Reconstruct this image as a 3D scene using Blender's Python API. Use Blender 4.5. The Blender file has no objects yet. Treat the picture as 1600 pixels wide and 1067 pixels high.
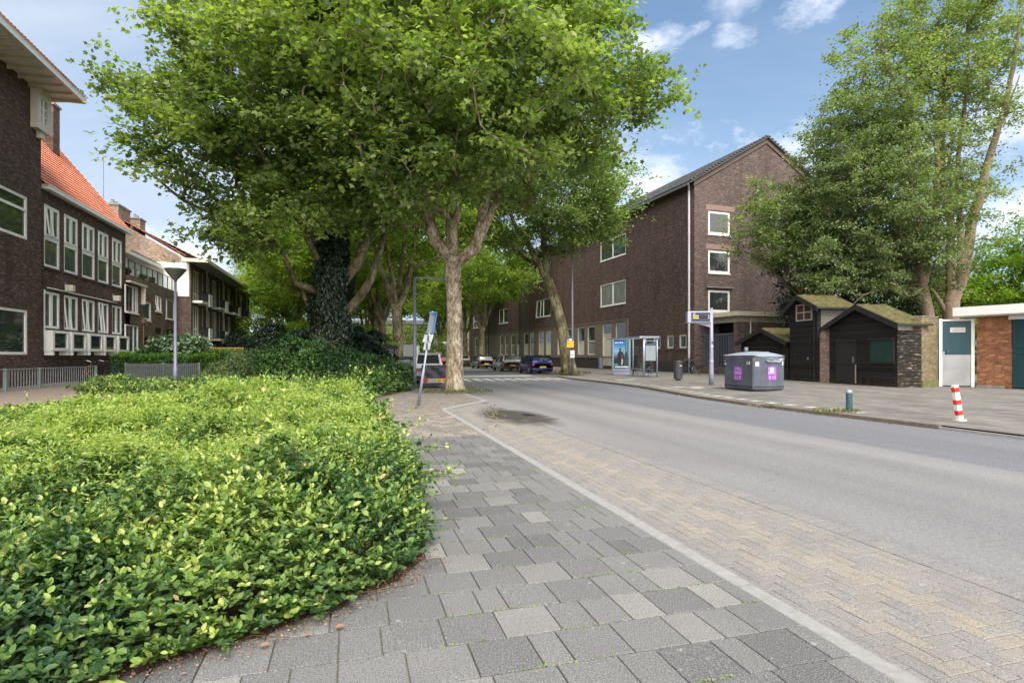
import bpy, math, random
import numpy as np
from mathutils import Vector, Matrix
PI = math.pi
R = math.radians
F = 880.0; HY = 555.0; CH = 1.4
scene = bpy.context.scene
COL = scene.collection
random.seed(7)
RS = np.random.RandomState(11)
CA, SA = math.cos(R(16)), math.sin(R(16))

def P(s, t, z=0.0):            # road coordinates: s along the road, t across it (to the right)
    return (-SA*s + CA*t, CA*s + SA*t, z)
def ST(x, y):
    return (-SA*x + CA*y, CA*x + SA*y)
def G(px, Z, z=0.0):           # a place at distance Z in the direction of column px
    return ((px-800)*Z/F, Z, z)

class Fr:                      # a building frame: x along its front, y to its back, z up
    def __init__(self, A, ang):
        self.A = A; self.a = ang; self.c, self.s = math.cos(ang), math.sin(ang)
    def u(self, px):
        dx = (px-800)/F; nx, ny = -self.s, self.c
        Y = (self.A[0]*nx + self.A[1]*ny)/(dx*nx + ny)
        return (dx*Y-self.A[0])*self.c + (Y-self.A[1])*self.s, Y
    def uz(self, px, py):
        u, Y = self.u(px)
        return u, CH + Y*(HY-py)/F

# ---------- object helpers
def tagset(o, label=None, cat=None, group=None, kind=None):
    if label: o['label'] = label
    if cat: o['category'] = cat
    if group: o['group'] = group
    if kind: o['kind'] = kind
    return o
def empty(name, loc=(0,0,0), rz=0.0, label=None, cat=None, group=None):
    o = bpy.data.objects.new(name, None); COL.objects.link(o)
    o.location = loc; o.rotation_euler = (0,0,rz); o.empty_display_size = .3
    return tagset(o, label, cat, group)
def frthing(name, fr, label, cat, group=None):
    return empty(name, (fr.A[0], fr.A[1], 0), fr.a, label, cat, group)

class MB:
    def __init__(self): self.v = []; self.f = []
    def add(self, vs, fs):
        n = len(self.v); self.v += [tuple(p) for p in vs]; self.f += [tuple(i+n for i in f) for f in fs]; return self
    def box(self, x0, x1, y0, y1, z0, z1):
        return self.add([(x0,y0,z0),(x1,y0,z0),(x1,y1,z0),(x0,y1,z0),(x0,y0,z1),(x1,y0,z1),(x1,y1,z1),(x0,y1,z1)],
            [(0,3,2,1),(4,5,6,7),(0,1,5,4),(1,2,6,5),(2,3,7,6),(3,0,4,7)])
    def quad(self, a, b, c, d): return self.add([a,b,c,d], [(0,1,2,3)])
    def poly(self, pts): return self.add(pts, [tuple(range(len(pts)))])
    def prism(self, pts, d):     # closed polygon pts pushed along vector d
        n = len(pts); q = [(p[0]+d[0],p[1]+d[1],p[2]+d[2]) for p in pts]
        return self.add(list(pts)+q, [tuple(range(n))[::-1], tuple(range(n,2*n))]+[(i,(i+1)%n,n+(i+1)%n,n+i) for i in range(n)])
    def tube(self, pts, rad, n=8, cap=True):
        pts = [Vector(p) for p in pts]; k = len(pts)
        if not hasattr(rad, '__len__'): rad = [rad]*k
        d = (pts[1]-pts[0]).normalized()
        up = Vector((0,0,1)) if abs(d.z) < .9 else Vector((1,0,0))
        a = d.cross(up).normalized(); vs = []
        for i in range(k):
            if i == 0: t = pts[1]-pts[0]
            elif i == k-1: t = pts[-1]-pts[-2]
            else: t = pts[i+1]-pts[i-1]
            t.normalize(); a = (a - t*a.dot(t)).normalized(); b = t.cross(a)
            for j in range(n):
                w = 2*PI*j/n; vs.append(pts[i] + (a*math.cos(w)+b*math.sin(w))*rad[i])
        fs = [(i*n+j, i*n+(j+1)%n, (i+1)*n+(j+1)%n, (i+1)*n+j) for i in range(k-1) for j in range(n)]
        if cap: fs += [tuple(range(n))[::-1], tuple(range((k-1)*n, k*n))]
        return self.add(vs, fs)
    def lathe(self, prof, n=20, c=(0,0,0), axis='z'):
        vs = []
        for r, h in prof:
            for j in range(n):
                w = 2*PI*j/n; x, y = r*math.cos(w), r*math.sin(w)
                vs.append((c[0]+x,c[1]+y,c[2]+h) if axis == 'z' else (c[0]+h, c[1]+x, c[2]+y))
        k = len(prof)
        fs = [(i*n+j, i*n+(j+1)%n, (i+1)*n+(j+1)%n, (i+1)*n+j) for i in range(k-1) for j in range(n)]
        fs += [tuple(range(n))[::-1], tuple(range((k-1)*n, k*n))]
        return self.add(vs, fs)
    def torus(self, R0, r, c, n=24, m=6, axis='x'):
        vs = []
        for i in range(n):
            w = 2*PI*i/n
            for j in range(m):
                q = 2*PI*j/m; rr = R0 + r*math.cos(q); h = r*math.sin(q)
                a, b = rr*math.cos(w), rr*math.sin(w)
                vs.append((c[0]+h,c[1]+a,c[2]+b) if axis == 'x' else (c[0]+a,c[1]+h,c[2]+b) if axis == 'y' else (c[0]+a,c[1]+b,c[2]+h))
        return self.add(vs, [(i*m+j, i*m+(j+1)%m, ((i+1)%n)*m+(j+1)%m, ((i+1)%n)*m+j) for i in range(n) for j in range(m)])
    def build(self, name, mat, parent=None, loc=None, rz=None, smooth=False, bevel=0, **tg):
        me = bpy.data.meshes.new(name); me.from_pydata(self.v, [], self.f); me.update()
        if smooth: me.polygons.foreach_set('use_smooth', [True]*len(me.polygons))
        o = bpy.data.objects.new(name, me); COL.objects.link(o)
        if mat: me.materials.append(mat)
        if parent: o.parent = parent
        if loc is not None: o.location = loc
        if rz is not None: o.rotation_euler = (0,0,rz)
        if bevel:
            b = o.modifiers.new('b','BEVEL'); b.width = bevel; b.segments = 2; b.limit_method = 'ANGLE'; b.angle_limit = R(40)
        tagset(o, tg.get('label'), tg.get('cat'), tg.get('group'), tg.get('kind'))
        return o

def npmesh(name, V, L, starts, totals, mat, attrs=None, parent=None, smooth=False):
    me = bpy.data.meshes.new(name)
    me.vertices.add(len(V)); me.vertices.foreach_set('co', np.ascontiguousarray(V, dtype=np.float32).ravel())
    me.loops.add(len(L)); me.loops.foreach_set('vertex_index', L.astype(np.int32))
    me.polygons.add(len(starts)); me.polygons.foreach_set('loop_start', starts.astype(np.int32))
    try: me.polygons.foreach_set('loop_total', totals.astype(np.int32))
    except Exception: pass
    me.update(calc_edges=True); me.validate()
    if attrs:
        for k, a in attrs.items():
            at = me.attributes.new(k, 'FLOAT', 'FACE'); at.data.foreach_set('value', a.astype(np.float32))
    me.polygons.foreach_set('use_smooth', np.full(len(starts), smooth, dtype=bool))
    me.materials.append(mat)
    o = bpy.data.objects.new(name, me); COL.objects.link(o)
    if parent: o.parent = parent
    return o

def nrm(a): return a/np.maximum(np.linalg.norm(a, axis=1, keepdims=True), 1e-9)
# leaf outlines (x along the leaf, y across, z lift)
T_OVATE = (np.array([(0,0,0),(.35,.30,.05),(.75,.24,.02),(1,0,-.06),(.75,-.24,.02),(.35,-.30,.05),(.5,0,-.05)]), [(0,6,2,1),(6,3,2),(0,5,4,6),(6,4,3)])
T_MAPLE = (np.array([(0,0,0),(-.02,.40,-.03),(.30,.30,.02),(.48,.62,-.06),(.62,.24,.02),(1.05,0,-.06),(.62,-.24,.02),(.48,-.62,-.06),(.30,-.30,.02),(-.02,-.40,-.03)]), [(0,2,1),(0,4,3,2),(0,6,5,4),(0,8,7,6),(0,9,8)])
T_DIAM = (np.array([(0,0,0),(.5,.34,.05),(1,0,-.05),(.5,-.34,.05)]), [(0,2,1),(0,3,2)])
T_NARROW = (np.array([(0,0,0),(.5,.14,.03),(1,0,-.03),(.5,-.14,.03)]), [(0,2,1),(0,3,2)])
def leaves(name, tpl, pos, axis, nor, size, tone, mat, parent=None):
    T, fs = tpl; N = len(pos); K = len(T)
    ax = nrm(axis); sd = nrm(np.cross(nor, ax)); nn = np.cross(ax, sd)
    V = pos[:,None,:] + size[:,None,None]*(T[None,:,0:1]*ax[:,None,:] + T[None,:,1:2]*sd[:,None,:] + T[None,:,2:3]*nn[:,None,:])
    lp = np.array([i for f in fs for i in f]); ln = np.array([len(f) for f in fs]); nf = len(fs)
    L = (lp[None,:] + (np.arange(N)*K)[:,None]).ravel()
    tot = np.tile(ln, N); st = np.concatenate([[0], np.cumsum(tot)[:-1]])
    return npmesh(name, V.reshape(-1,3), L, st, tot, mat, {'tone': np.repeat(tone, nf)}, parent)

# ---------- materials
def newmat(name):
    m = bpy.data.materials.new(name); m.use_nodes = True; nt = m.node_tree; nt.nodes.clear()
    out = nt.nodes.new('ShaderNodeOutputMaterial')
    return m, nt, out
class NT:
    def __init__(self, nt): self.nt = nt
    def n(self, typ, ins=None, **props):
        nd = self.nt.nodes.new('ShaderNode'+typ)
        for k, v in props.items(): setattr(nd, k, v)
        if ins:
            for k, v in ins.items():
                s = nd.inputs[k]
                if isinstance(v, bpy.types.NodeSocket): self.nt.links.new(v, s)
                elif isinstance(v, (tuple, list)) and s.type == 'RGBA' and len(v) == 3: s.default_value = (*v, 1)
                else: s.default_value = v
        return nd
    def noise(self, vec, scale, detail=4, rough=.55):
        return self.n('TexNoise', {'Vector': vec, 'Scale': scale, 'Detail': detail, 'Roughness': rough}).outputs['Fac']
    def ramp(self, fac, stops, interp='LINEAR'):
        nd = self.n('ValToRGB', {'Fac': fac}); cr = nd.color_ramp; cr.interpolation = interp
        while len(cr.elements) < len(stops): cr.elements.new(.5)
        for e, (p, c) in zip(cr.elements, stops):
            e.position = p; e.color = (*c, 1) if len(c) == 3 else c
        return nd.outputs['Color']
    def fr(self, fac, a, b, lo=0.0, hi=1.0):
        return self.n('MapRange', {'Value': fac, 'From Min': a, 'From Max': b, 'To Min': lo, 'To Max': hi}).outputs['Result']
    def mix(self, fac, a, b, mode='MIX'):
        nd = self.n('Mix', data_type='RGBA', blend_type=mode)
        for k, v in ((0, fac), (6, a), (7, b)):
            s = nd.inputs[k]
            if isinstance(v, bpy.types.NodeSocket): self.nt.links.new(v, s)
            elif isinstance(v, (tuple, list)): s.default_value = (*v, 1) if len(v) == 3 else v
            else: s.default_value = v
        return nd.outputs[2]
    def math(self, op, a, b=0.0):
        return self.n('Math', {0: a, 1: b}, operation=op).outputs[0]
    def sep(self, v):
        nd = self.n('SeparateXYZ', {0: v}); return nd.outputs
    def comb(self, x, y, z=0.0): return self.n('CombineXYZ', {0: x, 1: y, 2: z}).outputs[0]
    def obj(self): return self.n('TexCoord').outputs['Object']
    def pos(self): return self.n('NewGeometry').outputs['Position']
    def mapped(self, v, scale=(1,1,1), rot=(0,0,0), loc=(0,0,0)):
        return self.n('Mapping', {'Vector': v, 'Scale': scale, 'Rotation': rot, 'Location': loc}).outputs[0]
    def bump(self, h, strength=.3, dist=.01):
        return self.n('Bump', {'Height': h, 'Strength': strength, 'Distance': dist}).outputs[0]
    def bsdf(self, out, col, rough=.7, metal=0, spec=.5, normal=None, **kw):
        ins = {'Base Color': col, 'Roughness': rough, 'Metallic': metal, 'Specular IOR Level': spec}
        if normal is not None: ins['Normal'] = normal
        ins.update({k.replace('_', ' '): v for k, v in kw.items()})
        b = self.n('BsdfPrincipled', ins); self.nt.links.new(b.outputs[0], out.inputs[0]); return b

_mc = {}
def plain(name, col, rough=.6, metal=0, spec=.5, var=.12, scale=3.0, bump=0.0, dirt=None, **kw):
    if name in _mc: return _mc[name]
    m, nt, out = newmat(name); q = NT(nt); o = q.obj()
    f = q.noise(o, scale, 5)
    a = tuple(c*(1-var) for c in col); b = tuple(min(1, c*(1+var)) for c in col)
    c = q.mix(q.fr(f, .3, .7), a, b)
    if dirt:
        g = q.noise(q.mapped(o, (1,1,.35)), scale*.6+.7, 6, .65)
        c = q.mix(q.fr(g, .48, .75, 0, dirt[1]), c, dirt[0])
    nb = q.bump(q.noise(o, scale*12, 3), bump, .01) if bump else None
    q.bsdf(out, c, rough, metal, spec, nb, **kw)
    _mc[name] = m; return m

def brick(name, c1, c2, mortar, bw=.22, rh=.065, ms=.010, stain=(.02,.015,.013), st=.5, rough=.85, big=None, msm=.1):
    m, nt, out = newmat(name); q = NT(nt); o = q.obj(); x, y, z = q.sep(o)
    v = q.comb(q.math('ADD', x, y), z)
    b = q.n('TexBrick', {'Vector': v, 'Color1': c1, 'Color2': c2, 'Mortar': mortar, 'Scale': 1.0, 'Mortar Size': ms, 'Mortar Smooth': msm,
        'Bias': 0.0, 'Brick Width': bw, 'Row Height': rh}, offset=.5)
    g = q.noise(o, .55, 6, .6)
    c = q.mix(q.fr(g, .42, .72, 0, st), b.outputs['Color'], stain)
    cell = q.comb(q.math('FLOOR', q.math('ADD', q.math('DIVIDE', q.math('ADD', x, y), bw), q.math('MULTIPLY', q.math('MODULO', q.math('FLOOR', q.math('DIVIDE', z, rh)), 2.0), .5))), q.math('FLOOR', q.math('DIVIDE', z, rh)), 0.0)
    wn = q.n('TexWhiteNoise', {'Vector': cell}, noise_dimensions='3D').outputs[0]
    c = q.mix(q.fr(wn, .72, 1.0, 0, .8), c, big or tuple(min(1, k*1.8) for k in c2)); c = q.mix(q.fr(wn, .28, 0, 0, .7), c, tuple(k*.45 for k in c1))
    g2 = q.noise(q.mapped(o, (1,1,2.2)), 5, 4, .7)
    c = q.mix(q.fr(g2, .42, .7, 0, .5), c, big or tuple(min(1, k*1.8) for k in c2))
    vs_ = q.noise(q.comb(q.math('MULTIPLY', q.math('ADD', x, y), 1.1), q.math('MULTIPLY', z, .10)), 1.0, 5, .65); c = q.mix(q.fr(vs_, .50, .72, 0, .45), c, tuple(k*.4 for k in c1)); c = q.mix(q.fr(vs_, .47, .30, 0, .30), c, tuple(min(1, k*1.5) for k in c2))
    bm = q.bump(q.math('SUBTRACT', q.noise(o, 40, 3), q.math('MULTIPLY', b.outputs['Fac'], 1.2)), .6, .012)
    q.bsdf(out, c, rough, 0, .3, bm); return m

def leafmat(name, stops, trans=.35, rough=.5, spec=.4, tr_tint=(1.1,1.25,.4)):
    m, nt, out = newmat(name); q = NT(nt)
    t = q.n('Attribute', attribute_name='tone').outputs['Fac']
    c = q.ramp(t, stops)
    p = q.n('BsdfPrincipled', {'Base Color': c, 'Roughness': rough, 'Specular IOR Level': spec})
    tl = q.n('BsdfTranslucent', {'Color': q.mix(1.0, c, tr_tint, 'MULTIPLY')})
    mx = q.n('MixShader', {0: trans, 1: p.outputs[0], 2: tl.outputs[0]})
    nt.links.new(mx.outputs[0], out.inputs[0]); return m
M = {}
M['white'] = plain('white_paint', (.80,.79,.76), .45, var=.04, dirt=((.42,.40,.36), .22))
M['cream'] = plain('cream_paint', (.62,.58,.48), .5, var=.06, dirt=((.3,.27,.2), .4))
M['stone'] = plain('stone_surround', (.16,.135,.10), .85, var=.2, scale=6, dirt=((.08,.07,.055), .5))
M['glassd'] = None
def glassmat(name, col=(.012,.016,.016), curt=None, rough=.04):
    m, nt, out = newmat(name); q = NT(nt); o = q.obj()
    c = col
    if curt:
        x, y, z = q.sep(o)
        f = q.noise(q.comb(q.math('MULTIPLY', x, 14), q.math('MULTIPLY', y, 14), q.math('MULTIPLY', z, .6)), 1.0, 2)
        c = q.mix(q.fr(f, .35, .65), col, curt)
    b = q.bsdf(out, c, rough, 0, .9, q.bump(q.noise(o, 1.3, 1), .03, .05)); return m
M['glass'] = glassmat('window_glass', (.03,.038,.036))
M['glass_l'] = glassmat('pale_window_glass', (.05,.06,.055), (.12,.14,.125), .05)
M['glass_curtain'] = glassmat('window_glass_with_curtain', (.10,.11,.10), (.3,.31,.28), .08)
M['glass_green'] = glassmat('window_glass_with_green_blind', (.03,.07,.06), (.08,.14,.12), .08)
M['glass_yellow'] = glassmat('window_glass_with_yellow_blind', (.35,.36,.12), (.5,.5,.25), .15)
M['brick_left'] = brick('dark_purple_brick', (.045,.026,.020), (.095,.056,.042), (.062,.05,.043), stain=(.025,.016,.013), st=.3, big=(.20,.13,.10))
M['brick_mid'] = brick('brown_brick', (.085,.055,.04), (.13,.088,.066), (.09,.075,.062), st=.4)
M['brick_chim'] = brick('light_brown_brick', (.20,.135,.10), (.28,.19,.145), (.26,.22,.19), st=.25)
M['brick_right'] = brick('red_brown_brick', (.062,.038,.032), (.105,.064,.053), (.088,.070,.063), ms=.008, stain=(.035,.024,.022), st=.45, big=(.20,.13,.105))
M['brick_right_side'] = brick('grey_brown_brick', (.080,.055,.049), (.125,.085,.075), (.125,.103,.095), ms=.008, stain=(.06,.045,.04), st=.35, big=(.22,.165,.15))
M['brick_orange'] = brick('orange_brick', (.25,.09,.045), (.34,.145,.075), (.13,.09,.06), bw=.22, rh=.075, ms=.013, stain=(.12,.06,.04), st=.75, big=(.46,.22,.11))
M['brick_yellow'] = brick('yellow_brick', (.17,.14,.08), (.24,.18,.105), (.12,.10,.07), bw=.22, rh=.075, ms=.013, stain=(.12,.13,.04), st=.6, big=(.30,.23,.13))
M['lintel'] = plain('pale_brick_lintel', (.27,.18,.155), .85, var=.25, scale=12)
M['slate'] = plain('grey_roof_tile', (.075,.072,.072), .55, var=.25, scale=6)
M['concrete'] = plain('concrete', (.24,.235,.22), .85, var=.2, scale=3, bump=.2, dirt=((.09,.09,.075), .6))
M['metal_grey'] = plain('grey_painted_metal', (.17,.18,.22), .45, .2, var=.1, dirt=((.09,.09,.09), .3))
M['fence_dark'] = plain('weathered_grey_slats', (.10,.115,.115), .7, 0, var=.25, scale=6)
M['metal_fence'] = plain('galvanised_metal', (.25,.28,.30), .5, .3, var=.15)
M['metal_lilac'] = plain('lilac_grey_metal', (.26,.255,.36), .4, .1, var=.06)
M['dark_metal'] = plain('dark_metal', (.03,.032,.036), .4, .4, var=.15)
M['black'] = plain('black_plastic', (.012,.012,.013), .5, var=.1)
M['rubber'] = plain('tyre_rubber', (.018,.018,.018), .8, var=.1)
M['rim'] = plain('alloy_rim', (.35,.36,.37), .3, .8, var=.05)
M['bin'] = plain('bin_dark_grey', (.045,.047,.055), .5, .1, var=.15)
M['container'] = plain('container_slate_blue', (.075,.085,.115), .5, .1, var=.22, scale=2.2, bump=.1, dirt=((.15,.16,.18), .35))
M['container_top'] = plain('container_top_grey', (.27,.31,.36), .4, .1, var=.12, scale=3)
M['purple'] = plain('purple_poster', (.20,.05,.30), .6, var=.3, scale=14)
M['purple_light'] = plain('pale_purple_print', (.5,.32,.62), .6, var=.1)
M['sticker'] = plain('white_sticker', (.6,.62,.62), .6, var=.15, scale=30)
M['teal'] = plain('teal_paint', (.007,.055,.072), .38, var=.12, scale=2)
M['teal_dark'] = plain('dark_teal_paint', (.008,.045,.052), .4, var=.12)
M['steel'] = plain('brushed_steel_plate', (.36,.36,.37), .35, .6, var=.12, scale=2, dirt=((.25,.25,.24),.5))
M['red'] = plain('red_paint', (.72,.02,.015), .4, var=.05)
M['bollard_green'] = plain('flaking_green_paint', (.025,.075,.085), .6, var=.5, scale=25)
M['cap'] = plain('grey_cap', (.3,.32,.34), .6)
M['orange'] = plain('orange_paint', (.8,.25,.01), .5)
M['orange_sign'] = plain('orange_sign_face', (.85,.42,.01), .5, var=.05)
M['blue'] = plain('blue_sign_edge', (.05,.16,.42), .5)
M['signback'] = plain('sign_back_grey', (.25,.28,.33), .4, .4, var=.08)
M['amber'] = None
def emit(name, col, s):
    m, nt, out = newmat(name); q = NT(nt)
    q.bsdf(out, tuple(c*.5 for c in col), .5, Emission_Color=(*col,1), Emission_Strength=s); return m
M['amber'] = emit('amber_led', (1,.55,.03), .9)
M['ledwhite'] = emit('pale_led', (.8,.85,.7), .7)
M['screen'] = plain('display_glass', (.015,.03,.065), .15, var=.1)
M['car_blue'] = plain('dark_blue_car_paint', (.008,.02,.12), .22, .3, .6, var=.05, Coat_Weight=.6)
M['car_silver'] = plain('silver_car_paint', (.28,.30,.31), .25, .6, .6, var=.05, Coat_Weight=.5)
M['car_black'] = plain('black_car_paint', (.012,.012,.014), .2, .1, .6, var=.05, Coat_Weight=.6)
M['car_white'] = plain('white_car_paint', (.66,.67,.68), .3, 0, .5, var=.03, Coat_Weight=.5)
M['car_red'] = plain('red_car_paint', (.35,.02,.02), .3, .1, .5, var=.03, Coat_Weight=.5)
M['car_green'] = plain('grey_green_car_paint', (.09,.13,.13), .3, .3, .5, var=.03, Coat_Weight=.5)
M['taillight'] = plain('red_tail_light', (.45,.01,.01), .2, var=.05)
M['plate'] = plain('yellow_number_plate', (.75,.48,.01), .5, var=.05)
M['tarp'] = plain('dark_tarpaulin', (.035,.036,.045), .55, var=.3, scale=3, bump=.5)
M['soil'] = plain('reddish_soil', (.12,.062,.035), .95, var=.7, scale=60, bump=1.0, dirt=((.04,.022,.014), .8))
M['deadleaf'] = plain('dead_leaf', (.24,.13,.07), .8, var=.3, scale=20)
M['poster'] = None
M['kerb'] = plain('kerb_concrete', (.27,.265,.255), .85, var=.14, scale=14, bump=.5, dirt=((.22,.21,.18), .45))
M['kerb_brown'] = plain('kerb_brown_concrete', (.15,.12,.10), .85, var=.2, scale=8, dirt=((.06,.055,.045), .6))
M['joint'] = plain('joint_sand', (.15,.13,.095), .95, var=.35, scale=9, dirt=((.16,.19,.05), .65))
M['joint2'] = plain('dark_joint', (.10,.085,.075), .95, var=.3, scale=20, dirt=((.12,.13,.06), .4))
M['roadwhite'] = plain('road_marking_white', (.55,.55,.54), .8, var=.1, scale=8, dirt=((.2,.2,.2), .6))
M['wood_dark'] = None
def boards(name, c1, c2, bh=.15, wear=None, ws=.62, wa=.9):
    m, nt, out = newmat(name); q = NT(nt); o = q.obj(); x, y, z = q.sep(o)
    fz = q.math('FRACT', q.math('DIVIDE', z, bh))
    gap = q.fr(fz, .0, .12, 1, 0)
    idn = q.n('TexWhiteNoise', {'W': q.math('FLOOR', q.math('DIVIDE', z, bh))}, noise_dimensions='1D').outputs[0]
    g = q.noise(q.comb(q.math('MULTIPLY', x, .7), q.math('MULTIPLY', y, .7), q.math('MULTIPLY', z, 14)), 2.2, 5, .6)
    c = q.mix(q.math('ADD', q.math('MULTIPLY', idn, .5), q.math('MULTIPLY', g, .5)), c1, c2)
    if wear:
        w = q.noise(q.comb(q.math('MULTIPLY', x, 1.0), q.math('MULTIPLY', y, 1.0), q.math('MULTIPLY', z, 5)), 3.0, 5, .7)
        c = q.mix(q.fr(w, ws, ws+.1, 0, wa), c, wear)
    low = q.fr(z, 0, .5, .4, 0); gn = q.noise(q.comb(q.math('MULTIPLY', x, 6), q.math('MULTIPLY', y, 6), z), 1.5, 4)
    c = q.mix(q.math('MULTIPLY', low, q.fr(gn, .4, .7)), c, (.12,.11,.05))
    c = q.mix(gap, c, (.003,.003,.003))
    q.bsdf(out, c, .7, 0, .15, q.bump(q.math('SUBTRACT', g, q.math('MULTIPLY', gap, 2)), .5, .01)); return m
M['wood_dark'] = boards('black_stained_boards', (.008,.007,.008), (.031,.027,.029), .16)
M['wood_grey'] = boards('grey_weathered_boards', (.12,.11,.10), (.2,.19,.17))
M['wood_worn'] = boards('peeling_black_boards', (.016,.014,.013), (.04,.035,.03), .115, (.42,.37,.27), .56)
M['wood_trim'] = plain('black_wood_trim', (.018,.016,.018), .55, var=.3, scale=8)
M['wood_pale'] = plain('pale_window_bars', (.33,.28,.25), .6)
M['moss'] = plain('mossy_roofing', (.085,.075,.018), .95, var=.6, scale=5, bump=1.0, dirt=((.028,.024,.018), 1.0))
M['timber'] = plain('orange_timber', (.34,.15,.06), .7)

def roadmat():
    m, nt, out = newmat('asphalt'); q = NT(nt); o = q.pos()
    v = q.mapped(o, rot=(0,0,-R(16))); x, y, z = q.sep(v)   # x = t across, y = s along
    # rotate world into road frame
    lng = q.noise(q.comb(q.math('MULTIPLY', x, 1.1), q.math('MULTIPLY', y, .045)), 1.0, 3, .5)
    c = q.ramp(lng, [(.3,(.142,.139,.145)), (.5,(.176,.172,.177)), (.7,(.205,.201,.204))])
    def band(c0, w, amt, c, col):
        d = q.math('ABSOLUTE', q.math('SUBTRACT', q.math('ADD', x, q.math('MULTIPLY', q.noise(q.comb(0.0, q.math('MULTIPLY', y, .12)), 1.0, 2), .5)), c0+.25))
        return q.mix(q.fr(d, 0, w, amt, 0), c, col)
    c = band(5.2, .7, .55, c, (.10,.096,.105)); c = band(6.9, .6, .4, c, (.11,.105,.112))
    edge = q.math('ADD', x, q.math('MULTIPLY', q.noise(q.comb(x, q.math('MULTIPLY', y, .25)), .8, 3), .5))
    blue = q.fr(edge, 8.35, 8.55)
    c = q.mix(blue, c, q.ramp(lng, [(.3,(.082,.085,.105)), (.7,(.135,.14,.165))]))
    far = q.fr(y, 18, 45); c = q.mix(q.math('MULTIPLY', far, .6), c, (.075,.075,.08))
    grit = q.noise(o, 110, 4, .8); c = q.mix(q.fr(grit, .45, .72, 0, .7), c, (.40,.39,.38))
    g2 = q.noise(o, 45, 4, .8); c = q.mix(q.fr(g2, .5, .72, 0, .6), c, (.06,.06,.065))
    ck = q.n('TexVoronoi', {'Vector': q.mapped(v, (.55,.28,1)), 'Scale': 1.0, 'Randomness': 1.0}, feature='DISTANCE_TO_EDGE').outputs[0]
    ck = q.math('ADD', ck, q.math('MULTIPLY', q.math('SUBTRACT', q.noise(o, 3.5, 5, .7), .5), .10)); ck = q.math('ABSOLUTE', ck)
    ckm = q.math('MULTIPLY', q.fr(ck, .0, .004, .55, 0), q.fr(q.noise(o, .35, 2), .5, .6)); c = q.mix(ckm, c, (.05,.048,.047))
    pn = q.noise(q.comb(q.math('MULTIPLY', x, .9), q.math('MULTIPLY', y, .35)), .55, 4, .6); c = q.mix(q.fr(pn, .5, .68, 0, .35), c, (.13,.125,.125))
    ed = q.math('ADD', x, q.math('MULTIPLY', q.noise(o, 5, 4, .7), .10)); c = q.mix(q.fr(ed, 4.06, 4.17, .85, 0), c, (.055,.045,.035))
    g4 = q.noise(o, 24, 5, .8); c = q.mix(q.fr(g4, .5, .66, 0, .3), c, (.32,.31,.30)); c = q.mix(q.fr(g4, .48, .36, 0, .3), c, (.08,.078,.08))
    # damp oily stain near the bay corner
    dx = q.math('SUBTRACT', x, 4.0); dy = q.math('SUBTRACT', y, 13.0)
    rr = q.math('ADD', q.math('MULTIPLY', q.math('MULTIPLY', dx, dx), 1.8), q.math('MULTIPLY', q.math('MULTIPLY', dy, dy), .22))
    rr = q.math('ADD', rr, q.math('MULTIPLY', q.noise(o, 2.5, 4), 1.2))
    c = q.mix(q.fr(rr, .95, 1.6, .85, 0), c, (.035,.032,.030))
    q.bsdf(out, c, .82, 0, .3, q.bump(grit, .5, .004)); return m
M['road'] = roadmat()

def tilemat(name, stops, grit_c=(.42,.42,.42), stain=False, gs=150, scol=(.03,.026,.02), wear=.35):
    m, nt, out = newmat(name); q = NT(nt); o = q.pos()
    t = q.n('Attribute', attribute_name='tone').outputs['Fac']
    c = q.ramp(t, stops)
    grit = q.noise(o, gs, 2, .8); c = q.mix(q.fr(grit, .52, .62, 0, .55), c, grit_c)
    g3 = q.noise(o, gs*.7, 2, .8); c = q.mix(q.fr(g3, .53, .62, 0, .6), c, (.035,.035,.037))
    sp = q.noise(o, 14, 4, .6); c = q.mix(q.fr(sp, .66, .70, 0, .5), c, (.36,.36,.35))
    g2 = q.noise(o, 1.7, 6, .65); c = q.mix(q.fr(g2, .45, .8, 0, wear), c, (.11,.105,.10))
    if stain:
        v = q.mapped(o, rot=(0,0,-R(16))); x, y, z = q.sep(v)
        dx = q.math('SUBTRACT', x, 3.75); dy = q.math('SUBTRACT', y, 13.0)
        rr = q.math('ADD', q.math('MULTIPLY', q.math('MULTIPLY', dx, dx), 1.3), q.math('MULTIPLY', q.math('MULTIPLY', dy, dy), .22))
        rr = q.math('ADD', rr, q.math('MULTIPLY', q.noise(o, 2.5, 5), 1.6))
        c = q.mix(q.fr(rr, 1.0, 1.9, .88, 0), c, scol)
    q.bsdf(out, c, .85, 0, .3, q.bump(grit, .25, .002)); return m
M['slab'] = tilemat('grey_paving_slab', [(0,(.078,.077,.078)), (.35,(.118,.116,.116)), (.7,(.155,.151,.147)), (1,(.265,.252,.228))])
M['slab_beige'] = tilemat('beige_paving_brick', [(0,(.16,.135,.115)), (.6,(.23,.20,.175)), (1,(.29,.255,.225))], (.4,.37,.33))
M['bay'] = tilemat('parking_bay_paver', [(0,(.180,.173,.172)), (.4,(.212,.202,.197)), (.62,(.250,.222,.192)), (1,(.305,.262,.205))], (.42,.38,.34), True)
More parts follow.
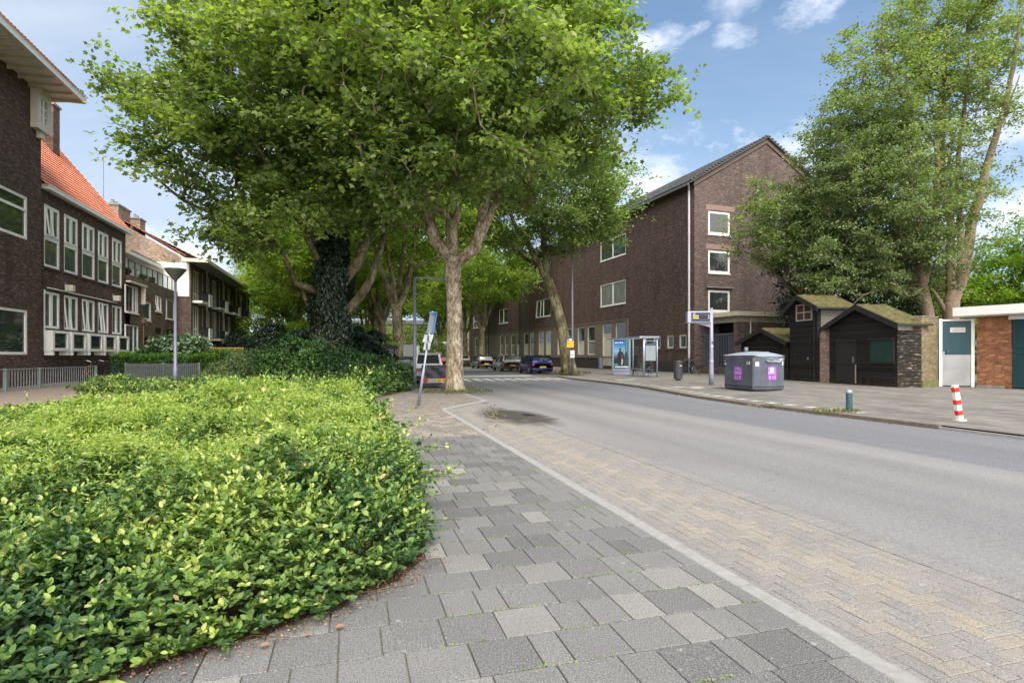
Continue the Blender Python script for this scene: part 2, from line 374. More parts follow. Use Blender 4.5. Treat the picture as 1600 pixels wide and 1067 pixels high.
def farpave():
    m, nt, out = newmat('far_pavement_tiles'); q = NT(nt); o = q.pos()
    v = q.mapped(o, rot=(0,0,-R(16)))
    b = q.n('TexBrick', {'Vector': v, 'Color1': (.155,.142,.13), 'Color2': (.20,.185,.168), 'Mortar': (.12,.11,.09), 'Scale': 1.0, 'Mortar Size': .008,
        'Brick Width': .3, 'Row Height': .3, 'Bias': 0.0}, offset=.5)
    x, y, z = q.sep(v)
    g = q.noise(q.comb(q.math('MULTIPLY', x, 1.6), q.math('MULTIPLY', y, .5)), .8, 5, .6)
    c = q.mix(q.fr(g, .5, .56, 0, .75), b.outputs['Color'], (.115,.105,.10))
    g = q.noise(o, 1.1, 5, .6); c = q.mix(q.fr(g, .5, .75, 0, .6), c, (.27,.25,.225))
    g = q.noise(o, 3.1, 5, .6); c = q.mix(q.fr(g, .55, .75, 0, .6), c, (.10,.085,.06))
    q.bsdf(out, c, .85, 0, .3, q.bump(q.noise(o, 80, 3), .4, .004)); return m
M['farpave'] = farpave()
def groundmat():
    m, nt, out = newmat('ground_earth'); q = NT(nt); o = q.pos()
    g = q.noise(o, .35, 8, .65)
    c = q.ramp(g, [(.3,(.05,.06,.02)), (.5,(.08,.085,.035)), (.7,(.13,.11,.07))])
    q.bsdf(out, c, .95, 0, .2, q.bump(q.noise(o, 12, 5), .8, .03)); return m
M['ground'] = groundmat()
M['gravel'] = plain('sandy_path', (.24,.19,.15), .95, var=.25, scale=5, bump=.6, dirt=((.12,.11,.05), .6))
def barkmat(name, stops, sc=2.2):
    m, nt, out = newmat(name); q = NT(nt); o = q.obj()
    w = q.mapped(o, (1,1,.55)); f = q.noise(w, sc, 5, .62)
    vx = q.noise(q.mapped(o, (1,1,.42)), sc*4.5, 6, .75)
    c = q.ramp(q.math('ADD', q.math('MULTIPLY', f, .45), q.math('MULTIPLY', vx, .55)), stops)
    g = q.noise(w, 26, 4, .7); c = q.mix(q.fr(g, .5, .7, 0, .55), c, (.06,.048,.03))
    q.bsdf(out, c, .85, 0, .3, q.bump(q.math('ADD', g, vx), .7, .02)); return m
M['bark'] = barkmat('plane_bark', [(.41,(.085,.055,.032)), (.46,(.20,.15,.10)), (.52,(.30,.25,.175)), (.57,(.50,.44,.34))], 3.2)
M['bark_moss'] = barkmat('mossy_plane_bark', [(.41,(.045,.038,.02)), (.46,(.11,.095,.05)), (.52,(.18,.16,.09)), (.58,(.32,.29,.19))])
M['bark_dark'] = barkmat('dark_bark', [(.25,(.035,.03,.02)), (.5,(.07,.06,.035)), (.7,(.12,.10,.065))])
M['bark_brown'] = barkmat('brown_bark', [(.25,(.12,.08,.055)), (.5,(.22,.16,.115)), (.7,(.32,.25,.19))])
M['stem'] = plain('shrub_stem', (.06,.04,.02), .8, var=.3)
M['lf_plane'] = leafmat('plane_leaf', [(0,(.10,.15,.062)), (.35,(.185,.255,.095)), (.7,(.305,.39,.13)), (1,(.48,.55,.20))], .6)
M['lf_far'] = leafmat('far_plane_leaf', [(0,(.10,.16,.04)), (.5,(.22,.31,.06)), (1,(.42,.50,.11))], .65)
M['lf_cover'] = leafmat('shrub_cover_leaf', [(0,(.03,.075,.03)), (.25,(.075,.15,.045)), (.5,(.18,.28,.06)), (.75,(.36,.45,.10)), (.92,(.52,.52,.19)), (1,(.46,.27,.15))], .3, .48, .4)
M['lf_weed'] = leafmat('bedstraw_leaf', [(0,(.14,.24,.05)), (.5,(.30,.41,.08)), (1,(.46,.53,.15))], .4)
M['lf_dry'] = leafmat('dry_grass_blade', [(0,(.07,.085,.025)), (.5,(.15,.15,.05)), (1,(.30,.26,.12))], .3)
M['lf_shrub'] = leafmat('dark_shrub_leaf', [(0,(.012,.035,.012)), (.5,(.03,.085,.02)), (1,(.09,.18,.035))], .25, .4)
M['lf_ivy'] = leafmat('ivy_leaf', [(0,(.007,.016,.009)), (.6,(.015,.034,.014)), (1,(.04,.075,.03))], .1, .35, .6)
M['lf_grey'] = leafmat('grey_green_leaf', [(0,(.09,.13,.06)), (.5,(.19,.25,.11)), (1,(.36,.42,.22))], .45)
M['lf_dark'] = leafmat('dark_conifer_leaf', [(0,(.006,.018,.01)), (.6,(.014,.035,.016)), (1,(.03,.06,.028))], .1)
M['lf_hedge'] = leafmat('hedge_leaf', [(0,(.012,.05,.006)), (.5,(.05,.14,.012)), (1,(.17,.32,.02))], .25, .4)
M['lf_pale'] = leafmat('pale_big_leaf', [(0,(.04,.09,.035)), (.5,(.08,.15,.065)), (1,(.18,.25,.14))], .2, .3, .7)
M['lf_bright'] = leafmat('bright_leaf', [(0,(.06,.13,.012)), (.5,(.17,.29,.02)), (1,(.32,.42,.04))], .5)
M['lf_right'] = leafmat('maple_leaf', [(0,(.10,.14,.06)), (.35,(.19,.25,.10)), (.7,(.31,.38,.16)), (1,(.44,.49,.26))], .5)
def subdiv(pts, rad, step):
    P0 = [np.array(p, float) for p in pts]; n = len(P0)
    # Catmull-Rom through the points
    out, ro = [], []
    for i in range(n-1):
        a = P0[i-1] if i else 2*P0[0]-P0[1]; b, c = P0[i], P0[i+1]; d = P0[i+2] if i+2 < n else 2*P0[-1]-P0[-2]
        k = max(1, int(np.linalg.norm(c-b)/step))
        for j in range(k):
            t = j/k
            out.append(.5*((2*b)+(c-a)*t+(2*a-5*b+4*c-d)*t*t+(3*b-a-3*c+d)*t**3)); ro.append(rad[i]*(1-t)+rad[i+1]*t)
    out.append(P0[-1]); ro.append(rad[-1]); return out, ro

def in_crown(ells, n, rs, shell=.5, noise=.22):
    w = np.array([e[1][0]*e[1][1]*e[1][2]*(e[2] if len(e) > 2 else 1) for e in ells]); w = w/w.sum()
    ph = rs.uniform(0, 6.28, (6,)); out = []
    while len(out) < n:
        e = ells[rs.choice(len(ells), p=w)]
        d = rs.normal(size=3); d /= np.linalg.norm(d)
        lim = 1 + noise*(math.sin(d[0]*5+ph[0])*math.sin(d[1]*5+ph[1])+.7*math.sin(d[2]*9+ph[2]+d[0]*7))
        r = rs.uniform(0, 1)**(1/3.) if rs.uniform() > shell else rs.uniform(.8, 1.0)
        p = np.array(e[0])+d*np.array(e[1])*r*lim
        if len(e) > 3 and p[2] < e[3]: continue
        out.append(p)
    return np.array(out)

def make_tree(name, label, cat, loc, limbs, ells, ntips, per, lsize, lmat, bmat, tpl=T_MAPLE, seed=1, sig=.42, group=None,
              shell=.55, noise=.2, droop=.3, sides=10, tipr=.011, extra=None, rz=0, parts=True, tone0=.5, tips_extra=None, tilt=.55):
    rs = np.random.RandomState(seed)
    pos, par, rad, auto, length = [], [], [], [], []
    mb = MB()
    for li, (pts, rr) in enumerate(limbs):
        sp, sr = subdiv(pts, rr, .45)
        if li:
            for i in range(1, len(sp)-1):
                sp[i] = sp[i] + rs.normal(size=3)*sr[i]*.18
        if li == 0:
            mb.tube(sp, sr, sides); prev = -1; start = 0
        else:
            arr = np.array(pos); prev = int(np.argmin(np.linalg.norm(arr-sp[0], axis=1))); start = 1
            mb.tube(sp, sr, max(6, sides-2))
        for i in range(start, len(sp)):
            pos.append(sp[i]); par.append(prev); rad.append(sr[i]); auto.append(False)
            length.append(0 if prev < 0 else length[prev]+np.linalg.norm(sp[i]-pos[prev])); prev = len(pos)-1
    fork = limbs[0][0][-1]
    nman = len(pos)
    usable0 = next((i for i in range(nman) if pos[i][2] > fork[2]*.85), 0)
    tips = in_crown(ells, ntips, rs, shell, noise)
    if tips_extra is not None: tips = np.vstack([tips, tips_extra])
    tips = tips[np.argsort(np.linalg.norm(tips-np.array(fork), axis=1))]
    A = np.array(pos); Ln = np.array(length); cap = len(A)
    paths = []; tipidx = []
    buf = np.zeros((cap+len(tips)*6, 3)); buf[:cap] = A; bl = np.zeros(len(buf)); bl[:cap] = Ln; cnt = cap
    for tp in tips:
        C = buf[usable0:cnt]; dd = np.linalg.norm(C-tp, axis=1)
        cost = dd + .10*bl[usable0:cnt] + np.maximum(0, C[:,2]-tp[2]+.2)*1.1
        j = usable0+int(np.argmin(cost)); a = buf[j]; D = np.linalg.norm(tp-a)
        if D < .15: D = .15
        pv = a - buf[par[j]] if par[j] >= 0 else np.array([0,0,1.]); pv = pv/(np.linalg.norm(pv)+1e-6)
        ctl = a + pv*D*.35 + np.array([0,0,D*.12]) + rs.normal(size=3)*D*.06
        k = 2 if D < 1 else 3 if D < 2.2 else 5
        idx = [j]
        for q_ in range(1, k+1):
            t = q_/k; p = (1-t)**2*a+2*t*(1-t)*ctl+t*t*tp + (rs.normal(size=3)*D*.015 if q_ < k else 0)
            buf[cnt] = p; bl[cnt] = bl[idx[-1]]+np.linalg.norm(p-buf[idx[-1]]); pos.append(p); par.append(idx[-1]); rad.append(0); auto.append(True)
            idx.append(cnt); cnt += 1
        paths.append(idx); tipidx.append(cnt-1)
    c = np.zeros(cnt)
    for t in tipidx: c[t] += 1
    for i in range(cnt-1, -1, -1):
        if par[i] >= 0: c[par[i]] += c[i]
    for idx in paths:
        base = idx[0]; rb = rad[base] if not auto[base] else tipr*c[base]**.5+.003
        rr = [min(rb*.9, tipr*c[idx[1]]**.5*1.15+.003)]+[tipr*max(c[i],.4)**.5+.003 for i in idx[1:]]
        for i in range(1, len(rr)): rr[i] = min(rr[i], rr[i-1])
        mb.tube([buf[i] for i in idx], rr, 5 if rr[0] > .04 else 3, cap=False)
    # leaves
    src = []; 
    for idx in paths:
        src += [idx[-1]]
        if len(idx) > 3: src += [idx[-2]]
    src = np.array(src); S = buf[src]; n = len(src)
    clump = rs.uniform(0, 1, n)
    k = max(1, int(per*len(paths)/n)); N = n*k
    base = np.repeat(S, k, axis=0)
    off = rs.normal(size=(N,3))*np.array([sig,sig,sig*.62])
    # sprays: pull leaves of one clump onto a few sub-axes so that gaps stay between them
    sub = rs.normal(size=(n,5,3))*np.array([sig,sig,sig*.5])*1.15; ch = rs.randint(0, 5, (n,k))
    sel = np.take_along_axis(sub, ch[:,:,None].repeat(3, 2), axis=1).reshape(-1,3)
    tt = rs.uniform(.1, 1.25, (N,1))
    pp = base + sel*tt + off*.33
    ax = rs.normal(size=(N,3)); ax[:,2] = ax[:,2]*.4-droop; ax += sel*.8
    no = rs.normal(size=(N,3))*tilt; no[:,2] += 1
    sz = lsize*rs.uniform(.6, 1.2, N)
    tone = np.clip(tone0 + (np.repeat(clump, k)-.5)*.5 + rs.normal(size=N)*.17, 0, .93)
    root = empty(name, loc, rz, label, cat, group)
    tr = mb.build('trunk', bmat, root, smooth=True)
    leaves('crown', tpl, pp, ax, no, sz, tone, lmat, root)
    if extra: extra(root, rs)
    return root

def copy_tree(src, name, loc, rz, sc, label, group):
    r = src.copy(); COL.objects.link(r); r.location = loc; r.rotation_euler = (0,0,rz); r.scale = (sc[0],sc[0],sc[1])
    r['label'] = label; r['group'] = group
    for ch in list(src.children):
        d = ch.copy(); COL.objects.link(d); d.parent = r
    return r

# ---- the big plane tree beside the parking bay
def L(root, *pts): return pts
TX, TY = -2.2, 21.6
r0 = .30
limbsA = [([(0,0,-.1),(0,0,.35),(0,.0,1.6),(-.02,0,3.4),(-.08,0,4.7),(-.05,0,5.15)], [.50,.36,.31,.29,.31,.36])]
limbsA += [([(-.05,0,4.9),(-.75,.1,5.9),(-1.05,.0,7.0),(-1.5,-.3,8.6),(-2.3,-.7,10.6),(-2.7,-.6,13)], [.26,.24,.19,.14,.10,.05]),
 ([(-.05,0,5.0),(.05,-.25,6.2),(.12,-.4,7.6),(-.05,-.7,9.6),(.2,-.9,12),(.1,-.8,15)], [.20,.16,.14,.12,.09,.05]),
 ([(-.05,0,5.0),(-.25,.2,6.6),(-.35,.4,8.6),(-.8,1.0,11),(-.9,1.2,14.5)], [.20,.15,.13,.10,.05]),
 ([(.0,0,4.9),(.75,-.1,5.5),(1.05,-.2,6.4),(1.35,-.4,8.2),(1.75,-.6,10.2),(2.3,-.4,13)], [.24,.23,.20,.16,.11,.05]),
 ([(.95,-.15,5.9),(1.45,0,7.0),(1.85,.2,8.4),(2.7,.3,9.9),(4.6,-.2,11.2),(6.6,-.6,11.8)], [.20,.15,.13,.10,.07,.03]),
 ([(-.9,.1,6.4),(-2.0,.5,7.6),(-3.4,.2,8.8),(-4.8,-.3,10)], [.12,.10,.07,.03]),
 ([(1.8,-.5,9.6),(3.2,-1.9,10.4),(4.4,-3.2,10.9)], [.09,.07,.03]),
 ([(0,-.6,8.8),(-.6,-2.4,9.8),(-1.1,-4.4,10.3)], [.09,.07,.03])]
def tufts(n, c, s): return np.array([np.array(c)+RS.normal(size=3)*s for _ in range(n)])
ellA = [((-.4,-1.6,11.6),(6.0,5.6,5.0),1,6.4), ((-1.4,-1,15.6),(4.6,4.6,4.4),.8), ((4.0,-1.0,11.3),(3.2,2.6,2.1),.9), ((.6,-4.0,10.2),(4.2,2.4,3.0),.7,7.2)]
treeA = make_tree('plane_tree', 'large plane tree with pale flaking trunk, standing at the kerb corner behind the leaning signpost', 'tree', (TX,TY,0), limbsA, ellA, 820, 118, .168, M['lf_plane'], M['bark'],
   seed=3, sig=.50, group='plane trees lining the left side of the road', tips_extra=np.vstack([tufts(16, (7.2,-1.0,11.3), .55), tufts(10, (5.6,-1.0,13.6), .7), tufts(10,(5.0,-1,9.0),.6)]), sides=16, droop=.4)

# ---- the ivy-clad plane tree
def ivy(root, rs):
    n = 14000; z = rs.uniform(0, 1, n)**.9*7.6; a = rs.uniform(0, 2*PI, n)
    rr = (.88 - .03*z + .07*np.sin(a*3+z*1.3)+.07*np.sin(z*3.1+a)); rr = np.where(z > 5.1, .58-.02*(z-5)+.08*np.sin(a*2), rr)*rs.uniform(.84, 1.1, n)
    cx = .0 + .03*z
    p = np.stack([cx+rr*np.cos(a), rr*np.sin(a), z], 1)
    out = np.stack([np.cos(a), np.sin(a), np.full(n, .25)], 1)
    ax = rs.normal(size=(n,3))*.5; ax[:,2] -= 1
    leaves('ivy', T_OVATE, p, ax, out+rs.normal(size=(n,3))*.35, rs.uniform(.10,.19,n), np.clip(rs.beta(2,4,n)+(rs.uniform(size=n)>.97)*.5, 0, 1), M['lf_ivy'], root)
limbsB = [([(0,0,-.1),(0,0,.8),(.02,0,2.5),(.08,0,4.0),(.12,0,5.0)], [.85,.75,.68,.62,.52]),
 ([(.12,0,4.2),(.2,0,6.0),(.25,0,7.4),(.2,-.3,9.5),(.3,-.6,13)], [.46,.42,.30,.18,.08]),
 ([(.15,0,4.0),(.95,0,5.0),(1.6,.0,6.3),(2.15,.0,7.7),(2.3,-.2,9.2),(2.6,-.6,12)], [.30,.24,.22,.20,.14,.06]),
 ([(.2,0,3.0),(1.1,.1,3.6),(1.8,.2,4.8),(2.2,.3,6.5),(2.6,.2,8.5)], [.26,.20,.16,.12,.06]),
 ([(0,0,3.8),(-.5,-.2,4.1),(-1.3,-.4,4.4),(-1.65,-.5,5.3),(-2.3,-.8,6.4),(-4.0,-1.6,7.6),(-5.6,-2.4,9.4)], [.20,.16,.13,.12,.10,.08,.04]),
 ([(0,0,4.2),(-.5,0,5.6),(-.9,-.2,7.4),(-1.8,-.6,9.5),(-2.6,-.8,12.5)], [.22,.17,.14,.10,.05]),
 ([(-1.9,-.6,5.8),(-3.2,-1.6,6.7),(-4.5,-2.8,7.2),(-5.6,-3.4,8.2)], [.10,.08,.06,.03]),
 ([(-.2,0,5.0),(-.8,-1.8,7.0),(-1.2,-3.6,8.6),(-1.6,-5,10)], [.14,.11,.08,.04]),
 ([(-1.2,-.4,8.6),(-3.2,-1.4,10.2),(-5.0,-2.4,11.6)], [.09,.07,.03])]
ellB = [((-.2,-2.6,11.0),(4.7,4.4,4.4),1,7.0), ((1.2,-2,15),(4.6,4.6,4.2),.9), ((-3.0,-3.0,9.6),(2.8,2.6,2.8),1,6.0), ((2.6,-2.6,10.6),(4.0,3.4,3.2),.7,7.2)]
treeB = make_tree('plane_tree', 'plane tree with a trunk wrapped in dark ivy, behind the shrub bed', 'tree', (-7.8,24,0), limbsB, ellB, 800, 118, .168, M['lf_plane'], M['bark_moss'],
   seed=5, sig=.50, group='plane trees lining the left side of the road', tips_extra=np.vstack([tufts(8, (-5.9,-3.2,11.0), .45), tufts(7, (-5.6,-3.4,9.0), .4), tufts(14, (-3.0,-2.4,6.1), .6), tufts(12, (-1.2,-3.4,6.3), .6), tufts(8, (1.4,-3.6,6.6), .6)]), sides=16, extra=ivy, droop=.4)

# ---- the leaning plane tree by the right kerb
LX, LY = 4.35, 42.5
limbsC = [([(0,0,-.1),(-.1,0,.6),(-.35,0,2.2),(-.75,0,4.2),(-1.35,0,6.2),(-1.75,0,7.4)], [.78,.56,.46,.40,.38,.36]),
 ([(-1.7,0,7.2),(-1.75,0,8.6),(-1.95,.1,10.5),(-1.9,0,12.5),(-1.8,-.2,16)], [.30,.28,.24,.18,.06]),
 ([(-1.7,0,7.2),(-2.5,-.1,8.6),(-3.3,-.2,10),(-4.3,-.3,11.6),(-5.2,-.6,14.5)], [.27,.23,.19,.14,.05]),
 ([(-2.3,0,8.2),(-3.6,.6,9.0),(-5.0,1,10.6),(-6.3,1.2,12.6)], [.16,.13,.10,.04]),
 ([(-1.9,0,10),(.2,-1,11.6),(2.2,-1.8,11.4),(3.6,-2.2,10.6)], [.14,.10,.07,.03])]
ellC = [((-2.5,-1,14.5),(6.4,5.5,5),1), ((.8,-2,12.2),(3.6,3,3.0),.8), ((2.6,-2.4,10.6),(2.2,1.8,1.5),.9), ((-5,-1,12),(3.4,3.4,3),.7)]
treeC = make_tree('plane_tree', 'mossy plane tree with a leaning trunk beside the orange sign on the right pavement', 'tree', (LX,LY,0), limbsC, ellC, 560, 100, .23, M['lf_plane'], M['bark_moss'],
   seed=8, sig=.6, group='plane trees lining the right side of the road', sides=12, tpl=T_DIAM, tone0=.42)

# ---- a generic plane tree, copied down both rows
limbsG = [([(0,0,-.1),(0,0,.4),(.05,0,2.4),(-.05,0,4.8)], [.55,.40,.33,.34]),
 ([(-.05,0,4.4),(-.8,.3,6.2),(-1.5,.5,8.4),(-2.4,1.0,11.5)], [.25,.20,.15,.06]),
 ([(-.05,0,4.4),(.7,-.2,6.0),(1.1,-.3,8.4),(2.0,-.8,11.8)], [.25,.20,.15,.06]),
 ([(-.05,0,4.4),(.1,.5,6.6),(.3,.9,9.4),(.2,1.1,13.6)], [.22,.18,.14,.06]),
 ([(-.05,0,4.4),(-.2,-.7,6.4),(-.5,-1.2,9),(-.3,-1.6,12.5)], [.18,.15,.12,.05]),
 ([(-1.2,.4,7.4),(-3.2,.2,8.2),(-4.8,0,9.6)], [.12,.09,.04]),
 ([(.9,-.3,7.2),(2.8,.4,8.0),(4.6,.6,9.4)], [.12,.09,.04])]
ellG = [((0,0,13.4),(6.2,6.2,5.2),1,8.2), ((0,0,11),(6.6,6.6,3.0),.6,8.2)]
gl = 'plane trees lining the left side of the road'; gr = 'plane trees lining the right side of the road'
treeG = make_tree('plane_tree', 'second plane tree of the left row, rising behind the parked white hatchback', 'tree', P(38.2,3.0), limbsG, ellG, 330, 85, .32, M['lf_far'], M['bark_moss'], tpl=T_DIAM,
   seed=21, sig=.72, group=gl, sides=10, noise=.15)
def gcopy(s, t, rz, sc, label, grp): return copy_tree(treeG, 'plane_tree', P(s,t), rz, sc, label, grp)
gcopy(57, 3.0, 1.2, (1.0,1.0), 'slim plane tree of the left row, just left of the large white van', gl)
gcopy(75, 3.0, 2.3, (1.05,1.0), 'far plane tree of the left row, seen above the grey utility building', gl)
gcopy(96, 2.6, 3.3, (1.1,1.1), 'most distant plane tree of the left row', gl)
gcopy(70, 16.1, 4.1, (1.05,1.0), 'upright plane tree between the black car and the silver car on the right', gr)
gcopy(88.5, 17.6, .4, (1.05,1.05), 'plane tree near the far end of the long brick building', gr)
gcopy(112, 17.2, 2.9, (1.1,1.1), 'distant plane tree at the end of the right row', gr)
ob = 'trees in the green behind the shrubs'
for s, t, rz, sc, lb in [(50,-2.6,.7,(.85,.85),'plane tree in the green behind the ivy tree'), (55,-3.2,2.0,(1.0,1.0),'plane tree behind the grey utility building'),
    (70,-6.6,3.0,(.85,.85),'plane tree growing close to the balconies of the flats'), (74,-4,4.4,(1.1,1.0),'plane tree far behind the ivy tree, lit from above'),
    (92,-8,5.2,(1.2,1.0),'broad tree beyond the end of the flats'), (104,-3,.2,(1.3,1.1),'far tree closing the green at the end of the street'),
    (128,6,1.5,(1.5,1.15),'far tree over the end of the road'), (130,-14,2.2,(1.6,1.2),'far tree left of the road end'), (128,22,.9,(1.4,1.1),'far tree right of the road end')]:
    gcopy(s, t, rz, sc, lb, ob)

# ---- the tall double-trunked tree behind the sheds
RX, RY = G(1484, 34)[:2]
limbsR = [([(0,0,-.1),(0,0,1.4),(.05,0,3.0),(.1,0,4.6)], [.60,.48,.44,.42]),
 ([(.1,0,4.2),(.75,0,6.2),(1.25,0,8.8),(1.9,0,11.5),(2.4,-.1,13.6),(3.1,-.2,16.2),(3.7,-.3,19.5),(4.1,-.3,23)], [.38,.32,.28,.25,.20,.16,.11,.05]),
 ([(.1,0,4.2),(.2,.2,6.4),(.25,.3,9.2),(-.1,.4,12.5),(-.2,.4,16),(.1,.4,20),(.2,.5,24)], [.32,.27,.22,.19,.14,.09,.04]),
 ([(.0,0,3.6),(-.6,.1,4.8),(-.9,.2,5.4)], [.16,.12,.07]),
 ([(.6,0,6.0),(.7,.1,9.0),(.5,.1,12.5),(1.2,.2,17.5),(1.4,.3,22)], [.22,.17,.13,.10,.04]),
 ([(2.2,0,13),(3.2,.3,15),(4.6,.4,18.5)], [.12,.09,.03]),
 ([(.0,.3,10.5),(-1.8,.2,13.8),(-3.4,0,17.5)], [.13,.10,.04]),
 ([(-.1,.4,13.5),(-2.6,.2,17),(-4.6,0,20)], [.10,.07,.03])]
ellR = [((2.6,0,16.5),(1.6,1.6,4.5),.5), ((.4,0,20.8),(3.6,3.6,5.2),1.3), ((-3.6,0,17.6),(3.4,3,4.4),1.2), ((-1.6,0,13.5),(2.9,2.8,4.2),1.1), ((.9,-.5,9.2),(1.9,1.8,2.6),.8), ((4.3,0,20.8),(1.9,1.7,3.0),.5), ((-5.4,0,13.6),(2.3,2.2,3.0),.5)]
treeR = make_tree('maple_tree', 'tall airy tree with forked pale trunk behind the teal door', 'tree', (RX,RY,0), limbsR, ellR, 540, 105, .185, M['lf_right'], M['bark_brown'],
   seed=13, sig=.46, group='trees behind the sheds', tpl=T_DIAM, sides=12, shell=.3, noise=.3, tipr=.013, tips_extra=np.vstack([tufts(14, (2.4,0,12), .9), tufts(12,(3.2,-.2,16), .8)]))
RX2, RY2 = G(1452, 33)[:2]
limbsS = [([(0.3,0,-.1),(.2,0,2.2),(-.1,0,4.0),(-.4,0,5.4)], [.42,.34,.31,.29]),
 ([(-.4,0,5.2),(-.5,0,7),(-.9,0,8.6)], [.24,.20,.10]),
 ([(-.4,0,5.2),(-.1,0,7.4),(.35,0,9.6),(.55,.1,12.6),(.6,.2,15)], [.26,.24,.20,.15,.07]),
 ([(-.9,0,8.4),(-2.6,-.2,9.8),(-4.4,-.4,11)], [.12,.09,.04]),
 ([(-.6,0,7),(-2.4,.2,7.4),(-3.8,0,7.2)], [.11,.08,.03])]
ellS = [((-3.2,-.4,10.4),(4.0,3,3.6),1), ((-1.2,-.2,7.4),(2.8,2.4,2.3),1), ((-4.4,-.2,14.2),(3.0,2.6,2.6),.8), ((-5.2,-.4,7.0),(2.6,2.2,2.6),.7)]
make_tree('maple_tree', 'leaning grey-trunked maple with feathery layered foliage behind the large shed', 'tree', (RX2,RY2,0), limbsS, ellS, 560, 125, .17, M['lf_grey'], M['bark_brown'],
   seed=17, sig=.42, group='trees behind the sheds', tpl=T_DIAM, sides=10, shell=.4, noise=.25, droop=.5, tilt=.4)
# young tree between the gable and the tall shed
bx, by = G(1262, 36)[:2]
limbsT = [([(0,0,-.1),(0,0,2),(.1,0,4.2)], [.24,.18,.16]), ([(.1,0,4),(-.8,0,6),(-2.2,0,8.4),(-3.6,0,10)], [.13,.11,.08,.03]), ([(.1,0,4),(.2,0,7),(.6,0,10),(.9,0,13)], [.13,.11,.08,.03]), ([(-.4,0,5),(-2.2,-.2,6.6),(-3.8,-.3,7.8)], [.09,.06,.03])]
ellT = [((-1.3,0,9.6),(2.9,2.2,2.9),1), ((1.2,0,9.8),(2.2,2,4.2),1), ((-3.4,-.2,9.2),(1.7,1.5,1.8),.6), ((2.8,0,14.5),(2.2,2,3.0),.8)]
make_tree('ash_tree', 'slender light green tree overlapping the right part of the brick gable', 'tree', (bx,by,0), limbsT, ellT, 300, 85, .20, M['lf_right'], M['bark_dark'],
   seed=19, sig=.46, group='trees behind the sheds', tpl=T_DIAM, sides=8, shell=.3, noise=.3)
bx, by = G(1318, 38)[:2]
limbsU = [([(0,0,-.1),(0,0,3),(.1,0,8)], [.3,.25,.14]), ([(0,0,4),(-1.5,0,6),(-2.4,0,7)], [.1,.07,.03]), ([(0,0,5),(1.8,0,7),(3,0,9)], [.1,.07,.03])]
make_tree('holly_tree', 'dense very dark evergreen tree directly behind the tall shed', 'tree', (bx,by,0), limbsU, [((-1.0,-.2,6.6),(3.5,2.4,4.2),1), ((1.6,0,9.2),(3.4,2.4,3.6),1), ((3.6,0,6.2),(3.0,2,3.6),.8), ((-2.6,-.6,4.6),(1.8,1.6,2.6),.8)], 520, 115, .17, M['lf_ivy'], M['bark_dark'],
   seed=23, sig=.45, group='trees behind the sheds', tpl=T_DIAM, sides=8, tone0=.6)
# bright background trees on the right
limbsV = [([(0,0,-.1),(0,0,2),(0,0,3.4)], [.3,.24,.2]), ([(0,0,3.2),(-1.4,0,5),(-2.4,0,7)], [.13,.1,.04]), ([(0,0,3.2),(1.4,0,5),(2.4,0,7)], [.13,.1,.04]), ([(0,0,3.2),(0,.4,6),(0,.4,9)], [.13,.1,.04])]
tv = make_tree('lime_tree', 'bright yellow-green tree above the white-edged garage roof', 'tree', G(1600, 44), limbsV, [((0,0,6.6),(5.2,4,3.6),1), ((1.6,0,9.4),(4,3.4,2.6),.8), ((-3.4,0,4.6),(3,3,2.6),.6)], 330, 95, .24, M['lf_bright'], M['bark_dark'],
   seed=29, sig=.55, group='bright trees beyond the garages', tpl=T_DIAM, sides=8)
for px, Z, rz, sc, lb in [(1730,40,1.0,(1.0,1.1),'bright green tree at the right edge of the view'), (1500,60,2.1,(1.15,.9),'yellow-green tree seen between the forked trunk and the garage roof')]:
    copy_tree(tv, 'lime_tree', G(px,Z), rz, sc, lb, 'bright trees beyond the garages')
limbsW = limbsV
tw = make_tree('bushy_tree', 'mid green bushy tree behind the large shed roof', 'tree', G(1400, 42), limbsV, [((0,0,4.4),(4.6,3.4,3.6),1), ((0,0,7),(3.6,3,2.2),.6)], 260, 110, .21, M['lf_far'], M['bark_dark'],
   seed=31, sig=.55, group='trees behind the sheds', tpl=T_DIAM, sides=8, tone0=.4)
copy_tree(tw, 'bushy_tree', G(1480,46), 1.9, (1.1,.8), 'bushy green tree low between the two trunks behind the sheds', 'trees behind the sheds')

# ---- shrubs
def shrub(name, label, cat, loc, ells, n, size, lmat, tpl=T_DIAM, seed=1, group=None, flat=1.0, up=1.0, tone0=.5, rz=0):
    rs = np.random.RandomState(seed)
    p = in_crown(ells, n, rs, .75, .16); p = p[p[:,2] > .03]; n = len(p)
    ctr = np.mean([e[0] for e in ells], axis=0)
    nc = 60; cen = p[rs.choice(n, nc)]; d = np.linalg.norm(p[:,None,:]-cen[None], axis=2); ci = d.argmin(1); ct = rs.uniform(-.25, .25, nc)
    out = p-ctr; no = nrm(out)+rs.normal(size=(n,3))*.5; no[:,2] += up
    ax = rs.normal(size=(n,3)); ax[:,2] -= .3
    tone = np.clip(tone0+ct[ci]+rs.normal(size=n)*.18, 0, 1)
    root = empty(name, loc, rz, label, cat, group)
    leaves('foliage', tpl, p, ax, no, size*rs.uniform(.6,1.2,n), tone, lmat, root)
    mb = MB()
    for e in ells:
        for k in range(7):
            tp = np.array(e[0])+rs.normal(size=3)*np.array(e[1])*.45; tp[2] = max(tp[2], .3)
            b = np.array([e[0][0]*.8+rs.normal()*.08, e[0][1]*.8+rs.normal()*.08, 0]); md = (b+tp)/2+rs.normal(size=3)*.08
            mb.tube([b, md, tp], [.03,.02,.008], 4, cap=False)
    mb.build('stem', M['stem'], root); return root
sb = 'dark shrubs at the back of the bed'
